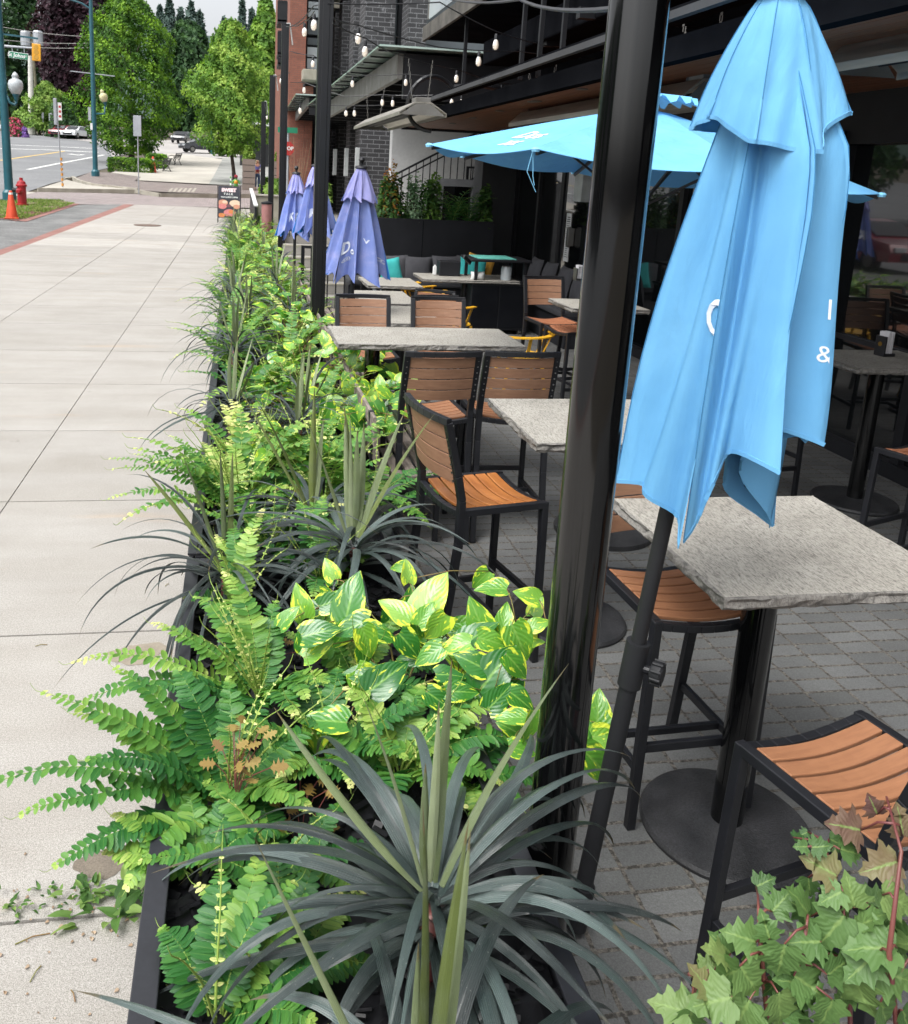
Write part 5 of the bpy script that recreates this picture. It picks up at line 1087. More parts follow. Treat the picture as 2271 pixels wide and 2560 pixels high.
for k,(x,z,r,ci) in enumerate(((-.28,-.02,.2,0),(-.3,-.12,.17,1),(.25,-.03,.22,2),(.33,-.12,.14,0),(-.02,-.1,.1,3),(.02,-.29,.24,1),(.1,-.26,.12,4),(-.33,-.36,.14,4),(-.2,.0,.1,2))):
    pts=[]; 
    for a in range(0,360,15): xx=x*ww+r*ww*math.cos(R(a))*1.1; zz=z*hh+r*hh*.42*math.sin(R(a)); xx=max(-ww*.46,min(ww*.46,xx)); zz=max(-hh*.425,min(hh*.2,zz)); pts.append(fc+Mt@V3(xx,-.0125-.0006*(k+1),zz))
    m=MB(); m.add(pts,[tuple(range(24))]); m.build('food_print',cols[ci],pn)
# stop and street signs, retaining wall, planters in the side street
Ys=33.; gx=aty(719,470,Ys); so_=E('stop_sign',(gx.x,Ys,gz(Ys)),0,'red stop sign and green street name sign on one post by the red brick building','road sign'); O=V3(gx.x,Ys,gz(Ys)); A_=lambda x,y:aty(x,y,Ys)-O
MB().tube([V3(0,0,0),A_(721,318)],.04,8).build('post',M_alu,so_); c=A_(719,371); r=(A_(723,354)-A_(723,388)).z/2
m=MB(); m.prism([(r*1.08*math.cos(R(22.5+45*k)),r*1.08*math.sin(R(22.5+45*k))) for k in range(8)],-.01,.01,Matrix(((1,0,0),(0,0,1),(0,1,0)))); o=m.build('stop_plate',M_red,so_); o.location=c+V3(0,-.06,0); I3=Matrix.Identity(3); lettering('STOP',r*.75,V3(0,-.02,0),I3,M_wht,o,bold=.006)
a=A_(695,320); b_=A_(744,330); c=(a+b_)/2; o=MB().box(c+V3(0,-.05,0),(b_.x-a.x,.02,(A_(700,319)-A_(700,333)).z)).build('name_plate',M_sgn,so_); 
Yr=27.; a=aty(640,488,Yr); b_=aty(800,492,Yr); rw=E('retaining_wall',((a.x+b_.x)/2,Yr,0),0,'low beige retaining wall behind the slim black posts','wall'); zz=a.z; MB().box((0,0,zz/2),(b_.x-a.x,.3,zz)).build('wall',M_cap,rw); MB().box((0,-.02,zz+.02),(b_.x-a.x+.04,.36,.04)).build('coping',M_conc2,rw)
bush(648,716,487,452,Yr+.9,F_lg,3500,.22,'tuft of tall green grass on the beige retaining wall',21,dy=.7,name='grass_clump',cat='ornamental grass',z0=zz-.1)
bush(795,830,487,462,Yr+.9,F_lg,900,.2,'small grass clump right of the purple umbrella tops',23,dy=.5,name='grass_clump',cat='ornamental grass',z0=zz-.1)
for (x0,x1,yt,yb,Y0,l) in((606,638,396,434,50,'slatted wooden planter box left of the standing person'),(684,722,402,436,46,'slatted wooden planter box behind the third post'),(724,790,412,440,42,'pale wooden planter box in front of the red brick building')):
    a=aty(x0,yb,Y0); b_=aty(x1,yb,Y0); zt_=aty(x0,yt,Y0).z; t=E('wooden_planter',((a.x+b_.x)/2,Y0,gz(Y0)),0,l,'planter'); m=MB(); nb_=5; H0=zt_-gz(Y0)
    for i in range(nb_): m.box((0,0,H0*(i+.5)/nb_),(b_.x-a.x,.8,H0/nb_-.03))
    m.build('boards',M_grey,t); MB().box((0,0,H0/2),(b_.x-a.x-.06,.7,H0-.06)).build('liner',M_dk,t)
    bush(x0+3,x1-3,yt+2,yt-26,Y0,F_lg,900,.3,'upright leafy plant growing in the '+l[:34].split(' left')[0].split(' behind')[0]+(' near the person' if x0<650 else ' behind the posts' if x0<700 else ' by the bricks'),40+x0,dy=.3,cat='plant',z0=zt_-.1)
for k in range(5):
    x=690+k*9; 
t=E('bare_shrub',(aty(742,470,30).x,30,gz(30)),0,'twiggy bare shrub in front of the red brick wall','shrub'); m=MB(); rn=random.Random(4)
for k in range(26): a=rn.uniform(0,6.28); s=rn.uniform(.1,.55); m.tube([V3(0,0,0),V3(math.cos(a)*s*.4,math.sin(a)*s*.4,1.2),V3(math.cos(a)*s,math.sin(a)*s,rn.uniform(1.8,3.0))],[.012,.009,.003],4)
m.build('twigs',mat('pale_twigs','#9a8468','#85715a',rough=.9),t)
Yp=22.; a=aty(627,432,Yp+6); b_=aty(640,525,Yp); t=E('black_guard_rail',(b_.x,Yp,gz(Yp)),0,'black slatted guard rail with a white top strip in front of the standing person','railing'); m=MB()
pA=V3(0,0,1.15); pB=V3(aty(628,436,Yp+7).x-b_.x,7,1.25+gz(Yp+7)-gz(Yp)); m.bar(pA*.5,pB-pA*.5,.05,1.1); m.build('panel',M_dk,t); MB().bar(pA+V3(0,0,.02),pB+V3(0,0,.02),.1,.03).build('top_strip',M_paper,t)
t=E('pink_bin',(aty(667,528,20).x,20,gz(20)),0,'dull pink metal bin between the slim black posts','bin'); zt_=aty(667,510,20).z; MB().lathe([(.10,0),(.115,zt_),(0,zt_)],14).build('body',mat('dusty_pink','#9a6a68','#8a5e5c',rough=.6),t,smooth='a'); MB().lathe([(.125,zt_),(.125,zt_+.04),(0,zt_+.07)],14).build('lid',M_dk,t)
# white sheds behind
t=E('white_awning_building',(aty(650,400,75).x,75,gz(75)),0,'low building with a white awning glimpsed between the black posts','building'); MB().box((0,2,1.6),(3.2,3,3.2)).build('wall',M_char,t); MB().box((.6,-.2,3.3),(4.6,2.4,.25)).build('awning',M_wht,t)
# ================================================================ cars
def make_car(c,name='car'):
    t=E('parked_car',(0,0,0),0,'x','car','parked cars'); M_c=mat('car_paint',c,cr(lin(c),.9),rough=.25,scale=1,coat=.8); M_ty=bpy.data.materials.get('tyre') or mat('tyre','#17181a',rough=.8); M_cg_=bpy.data.materials.get('car_glass') or mat('car_glass','#14181b','#1b2023',rough=.05,spec=.9)
    side=[(-2.2,.35),(-2.22,.62),(-2.1,.82),(-1.2,.95),(-.45,1.36),(.1,1.45),(1.1,1.43),(1.75,1.05),(2.1,.98),(2.2,.7),(2.18,.35)]
    n=len(side); vs=[];fs=[]; W=[-.86,-.84,.84,.86]
    def tw(z): return 1 if z<.9 else 1-.24*(z-.9)/.55
    cols=[-1,-.96,-.5,0,.5,.96,1]
    for (x,z) in side:
        for c_ in cols: e=1-.04*(abs(c_)==1); vs.append((x*(1-.03*abs(c_)**3),c_*.88*tw(z),z*(1 if abs(c_)<1 else .985)))
    k=len(cols)
    for i in range(n-1):
        for j in range(k-1): fs.append((i*k+j,i*k+j+1,(i+1)*k+j+1,(i+1)*k+j))
    fs.append(tuple(range(k))); fs.append(tuple((n-1)*k+j for j in reversed(range(k))))
    for s in(0,k-1): fs.append(tuple(i*k+s for i in (range(n) if s else reversed(range(n)))))
    m=MB(); m.add(vs,fs); m.build('body',M_c,t,bevel=.03)
    m=MB(); e=.012
    m.add([(-1.13,-.62,1.0),(-1.13,.62,1.0),(-.5,.6,1.37),(-.5,-.6,1.37)],[(0,1,2,3)]); m.build('windscreen',M_cg_,t,loc=V3(-.03,0,.02))
    m=MB(); m.add([(1.15,-.6,1.42),(1.15,.6,1.42),(1.72,.66,1.08),(1.72,-.66,1.08)],[(0,1,2,3)]); m.build('rear_window',M_cg_,t,loc=V3(.03,0,.02))
    for s in(-1,1):
        y0=.885*s; y1=.73*s; m=MB(); m.add([(-1.0,y0*.985,.98),(1.55,y0*.975,.98),(1.05,y1,1.36),(-.35,y1,1.36)],[(0,1,2,3)]); m.build('side_window',M_cg_,t,loc=V3(0,.012*s,0))
        for x in(-1.35,1.35):
            wm=MB(); wm.lathe([(.2,-.11),(.31,-.11),(.33,-.08),(.33,.08),(.31,.11),(.2,.11)],22,(x,.8*s,.33),M=Matrix.Rotation(R(90),3,'X')); ty=wm.build('wheel',M_ty,t,smooth='a'); MB().lathe([(0,-.115),(.2,-.115),(.2,.115),(0,.115)],16,(x,.8*s,.33),M=Matrix.Rotation(R(90),3,'X')).build('rim',M_steel,ty)
        MB().box((-2.16,.6*s,.68),(.1,.36,.14)).build('headlight',M_globe,t,bevel=.02); MB().box((2.15,.68*s,.82),(.1,.24,.18)).build('tail_light',M_red,t,bevel=.02)
    MB().box((-2.2,0,.5),(.04,1.1,.2)).build('grille',M_dk,t); return t
CR=make_car('#7c1f2a'); CWh=make_car('#cfd1d3'); CD=make_car('#2c2e33')
for (pr_,x,y,rz,l) in((CR,160,344,74,'red car parked leftmost in the far row behind the road'),(CWh,190,346,74,'white car between the two red ones in the far row'),(CR,209,343,76,'smaller-looking red car, third in the far row'),(CWh,228,345,76,'white van-like car at the right end of the far row'),(CWh,45,330,5,'white car behind the pink flowering shrub')): place(pr_,G(x,y),R(rz),l)
g=G(592,391); place(CWh,g,R(4),'white car seen side-on behind the trunk of the slim tree'); g=G(505,382); place(CD,g,R(25),'dark car partly behind the teal pole left of the slim tree'); g=G(455,358); place(CD,g,R(80),'dark car with a lit tail lamp far down the street')
place(CR,(-8.4,24,gz(24)-.04),R(90),'dark red car at the kerb outside the left picture edge, mirrored in the restaurant glass')
t,b,top=pole_from(530,384,530,300,.14,.12,M_teal,'teal_pole','short teal pole between the dark car and the white car','pole')
# buildings across the street (seen in the glass)
ob=E('street_building',(-32,22,0),0,'pale two-storey building across the street, mirrored in the restaurant glass','building'); MB().box((0,0,4),(8,46,8)).build('wall',mat('pale_stucco','#8f8f8a','#7f7f7c',rough=.9),ob); m=MB()
for i in range(9):
    for z in(1.6,5.2): m=MB(); m.box((4.02,-20+i*5,z),(.08,3,1.9)); m.build('window',M_glass,ob)
for k in range(6):
    x=-24; yv=2+k*11; t=E('tree',(x,yv,0),0,['bushy tree across the street, southernmost, mirrored in the glass','second bushy tree across the street from the south','third bushy tree across the street from the south','fourth bushy tree across the street from the south','fifth bushy tree across the street from the south','northernmost bushy tree across the street'][k],'tree'); limbs((0,0,0),4,.2,1.5,6,50+k).build('trunk',M_bark,t); crown([(0,.6),(.3,1),(.7,.8),(1,.2)],(0,0,2.2),5,2.3,1500,.5,50+k).build('crown',F_dg,t)
# ================================================================ people
M_skin=mat('skin','#b98a73','#ad7e68',rough=.55,scale=8); M_jean=mat('blue_jeans','#4a5f7f','#3f5370',rough=.9,scale=9); M_top=mat('violet_top','#6a6fae','#5b60a0',rough=.9,scale=6); M_hair=mat('ash_blond_hair','#a38f78','#8b7862',rough=.6,scale=14,stretch=(6,6,1)); M_rd=mat('red_cloth','#8f2c37','#7c2530',rough=.8,scale=6)
def skin(name,pts,edges,mt,par,sub=2):
    me=bpy.data.meshes.new(name); me.from_pydata([p[:3] for p in pts],edges,[]); o=bpy.data.objects.new(name,me); COL.objects.link(o); md=o.modifiers.new('skin','SKIN'); md.use_smooth_shade=True
    for i,p in enumerate(pts):
        r=p[3] if isinstance(p[3],(tuple,list)) else (p[3],p[3]); me.skin_vertices[0].data[i].radius=r
    me.skin_vertices[0].data[0].use_root=True
    o.modifiers.new('s','SUBSURF').levels=sub; o.modifiers['s'].render_levels=sub; o.data.materials.append(mt)
    dg=bpy.context.evaluated_depsgraph_get(); m2=bpy.data.meshes.new_from_object(o.evaluated_get(dg)); bpy.data.objects.remove(o); m2.materials.clear(); m2.materials.append(mt)
    for p in m2.polygons: p.use_smooth=True
    q_=bpy.data.objects.new(name,m2); COL.objects.link(q_)
    if par is not None: q_.parent=par
    return q_
Yw=G(643,473).y; g=aty(643,473,Yw); hs=(aty(641,399,Yw).z-aty(643,473,Yw).z)/1.68
pe=E('person',(g.x,Yw,gz(Yw)),R(188),'person with long ash blond hair, violet top and jeans, arms folded, by the guard rail','person'); pe.scale=(hs,)*3
B=[(0,0,.92,(.13,.10)),(0,0,1.08,(.125,.09)),(0,0,1.25,(.15,.10)),(0,0,1.38,(.14,.085)),(0,.0,1.46,.05),(0,.01,1.52,.055),(0,.015,1.60,(.075,.09)),(0,.01,1.66,.05)]
ed=[(0,1),(1,2),(2,3),(3,4),(4,5),(5,6),(6,7)]
for s in(-1,1):
    o=len(B); B+=[(s*.17,0,1.37,.05),(s*.235,.02,1.16,.042),(s*.17*1,.17,1.04,.036),(s*-.02,.22,1.08,.028),(s*-.07,.225,1.085,.03)]; ed+=[(3,o),(o,o+1),(o+1,o+2),(o+2,o+3),(o+3,o+4)]
    for k in range(4): B+= [(s*-.12,.235,1.11-.018*k,.009),(s*-.15,.225,1.105-.02*k,.008)]; ed+=[(o+4,len(B)-2),(len(B)-2,len(B)-1)]
    B+=[(s*-.06,.24,1.125,.01),(s*-.085,.245,1.14,.008)]; ed+=[(o+4,len(B)-2),(len(B)-2,len(B)-1)]
    o=len(B); B+=[(s*.09,0,.86,.085),(s*.1,.01,.48,.06),(s*.105,-.01,.09,.04),(s*.11,.1,.04,.035)]; ed+=[(0,o),(o,o+1),(o+1,o+2),(o+2,o+3)]
body=skin('body',B,ed,M_skin,pe)
J=[(0,0,.95,(.14,.11)),(0,0,.88,(.14,.11))]; je=[(0,1)]
for s in(-1,1): o=len(J); J+=[(s*.09,0,.8,.098),(s*.1,.01,.48,.075),(s*.105,-.01,.10,.06)]; je+=[(1,o),(o,o+1),(o+1,o+2)]
skin('jeans',J,je,M_jean,pe); J=[(0,0,.93,(.15,.115)),(0,0,1.1,(.135,.10)),(0,0,1.25,(.16,.112)),(0,0,1.39,(.15,.09))]; je=[(0,1),(1,2),(2,3)]
for s in(-1,1): o=len(J); J+=[(s*.17,0,1.375,.06),(s*.235,.02,1.16,.052),(s*.185,.14,1.06,.045)]; je+=[(3,o),(o,o+1),(o+1,o+2)]
skin('top',J,je,M_top,pe); skin('hair',[(0,-.015,1.67,(.095,.09)),(0,-.04,1.58,(.10,.075)),(0,-.06,1.45,(.12,.05)),(0,-.07,1.30,(.10,.03)),(.075,.03,1.56,.03),(.09,.05,1.42,.035),(.08,.07,1.27,.02),(-.075,.03,1.56,.03),(-.09,.05,1.42,.035),(-.08,.07,1.27,.02)],[(0,1),(1,2),(2,3),(1,4),(4,5),(5,6),(1,7),(7,8),(8,9)],M_hair,pe)
m=MB(); m.box((.036,.105,1.605),(.05,.012,.032)).box((-.036,.105,1.605),(.05,.012,.032)).box((0,.108,1.612),(.03,.008,.008)); m.build('sunglasses',M_dk,pe); MB().box((0,.115,1.545),(.05,.012,.012)).build('mouth',M_rd,pe); MB().lathe([(.012,-.02),(.016,0),(.006,.03),(0,.035)],8,(0,.12,1.572)).build('nose',M_skin,pe)
MB().box((.03,.27,1.06),(.16,.05,.12)).build('red_purse',M_rd,pe,bevel=.02)
# plastic safety figure
Yk=G(590,474).y; g=aty(590,475,Yk); s=(aty(590,436,Yk).z-aty(590,473,Yk).z)
kf=E('safety_figure',(g.x,Yk,gz(Yk)),R(180),'child-shaped plastic safety figure with red cap and yellow vest beside the slim tree','road safety figure'); M_yv=mat('vest_yellow','#d1962b','#c4882a',rough=.5); M_gp=mat('green_plastic','#5c9a48','#4f8b3e',rough=.5)
skin('body',[(0,0,.42*s,.13*s),(0,0,.62*s,.12*s),(0,0,.74*s,.05*s),(0,0,.86*s,.10*s),(.2*s,.02*s,.6*s,.06*s),(.25*s,.06*s,.35*s,.055*s),(-.2*s,.02*s,.6*s,.06*s),(-.26*s,.05*s,.38*s,.055*s),(.09*s,0,.2*s,.075*s),(.1*s,.02*s,.03*s,.08*s),(-.09*s,0,.2*s,.075*s),(-.1*s,.02*s,.03*s,.08*s)],[(0,1),(1,2),(2,3),(1,4),(4,5),(1,6),(6,7),(0,8),(8,9),(0,10),(10,11)],M_gp,kf,1)
skin('vest',[(0,0,.36*s,.17*s),(0,0,.52*s,.165*s),(0,0,.68*s,.15*s)],[(0,1),(1,2)],M_yv,kf,1)
MB().lathe([(.13*s,.86*s),(.13*s,.92*s),(.09*s,1.0*s),(0,1.02*s)],16).box((0,.12*s,.87*s),(.18*s,.12*s,.02*s)).build('cap',M_rd,kf,smooth='a'); MB().lathe([(.095*s,.76*s),(.11*s,.82*s),(.1*s,.9*s)],14).build('face',mat('figure_face','#7a5f55',rough=.6),kf,smooth=True)
q_=aty(573,472,Yk)-Vector(kf.location); fm=MB(); 
for k in range(6): fm.tube([V3(.36*s,0,.15*s*k),V3(.36*s,0,.15*s*(k+1)-.01)],.05*s,8,mi=k%2)
fm.build('striped_flag_pole',[M_wht,M_gp],kf)
# ================================================================ planting
F_fern=leafmat('fern_leaf',[(0,'#1b4f22'),(.3,'#346b2f'),(.55,'#5a8836'),(.8,'#8fac4e'),(1,'#cfcf86')],rough=.38,trans=.22,vein='#4d7a35',spec=.45)
F_arch=leafmat('dark_arching_leaf',[(0,'#1a2221'),(.5,'#2f3b3a'),(1,'#4e5c59')],rough=.36,trans=.06,stripe=.42,spec=.55,coat=.1)
F_arn=leafmat('grey_strap_leaf',[(0,'#1e2626'),(.5,'#364341'),(1,'#586764')],rough=.3,trans=.06,stripe=.45,spec=.6,coat=.2)
F_spk=leafmat('olive_upright_leaf',[(0,'#5d6a4a'),(.5,'#7f8c64'),(1,'#a5b08c')],rough=.45,trans=.12,stripe=.16,spec=.4)
F_spd=leafmat('dark_upright_leaf',[(0,'#454f2c'),(.5,'#5d6a38'),(1,'#7a874c')],rough=.45,trans=.1,stripe=.16,spec=.4)
F_poth=leafmat('pothos_leaf',[(0,'#246026'),(.45,'#42802a'),(.75,'#6da035'),(1,'#94b85a')],rough=.3,trans=.22,vein='#7aa648',var='#ccd944',coat=.25,spec=.5)
F_weed=leafmat('lobed_leaf',[(0,'#31502a'),(.4,'#577540'),(.7,'#768a50'),(.85,'#6c5f44'),(1,'#5f4341')],rough=.5,trans=.25,vein='#7b9455',spec=.35)
F_och=leafmat('ochre_leaf',[(0,'#6d5126'),(.5,'#87703a'),(1,'#9c8a50')],rough=.6,trans=.2)
M_vine=mat('vine_stem','#7b5a38','#6a7238',rough=.6,scale=12); M_rst=mat('reddish_stem','#5e2e30','#6f4238',rough=.5,scale=12); M_rach=mat('frond_stalk','#8aa048','#6d8a3a',rough=.6,scale=20)
def blade(m,base,az,L_,w,el0,el1,seed=0,n=16,twist=0,fold=.35,side=0,tone=None,cs=5,pw=1.0):
    rn=random.Random(seed); p=Vector(base); tn=rn.random() if tone is None else tone; vs=[];uv=[];fs=[]; st=L_/n; sd=rn.gauss(0,.42)+side
    for i in range(n+1):
        s=i/n; el=el0+(el1-el0)*(s**pw); a=az+sd*s; d=V3(math.cos(el)*math.cos(a),math.cos(el)*math.sin(a),math.sin(el))
        lat=V3(-math.sin(a),math.cos(a),0); nr=lat.cross(d); tw=twist*s; la=lat*math.cos(tw)+nr*math.sin(tw); nn=nr*math.cos(tw)-lat*math.sin(tw)
        ww=w*(.55+.45*min(1,s*4))*(1-s**2.6)**.9 if s<1 else 0.0003
        ww=max(ww,.0006)
        for k in range(cs):
            u=k/(cs-1); x=(u-.5)*ww; vs.append(p+la*x+nn*(-abs(u-.5)*-2*fold*ww*.5)); uv.append((u,s))
        p=p+d*st
    for i in range(n):
        for k in range(cs-1): a=i*cs+k; fs.append((a,a+1,a+cs+1,a+cs))
    m.add(vs,fs,uv=uv,tone=tn)
    return m
def spiky(loc,label,seed,na=54,ns=8,L_=.62,Ls=.5,wa=.036,ws=.030,parts=True,ch=.24,lod=16,group='spiky ornamental grasses in the planters',spk=None,ee=(12,56)):
    """loc = root on the mulch; the crown sits ch above it"""
    rn=random.Random(seed); t=E('spiky_grass_plant',loc,0,label,'ornamental grass',group); A=MB(); S=MB()
    MB().tube([V3(0,0,-.08),V3(0,0,ch*.8)],[.03,.022],8).build('stem',M_rst,t,smooth=True)
    for i in range(na):
        az=i*2.399+rn.gauss(0,.25); f=i/na; z=ch*(.45+.55*rn.random()); l=L_*rn.uniform(.55,1.15); e0=R(rn.uniform(*ee)) if f<.85 else R(rn.uniform(50,70)); e1=R(rn.uniform(-88,-48)) if f<.85 else R(rn.uniform(-55,-10))
        m=MB() if parts else A; blade(m,V3(math.cos(az)*.015,math.sin(az)*.015,z),az,l,wa*rn.uniform(.7,1.15),e0,e1,seed*100+i,lod,rn.gauss(0,.4),cs=5 if parts else 3)
        if parts: m.build('leaf',F_arn if wa>.03 else F_arch,t,smooth=True)
    sp=spk or [(rn.uniform(0,6.28),rn.uniform(62,86),rn.uniform(.7,1.1)) for _ in range(ns)]
    for k,(az,e,f) in enumerate(sp):
        m=MB() if parts else S; blade(m,V3(math.cos(az)*.02,math.sin(az)*.02,ch),az,Ls*f,ws*rn.uniform(.8,1.1),R(e),R(e-rn.uniform(0,10)),seed*77+k,10,rn.gauss(0,.25),fold=.55,cs=5 if parts else 3,pw=1.8)
        if parts: m.build('upright_leaf',F_spk if rn.random()<.7 else F_spd,t,smooth=True)
    if not parts: A.build('arching_leaves',F_arch,t,smooth=True); S.build('upright_leaves',F_spk,t,smooth=True)
    return t
def pinna(m,b,d,nr,l,w,tone,rn,hi=True):
    d=d.normalized(); lat=d.cross(nr).normalized(); nr=lat.cross(d); cv=rn.gauss(.12,.1)
    prof=[(0,.35),(.12,.8),(.3,.92),(.42,1.02),(.55,.9),(.68,.92),(.82,.66),(.93,.36),(1,.03)] if hi else [(0,.4),(.4,1),(.8,.6),(1,.03)]
    vs=[];uv=[];fs=[]
    for s,q in prof:
        p=b+d*l*s-nr*(cv*l*s*s)
        ww=w*q*.5
        for k,(x,u) in enumerate(((-1,0),(0,.5),(1,1))): vs.append(p+lat*(x*ww)+nr*(abs(x)*ww*.28)); uv.append((u,s))
    for i in range(len(prof)-1):
        for k in(0,1): a=i*3+k; fs.append((a,a+1,a+4,a+3))
    m.add(vs,fs,uv=uv,tone=tone)
def frond(m,base,az,L_,el0,el1,seed,np_=24,wl=.055,pw_=.02,tone=.35,hi=True,side=0,ytip=True,droop=.0):
    rn=random.Random(seed); p=Vector(base); n=np_; st=L_/n; pts=[p.copy()]; sd=rn.gauss(0,.18)+side; bl=[]
    for i in range(n+1):
        s=i/n; el=el0+(el1-el0)*(s**1.25)+.05*math.sin(s*11+seed); a=az+sd*s+.07*math.sin(s*8+seed*2); d=V3(math.cos(el)*math.cos(a),math.cos(el)*math.sin(a),math.sin(el)); lat=V3(-math.sin(a),math.cos(a),0); nr=lat.cross(d)*-1
        if nr.z<0: nr=-nr
        if s>.07:
            l=wl*.95*min(1,.35+s*2.6)*(1-max(0,s-.4)**1.6*1.75); l=max(l,.006)
            tn=tone+rn.gauss(0,.07)+(.45*max(0,(s-.8)/.2)**1.5 if ytip else 0)
            for sg in(-1,1):
                dd=lat*sg*1.+d*(.10+.4*s)+nr*(rn.gauss(.04,.16)-droop)
                pinna(m,p+nr*.001,dd,nr+lat*rn.gauss(0,.12)+d*rn.gauss(0,.16),l*rn.uniform(.88,1.08),(pw_*1.05 if s<.8 else pw_*.85)*rn.uniform(.9,1.12)*(.55+.45*l/wl),min(1,max(0,tn+rn.gauss(0,.05))),rn,hi)
        p=p+d*st; pts.append(p.copy())
    if ytip:                       # curled pale tip
        for k in range(4): q=pts[-1]; pts.append(q+V3(d.x,d.y,d.z)*.006+V3(0,0,.003*k))
    r=.0022 if hi else .003; m.tube(pts,[r*(1.2-i/len(pts)) for i in range(len(pts))],5,mi=1,cap=False)
    return m
def fern(loc,label,seed,fr,parts=True,L_=.46,tone=.35,hi=True,sprigs=5,wl=.055,pw_=.017,np_=30,group='ferns in the planters'):
    rn=random.Random(seed); t=E('fern',loc,0,label,'fern',group); M_=MB()
    for k,(az,el,f) in enumerate(fr):
        m=MB() if parts else M_; e0=R(min(86,el+rn.uniform(8,22))); e1=R(el-(rn.uniform(28,46) if 140<az<215 else rn.uniform(45,75))); tn=tone+rn.choice((-.12,-.05,0,.08,.2,.28))
        frond(m,V3(math.cos(R(az))*.02,math.sin(R(az))*.02,0),R(az),L_*f,e0,e1,seed*50+k,np_,wl*rn.uniform(.85,1.1),pw_,tn,hi)
        if parts: m.build('frond',[F_fern,M_rach],t,smooth=True)
    if not parts: M_.build('fronds',[F_fern,M_rach],t,smooth=True)
    m=MB()
    for k in range(sprigs):
        az=rn.uniform(0,6.28); frond(m,V3(0,0,0),az,L_*rn.uniform(.55,.85),R(rn.uniform(62,82)),R(rn.uniform(35,60)),seed*9+k,13,.017,.008,.9,False,ytip=True)
    if sprigs: m.build('young_sprigs',[F_fern,M_rach],t,smooth=True)
    return t
def allround(n,rn,e=(20,60),f=(.7,1.1)): return [(360/n*i+rn.uniform(-14,14),rn.uniform(*e),rn.uniform(*f)) for i in range(n)]
def heart(m,b,d,nr,l,w,tone,rn,fold=.22,curl=.25):
    d=d.normalized(); lat=d.cross(nr).normalized(); nr=lat.cross(d).normalized()
    if nr.dot(Vector((0,0,1)))<0: nr=-nr
    vs=[];uv=[];fs=[]; n=10; A=7; wv=rn.uniform(0,6)
    for i in range(n+1):
        s=i/n; hw=w*.5*(math.sin(math.pi*min(1,(s*.93+.07))**.62)**.8 if s<1 else .0)*(1.0); hw=max(hw,.0008); back=-.10*l*(1-s)**3
        for k in range(A):
            u=k/(A-1); x=(u-.5)*2; p=b+d*(l*s+back*abs(x)**1.5)+lat*(x*hw)+nr*(fold*hw*abs(x)-curl*l*s*s+.012*l*math.sin(s*9+wv+x*2)*abs(x)*4*.4)
            vs.append(p); uv.append((u,s))
    for i in range(n):
        for k in range(A-1): a=i*A+k; fs.append((a,a+1,a+A+1,a+A))
    m.add(vs,fs,uv=uv,tone=tone); return m
K2=1.2526
dz=lambda x,y,z:atz(x*K2,y*K2,z)
def root(x,y,zc,ch): p=dz(x,y,zc); return V3(p.x,p.y,zc-ch)
# ---- near spiky plants
spiky(V3(*dz(868,1745,.78)[:2],.50),'large spiky grey-green plant in the foreground, left of the foot of the round post',1,na=66,L_=.63,Ls=.46,wa=.033,ws=.024,ch=.24,ee=(10,62),
      spk=[(R(95),88,.85),(R(140),72,.95),(R(75),82,1.0),(R(35),58,1.1),(R(165),46,1.0),(R(120),84,.55)])
spiky(V3(.29,1.0,.47),'olive-spiked plant at the bottom edge of the picture',2,na=46,L_=.58,Ls=.58,wa=.035,ws=.023,ch=.18,ee=(5,50),
      spk=[(R(100),88,1.0),(R(70),84,.95),(R(55),76,.85),(R(150),60,.95),(R(172),42,.9),(R(110),84,.6)])
spiky(V3(*dz(706,1075,.72)[:2],.49),'spiky dark plant with tall olive blades, in front of the wet orange stool',3,na=54,L_=.60,Ls=.50,wa=.032,ws=.034,ch=.23,
      spk=[(R(100),86,1.),(R(85),88,.85),(R(120),82,.95),(R(60),76,.9),(R(40),66,1.05),(R(30),60,1.15),(R(150),70,1.0),(R(95),80,1.05)])
spiky(V3(*dz(455,1130,.66)[:2],.49),'dark spiky plant hanging over the sidewalk side of the near planter',4,na=50,L_=.64,Ls=.42,wa=.022,ws=.03,ch=.17,
      spk=[(R(150),70,1.1),(R(110),84,1.05),(R(80),80,1.0),(R(165),52,1.1)])
spiky(V3(*dz(625,1020,.68)[:2],.49),'spiky plant with upright olive blades behind the second fern group',5,na=48,L_=.52,Ls=.48,wa=.024,ws=.032,ch=.2,
      spk=[(R(95),88,1.1),(R(100),84,.9),(R(150),66,1.15),(R(160),58,1.25),(R(70),80,.8)])
# ---- near ferns
rn=random.Random(2)
fern(V3(*dz(455,1560,.58)[:2],.52),'large fern reaching far over the sidewalk at the left picture edge',11,[(183,22,1.28),(176,34,1.15),(196,18,1.05),(168,40,.95),(150,46,.95),(120,55,.8),(210,12,.9),(225,10,.7),(80,60,.7),(20,45,.6),(-40,38,.6),(200,40,.85)],L_=.47,tone=.30,wl=.062,pw_=.022,np_=30)
fern(V3(*dz(520,1360,.60)[:2],.53),'bright fern with two long fronds over the pale sidewalk, above the largest fern',12,[(172,24,1.25),(180,16,1.2),(160,36,.9),(120,52,.95),(100,62,.95),(75,62,.75),(200,24,.8),(-70,40,.75),(-100,38,.75),(-20,40,.6),(240,30,.7),(-50,52,.7)],L_=.45,tone=.36,wl=.058,pw_=.020,sprigs=9)
fern(V3(*dz(430,1990,.56)[:2],.50),'low green fern at the bottom left inside the nearest planter',13,[(30,50,.9),(60,55,.9),(0,42,.8),(90,55,.75),(130,45,.55),(-30,35,.6),(45,66,.8)],L_=.36,tone=.32,wl=.055,pw_=.0185,sprigs=2,np_=24)
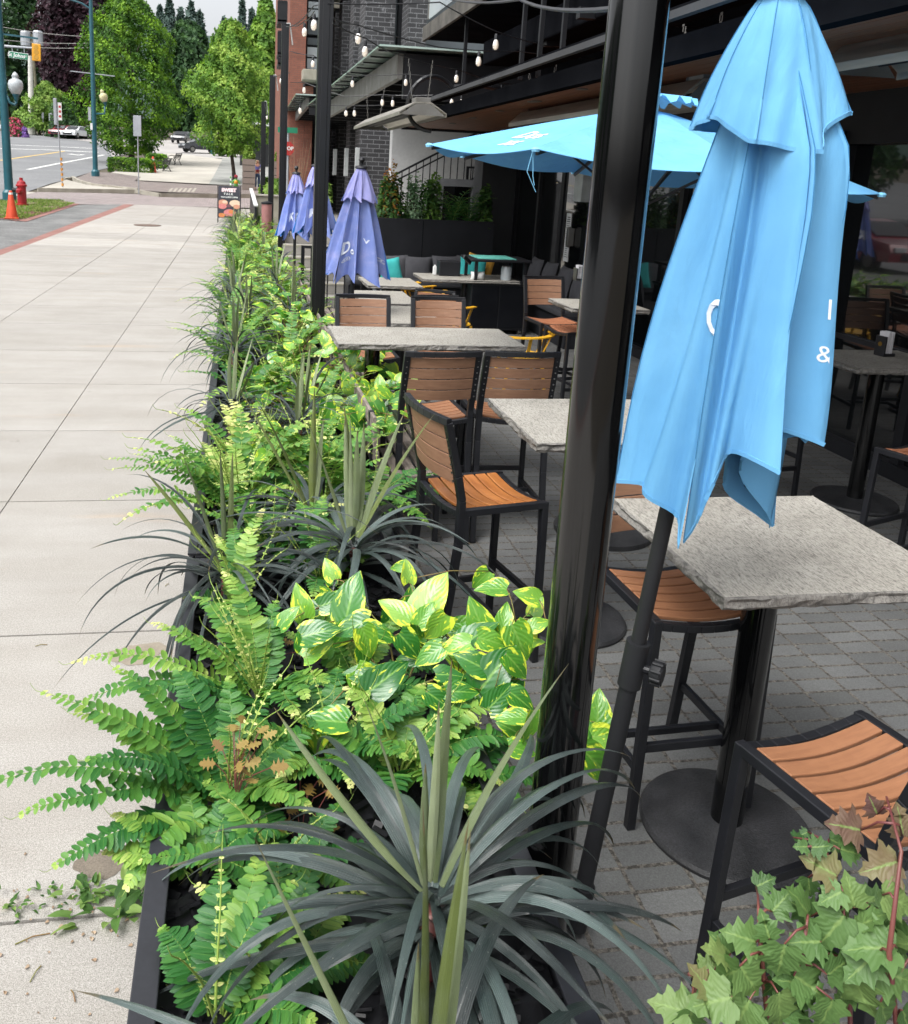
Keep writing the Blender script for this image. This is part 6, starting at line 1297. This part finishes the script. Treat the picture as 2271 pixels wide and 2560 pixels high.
fern(V3(*dz(560,1960,.5)[:2],.47),'small green fern beneath the foreground spiky plant',14,[(40,40,.8),(90,50,.9),(140,50,.8),(0,30,.7),(60,60,.8)],L_=.33,tone=.35,wl=.05,pw_=.017,sprigs=1,np_=22)
fern(V3(*dz(800,1500,.60)[:2],.52),'pale streaky green fern between the variegated vine and the foreground spiky plant',15,[(20,30,.95),(5,22,.9),(35,42,.9),(160,35,.8),(190,25,.8),(120,48,.7),(70,50,.7),(-20,30,.7),(-60,35,.7),(-110,35,.7)],L_=.40,tone=.42,wl=.060,pw_=.020,sprigs=4,np_=24)
fern(V3(*dz(640,1120,.66)[:2],.54),'fern with upright fronds left of the variegated vine',16,[(90,62,1.),(70,56,.95),(110,55,.9),(20,40,.7),(160,40,.7),(-60,40,.7),(-100,44,.8)],L_=.42,tone=.36,sprigs=5)
fern(V3(*dz(480,1190,.62)[:2],.54),'upright fern behind the long sidewalk-side fronds',17,[(95,68,.95),(80,75,1.05),(110,60,.8),(-90,44,.8),(-120,40,.7),(170,28,.5)],L_=.40,tone=.42,sprigs=6)
fern(V3(*dz(470,990,.60)[:2],.53),'yellow-green fern with three fronds over the sidewalk in the second planter',18,[(170,34,1.3),(178,24,1.25),(186,18,1.2),(164,40,1.1),(150,42,1.),(120,54,.9),(80,60,.8),(30,46,.8),(-20,40,.8),(-80,40,.8),(210,22,.9)],L_=.48,tone=.52,sprigs=8,wl=.06)
fern(V3(*dz(610,930,.64)[:2],.53),'big fern in the middle of the second planter',19,allround(14,rn,(28,62)),L_=.50,tone=.38,sprigs=8,wl=.06)
fern(V3(*dz(740,1000,.6)[:2],.52),'fern on the patio side reaching towards the wet orange stool',20,[(20,30,1.2),(5,26,1.1),(40,40,1.),(70,50,.8),(110,55,.8),(-40,30,.8),(160,40,.7)],L_=.46,tone=.42,sprigs=5)
fern(V3(*dz(540,1080,.62)[:2],.53),'mixed green fern in the gap between the near spiky plants',21,allround(10,rn,(30,65)),L_=.38,tone=.45,sprigs=7)
fern(V3(*dz(660,1500,.56)[:2],.51),'green fern low in the middle of the nearest planter',22,allround(9,rn,(22,55)),L_=.34,tone=.36,sprigs=4,wl=.05)
fern(V3(*dz(560,1740,.52)[:2],.49),'dark green fern under the left leaves of the foreground spiky plant',23,allround(8,rn,(20,50)),L_=.32,tone=.28,sprigs=2,wl=.05)
fern(V3(*dz(720,1330,.6)[:2],.52),'fern beneath the variegated vine leaves',24,allround(9,rn,(25,60)),L_=.34,tone=.34,sprigs=3,wl=.05)
fern(V3(*dz(930,1560,.5)[:2],.49),'small fern on the patio side of the nearest planter behind the foreground spiky plant',25,allround(8,rn,(20,50)),L_=.28,tone=.4,sprigs=2,wl=.05)
fern(V3(*dz(400,1740,.5)[:2],.49),'small fern at the sidewalk rim below the largest fern',26,[(60,35,.9),(100,40,.8),(150,28,.9),(175,24,.8),(20,40,.8)],L_=.27,tone=.34,sprigs=1,wl=.05)
# ---- ochre oak-like sprigs
def ochre(x,y,z,label,seed,n=9,size=.036):
    rn=random.Random(seed); b=dz(x,y,z); t=E('ochre_sprig',b,0,label,'foliage sprig'); m=MB(); s=MB()
    for k in range(n):
        a=rn.uniform(0,6.28); r=rn.uniform(.0,.1); p=V3(r*math.cos(a),r*math.sin(a),rn.uniform(-.03,.05)); d=V3(math.cos(a),math.sin(a),rn.uniform(-.2,.6)).normalized(); nr=V3(rn.gauss(0,.3),rn.gauss(-.3,.3),1).normalized(); lat=d.cross(nr).normalized(); l=size*rn.uniform(.8,1.3)
        pr=[(0,.06),(.12,.16),(.18,.42),(.26,.16),(.34,.2),(.44,.52),(.52,.2),(.6,.2),(.7,.42),(.76,.16),(.86,.2),(1,.0)]
        vs=[p+d*l*u+lat*l*w for u,w in pr]+[p+d*l*u-lat*l*w for u,w in pr[::-1]]; c=[p+d*l*u for u,w in pr]; o=len(pr)
        vv=vs+c; fs=[]
        for i in range(o-1): fs.append((i,i+1,2*o+i+1,2*o+i)); fs.append((2*o+i,2*o+i+1,2*o-2-i,2*o-1-i))
        m.add(vv,fs,uv=[(0,.1)]*o+[(1,.1)]*o+[(.5,.1)]*o,tone=rn.random()); s.tube([V3(0,0,-.12),p*.5+V3(0,0,-.03),p],.0015,4)
    m.build('leaves',F_och,t); s.build('stem',M_rst,t)
ochre(470,1520,.68,'reddish ochre oak-like sprig left of the foreground spiky plant',1,16); ochre(535,1280,.64,'ochre dried tuft beside the upright fern',2,12,.03); ochre(600,1570,.55,'pale brown sprig under the foreground spiky leaves',3,10); ochre(585,985,.66,'yellow-brown tuft in the second planter',4,10,.035); ochre(600,1640,.52,'lowest pale brown sprig on the mulch',6,9)
m=MB(); rn=random.Random(6); b=dz(530,1265,.62); t=E('moss_tuft',b,0,'curly dried moss tuft among the near ferns','moss tuft')
for k in range(46):
    p=V3(rn.gauss(0,.02),rn.gauss(0,.02),rn.uniform(-.05,.03)); q=[p+V3(math.cos(a*.9+k)*.016,math.sin(a*.8+k*2)*.016,a*.007+rn.gauss(0,.003)) for a in range(7)]; m.tube(q,.0014,4,cap=False)
m.build('strands',mat('dried_moss','#9c8a5c','#7f6c42',rough=.9),t)
# ---- variegated vines
def vine(label,roots,vines,leaves,seed,size=1.,auto=0):
    rn=random.Random(seed); b=roots; t=E('variegated_vine',b,0,label,'climbing plant'); pts=[]
    for vn in vines:
        ps=[dz(*q)-b for q in vn]; full=[]
        ps=[V3(0,0,0)]+ps
        for i in range(len(ps)-1):
            for k in range(6): full.append(ps[i].lerp(ps[i+1],k/6)+V3(rn.gauss(0,.003),rn.gauss(0,.003),.02*math.sin(math.pi*k/6)))
        full.append(ps[-1]); MB().tube(full,[.0035*(1.15-.8*i/len(full)) for i in range(len(full))],6).build('stem',M_vine,t,smooth=True); pts+=full
    pet=MB()
    for (x,y,z,l,ang,tn) in leaves:
        c=dz(x,y,z)-b; a=R(ang); d=(RT*math.cos(a)+UP*math.sin(a)*.9+V3(rn.gauss(0,.12),rn.gauss(0,.12),rn.gauss(0,.12))).normalized(); nr=(V3(0,0,1)*.75-FW*.75+V3(rn.gauss(0,.3),rn.gauss(0,.25),rn.gauss(0,.2))).normalized()
        L2=l*size; bs=c-d*L2*.5; m=MB(); heart(m,bs,d,nr,L2,L2*rn.uniform(.66,.8),tn,rn); m.build('leaf',F_poth,t,smooth=True)
        near=min(pts,key=lambda p:(p-bs).length); md=near.lerp(bs,.5)+V3(0,0,.015); pet.tube([near,md,bs],.0017,5)
    pet.build('petioles',M_vine,t,smooth=True); return t
LV=[(700,1190,.80,.19,70,.3),(863,1185,.82,.19,62,.95),(815,1140,.84,.09,100,.85),(658,1135,.82,.09,110,.85),(980,1172,.82,.12,165,.6),(1053,1188,.82,.10,150,.75),(955,1235,.80,.15,100,.6),(1008,1235,.80,.12,80,.6),(735,1285,.76,.12,-70,.7),(790,1215,.79,.14,150,.85),(850,1225,.79,.10,60,.6),(640,1260,.74,.14,20,.15),(600,1200,.78,.13,120,.75),(575,1230,.76,.10,60,.55),(1040,1285,.77,.14,-80,.6),(905,1290,.76,.12,-160,.75),(950,1265,.77,.17,40,.1),(990,1335,.74,.19,60,.05),(855,1308,.74,.11,-150,.5),(775,1350,.71,.17,40,.05),(645,1435,.66,.15,175,.45),(1045,1400,.70,.10,-20,.3),(1000,1390,.70,.12,30,.1),(925,1380,.70,.11,10,.3),(1060,1455,.68,.11,-100,.6),(1078,1245,.79,.08,40,.7),(900,1345,.72,.10,10,.1),(700,1250,.75,.14,200,.2),(665,1200,.77,.11,30,.2),(1035,1330,.76,.12,-60,.5),(870,1255,.76,.13,-120,.8),(1020,1430,.69,.10,170,.6),(760,1265,.74,.13,-20,.35),(820,1290,.73,.12,-60,.15),(720,1345,.69,.12,160,.1),(985,1280,.78,.11,-20,.6),(880,1400,.68,.11,-30,.15),(940,1320,.75,.12,150,.2)]
rq=random.Random(3)
LV+=[(x+rq.uniform(-40,40),y+rq.uniform(-25,45),z-.06,l*.85,a+rq.uniform(-90,90),rq.choice((.1,.3,.5,.6,.75))) for (x,y,z,l,a,tn) in LV]
vine('bright variegated vine with heart-shaped leaves between the ferns and the round post',dz(800,1400,.52),[[(840,1300,.66),(960,1260,.72),(1090,1240,.78)],[(900,1350,.64),(1000,1410,.66),(1050,1450,.64)],[(720,1300,.66),(640,1200,.74)],[(830,1220,.74),(815,1150,.80)],[(780,1290,.68),(700,1180,.76)]],LV,5,.86)
vine('trailing variegated leaves growing round the foot of the round post',dz(1130,1470,.42),[[(1165,1480,.5),(1200,1500,.5)],[(1180,1440,.55)]],[(1195,1418,.58,.12,70,.6),(1217,1468,.56,.10,10,.75),(1200,1530,.50,.14,-50,.55),(1175,1470,.54,.10,90,.3)],6)
rn=random.Random(77); L2=[]
for k in range(85):
    x,y=rn.uniform(640,785),rn.uniform(690,850)
    if x<690 and y<760 and rn.random()<.5: continue
    L2.append((x,y,.78-.0006*(y-700)+rn.uniform(-.03,.03),rn.uniform(.10,.15),rn.uniform(0,360),rn.choice((.55,.65,.8,.9,.4,.3))))
L2+=[(648,672,.98,.12,110,.7),(665,690,.94,.12,30,.75),(705,712,.9,.11,80,.6),(750,735,.86,.1,20,.7),(772,785,.84,.12,-40,.7),(800,750,.86,.08,60,.9),(782,748,.86,.08,110,.7),(828,755,.86,.08,80,.9),(822,778,.84,.1,-30,.85),(790,795,.82,.1,200,.4),(758,760,.84,.1,100,.8),(830,803,.82,.1,45,.75),(800,812,.8,.09,10,.6),(812,828,.8,.07,-20,.7)]
vine('bright variegated vine trailing from the second planter towards the brown-backed stools',dz(690,860,.52),[[(700,780,.68),(655,690,.88)],[(730,800,.7),(800,770,.80),(828,760,.84)],[(740,830,.68),(790,832,.74),(830,810,.8)]],L2,8)
# ---- lobed-leaf plant at the bottom right
def lobed(m,b,d,nr,l,tone,rn):
    d=d.normalized(); lat=d.cross(nr).normalized(); nr=lat.cross(d).normalized()
    out=[(0,.04),(-.06,.22),(.02,.42),(.10,.36),(.16,.50),(.26,.62),(.30,.44),(.38,.34),(.46,.40),(.58,.48),(.60,.30),(.68,.20),(.78,.24),(.84,.12),(1,0)]
    o=len(out); vs=[];uv=[];pos=[(u+rn.gauss(0,.012),w+rn.gauss(0,.015)) for u,w in out]
    def P3(u,x): return b+d*l*u+lat*l*x-nr*(l*.22*u*u)+nr*(abs(x)*l*.16+l*.02*math.sin(u*14+x*9))
    for s in(1,-1):
        for u,w in pos: vs.append(P3(u,s*max(w,0))); uv.append((.5+s*min(.5,max(w,0)),u))
    for s in(1,-1):
        for u,w in pos: vs.append(P3(max(0,u*.9+.05),s*max(w,0)*.45)); uv.append((.5+s*.22,u))
    for u,w in pos: vs.append(P3(max(0,min(1,u)),0)); uv.append((.5,u))
    fs=[]
    for i in range(o-1):
        fs.append((i,i+1,2*o+i+1,2*o+i)); fs.append((2*o+i,2*o+i+1,4*o+i+1,4*o+i)); fs.append((o+i+1,o+i,3*o+i,3*o+i+1)); fs.append((3*o+i+1,3*o+i,4*o+i,4*o+i+1))
    m.add(vs,fs,uv=uv,tone=tone)
t=E('lobed_leaf_plant',(1.12,.80,0),0,'leafy plant with jagged lobed leaves and red stems at the bottom right corner','plant'); O=Vector(t.location); rn=random.Random(12)
mk=MB(); mk.lathe([(.22,0),(.26,.42),(.27,.44),(.25,.44),(.24,.38),(0,.38)],28,(-.02,.06,0)); mk.build('pot',M_plan,t,smooth='a')
stems=[[(1590,2150,.45),(1590,2000,.72),(1610,1850,.88)],[(1800,2150,.5),(1775,1900,.9),(1800,1700,1.02),(1770,1590,1.06)],[(1480,2100,.5),(1420,1950,.74),(1375,1945,.76)],[(1700,2100,.5),(1690,1850,.86),(1650,1700,.94)],[(1540,2120,.5),(1520,1900,.82),(1515,1830,.86)]]
ends=[]
for s_ in stems:
    ps=[dz(*q)-O for q in s_]; MB().tube([V3(0,0,.38)]+ps,[.006,.005,.0045,.003,.002][:len(ps)+1],7).build('stem',M_rst,t,smooth=True); ends+=[p.lerp(q,f) for p,q in zip(ps,ps[1:]) for f in(.0,.25,.5,.75)]+[ps[-1]]
WL=[(1640,1730,.95,.115,150,.82),(1690,1650,1.0,.12,155,.95),(1600,1800,.90,.13,120,.4),(1560,1800,.88,.10,60,.3),(1700,1780,.92,.11,100,.5),(1760,1730,.98,.12,190,.85),(1660,1860,.86,.15,-120,.35),(1560,1920,.83,.14,-100,.35),(1740,1890,.88,.16,200,.4),(1480,1870,.84,.12,160,.45),(1430,1900,.80,.10,140,.7),(1500,1960,.78,.14,-60,.45),(1620,1970,.78,.14,-40,.35),(1720,1990,.78,.15,-70,.5),(1790,1950,.82,.14,-30,.4),(1420,2000,.74,.15,190,.5),(1340,2010,.70,.13,170,.55),(1560,2020,.74,.14,-80,.5),(1650,2030,.74,.13,-100,.4),(1770,2030,.76,.14,-60,.35),(1800,1640,1.02,.10,80,.9),(1745,1610,1.04,.08,120,.95),(1795,1800,.94,.12,-20,.6),(1680,1930,.82,.12,20,.3),(1530,1850,.87,.09,100,.3),(1450,1950,.76,.12,210,.4),(1400,1955,.76,.10,120,.75),(1610,1880,.86,.12,170,.3),(1600,1690,.98,.05,170,.2),(1640,1690,.98,.07,30,.15),(1745,1830,.9,.12,40,.45),(1700,1700,.96,.09,-20,.3),(1480,2030,.72,.14,-110,.45),(1380,2040,.68,.12,-90,.4),(1800,1880,.86,.13,170,.5),(1660,1790,.92,.09,210,.4),(1720,1930,.84,.13,-140,.3),(1585,1960,.78,.11,150,.25),(1500,1910,.8,.11,90,.4)]
WL+=[(x+rn.uniform(-45,45),y+rn.uniform(-40,40),z-.05,l*.8,ang+rn.uniform(-80,80),max(0,tn-.15)) for (x,y,z,l,ang,tn) in WL if tn<.8 ]
for (x,y,z,l,ang,tn) in WL:
    c=dz(x,y,z)-O; a=R(ang); d=(RT*math.cos(a)+UP*math.sin(a)*.9+V3(rn.gauss(0,.15),rn.gauss(0,.15),rn.gauss(0,.1))).normalized(); nr=(V3(0,0,1)*.8-FW*.7+V3(rn.gauss(0,.45),rn.gauss(0,.45),rn.gauss(0,.35))).normalized(); l*=.54*(1.05 if tn>.8 else 1); bs=c-d*l*.45; m=MB(); lobed(m,bs,d,nr,l,tn,rn)
    m.build('leaf',F_weed,t,smooth=True); near=min(ends,key=lambda p:(p-bs).length); MB().tube([near,near.lerp(bs,.5)+V3(0,0,.01),bs],[.0028,.0022,.0016],5).build('petiole',M_rst,t,smooth=True)
# ---- the rest of the row
ORD=['nearest','second','third','fourth','fifth','sixth','seventh','eighth','farthest']
rn=random.Random(31); cnt={}
SPm=[spiky(V3(0,-50,0),'x',60+k,na=38,ns=4,L_=.52,Ls=.38,wa=.018,ws=.028,parts=False,ch=.22,lod=9) for k in range(3)]
FNm=[fern(V3(0,-50,0),'x',70+k,allround(13,rn,(26,66)),parts=False,L_=.50,tone=(.42,.52,.64)[k],hi=False,sprigs=7,np_=19,wl=.062,pw_=.027) for k in range(3)]
def mvine(seed):
    rn=random.Random(seed); t=E('variegated_vine',(0,-50,0),0,'x','climbing plant','small variegated vines in the planters'); m=MB(); s=MB()
    for k in range(34):
        a=rn.uniform(0,6.28); r=rn.uniform(.03,.26); z=rn.uniform(.05,.42)*(1-r); p=V3(r*math.cos(a),r*math.sin(a),z); d=V3(math.cos(a+rn.gauss(0,.6)),math.sin(a),rn.uniform(-.4,.6)); heart(m,p,d,V3(rn.gauss(0,.3),rn.gauss(-.4,.3),1).normalized(),rn.uniform(.07,.12),.075,rn.choice((.6,.75,.9,.4)),rn); s.tube([V3(0,0,-.05),p*.5+V3(0,0,.04),p],.002,4)
    m.build('leaves',F_poth,t,smooth=True); s.build('stems',M_vine,t); return t
VNm=[mvine(1),mvine(2)]
def put(kind,x,y,sc,rz):
    protos={'s':SPm,'f':FNm,'v':VNm}[kind]; pr_=rn.choice(protos); n=int((y-.75)//2.67); n=max(0,min(8,n)); f=((y-.75)%2.67)/2.67
    lb={'s':'spiky dark grass with olive blades','f':'green fern','v':'small variegated vine'}[kind]+' in the '+ORD[n]+' planter box, '+('sidewalk' if x<.25 else 'patio')+' side, '+('near end' if f<.33 else 'middle' if f<.67 else 'far end')
    cnt[lb]=cnt.get(lb,0)+1
    if cnt[lb]>1: return
    o=place(pr_,(x,y,.48+gz(y)),rz,lb); o.scale=(sc,)*3
# second planter infill behind the named plants
y=4.55
for yb in [3.95+.445*i for i in range(46)]:
    n=int((yb-.75)//2.67)
    for side in(0,1):
        x=(rn.uniform(-.10,.12) if side==0 else rn.uniform(.34,.60)); yy=yb+rn.uniform(-.12,.12); r_=rn.random()
        if side==0: kd='f' if r_<.74 else 's'
        else: kd='f' if r_<.42 else ('v' if r_<.84 else 's')
        put(kd,x,yy,rn.uniform(1.0,1.25)*(1+.006*yy),rn.uniform(0,6.28))
for yb in [4.3+.9*i for i in range(23)]:
    put(rn.choice('sffv'),rn.uniform(.2,.3),yb,rn.uniform(.9,1.15),rn.uniform(0,6.28))
for kd,x,yy in(('f',.5,4.6),('s',.3,4.9),('f',0.0,5.2),('s',-.06,6.0),('f',.25,6.3),('f',-.02,6.9),('s',-.05,7.4),('v',.55,7.6),('f',.2,7.9),('f',-.05,8.6),('s',-.05,9.2),('v',.5,9.6),('f',.15,10.0),('f',.5,5.4),('v',.5,8.3)):
    put(kd,x,yy,1.05,rn.uniform(0,6.28))
for o in SPm+FNm+VNm:
    if o['label']=='x': 
        for c in [c for c in bpy.data.objects if c.parent==o]: bpy.data.objects.remove(c)
        bpy.data.objects.remove(o)
# ---- plants on the black wall
M_orf=fol('nandina_leaves',(0,'#3d4a22'),(.5,'#7d6a2c'),(1,'#b0662f')); F_gg=fol('glossy_shrub_leaves',(0,'#1f3a1e'),(.5,'#3a5c2a'),(1,'#6a8a3c')); F_sl=fol('silver_green_leaves',(0,'#3f5c40'),(.5,'#6c8a68'),(1,'#a0b598'))
Wd=14.65
def wshrub(x0,x1,yt,yb,mt,n,s,label,seed,dy=.28): return bush(x0,x1,yb,yt,Wd,mt,n,s,label,seed,dy=dy,cat='shrub',group=None,z0=1.30)
wshrub(930,1020,455,560,F_gg,1500,.10,'dense green shrub right of the purple umbrella on the black wall',61); wshrub(950,1000,425,500,M_orf,500,.09,'orange-tipped nandina behind the purple umbrella',62); wshrub(1010,1052,452,560,F_sl,900,.09,'silvery green shrub in the middle of the black wall',63); wshrub(1045,1105,450,560,F_gg,1400,.10,'glossy dark green shrub left of the framed opening',64)
F_palm=fol('palm_leaves',(0,'#1f4020'),(.5,'#33602c'),(1,'#5c8a3e'))
def palm(px,pyb,Y0,h,label,seed,z0):
    b=aty(px,pyb,Y0); t=E('potted_palm',(b.x,Y0,z0),0,label,'palm'); rn=random.Random(seed); m=MB()
    for k in range(11): frond(m,V3(0,0,0),k*2.4,h*rn.uniform(.8,1.15),R(rn.uniform(62,84)),R(rn.uniform(-20,30)),seed*7+k,14,.17,.02,.5,False,ytip=False)
    m.build('fronds',[F_palm,M_rach],t,smooth=True)
palm(1130,560,14.65,.75,'feathery palm left of the framed opening on the black wall',71,1.3); palm(1172,562,14.65,.8,'feathery palm right of the framed opening on the black wall',72,1.3); wshrub(1195,1225,470,560,F_gg,700,.11,'broad-leaved plant at the right end of the black wall',65)
# ---- weeds, husks and stains on the sidewalk
F_wd=fol('weed_leaves',(0,'#2f4f24'),(.5,'#4d7034'),(1,'#7a9450')); M_husk=mat('seed_husk','#a3917c','#86705a',rough=.9,scale=30)
def weedpatch(x,y,n,s,label,seed,spread=.07):
    b=dz(x,y,0); t=E('weed',b,0,label,'weed','weeds in the sidewalk crack'); rn=random.Random(seed); m=MB()
    for k in range(n):
        a=rn.uniform(0,6.28); r=abs(rn.gauss(0,spread)); p=V3(r*math.cos(a)*1.5,r*math.sin(a)*.6,.004+rn.uniform(0,.03)); heart(m,p,V3(math.cos(a),math.sin(a),rn.uniform(.1,.8)),V3(rn.gauss(0,.3),rn.gauss(0,.3),1).normalized(),s*rn.uniform(.6,1.3),s*.6,rn.random(),rn)
    m.build('leaves',F_wd,t,smooth=True)
weedpatch(270,1790,26,.05,'weed in the sidewalk crack against the planter',1,.08); weedpatch(235,1830,22,.05,'weed clump just left of the planter corner crack',2,.06); weedpatch(180,1790,34,.025,'small mossy weed in the middle of the crack',3,.06); weedpatch(20,1815,34,.018,'tiny weed at the left picture edge in the crack',4,.06); weedpatch(120,1805,24,.016,'sparse tiny weed between the others in the crack',5,.08)
rn=random.Random(5); m=MB()
for k in range(45):
    x,y=rn.uniform(0,300),1820+abs(rn.gauss(0,90))*rn.choice((1,1,-.5)); p=dz(x,y,0)+V3(0,0,.005); a=rn.uniform(0,6.28); r=rn.uniform(.002,.0055); Mx=Matrix.Rotation(a,3,'Z'); m.add([p+Mx@V3(r*1.5*math.cos(q),r*math.sin(q),.002*math.sin(2*q)) for q in [i*.785 for i in range(8)]],[tuple(range(8))],tone=rn.random())
o=m.build('seed_husks',M_husk); o['kind']='stuff'; o['label']='scattered brown seed husks on the sidewalk'
M_stain=mat('wet_concrete','#6f665a','#60584e',rough=.7,scale=9,fine=.25,bump=.2,bscale=260); M_stain2=mat('faint_stain','#8d8476','#81786a',rough=.8,scale=9,fine=.12)
def stain(x,y,rx,ry,mt,seed,label):
    rn=random.Random(seed); c=dz(x,y,0); pts=[]; ph=[rn.uniform(0,6) for _ in range(4)]
    for k in range(48): a=k/48*6.283; f=1+.14*math.sin(2*a+ph[0])+.1*math.sin(3*a+ph[1])+.06*math.sin(7*a+ph[2])+.04*math.sin(13*a+ph[3]); pts.append((c.x+rx*f*math.cos(a),c.y+ry*f*math.sin(a),.0022))
    m=MB(); m.add(pts,[tuple(range(48))]); o=m.build('water_stain',mt); o['kind']='structure'; o['label']=label
stain(208,1722,.075,.07,M_stain,1,'dark wet stain'); stain(275,1305,.13,.08,M_stain2,2,'faint stain')
m=MB(); rn=random.Random(9)
for (x,y,l,a) in((30,1885,.09,.3),(60,1960,.05,1.2),(70,1290,.05,.2),(150,2000,.04,2),(330,1170,.03,1)): p=dz(x,y,.004); m.tube([p,p+V3(math.cos(a)*l*.5,math.sin(a)*l*.5+.005,.003),p+V3(math.cos(a)*l,math.sin(a)*l,0)],.0018,4)
o=m.build('twigs_and_leaf_litter',M_vine); o['kind']='stuff'; o['label']='small twigs lying on the sidewalk'
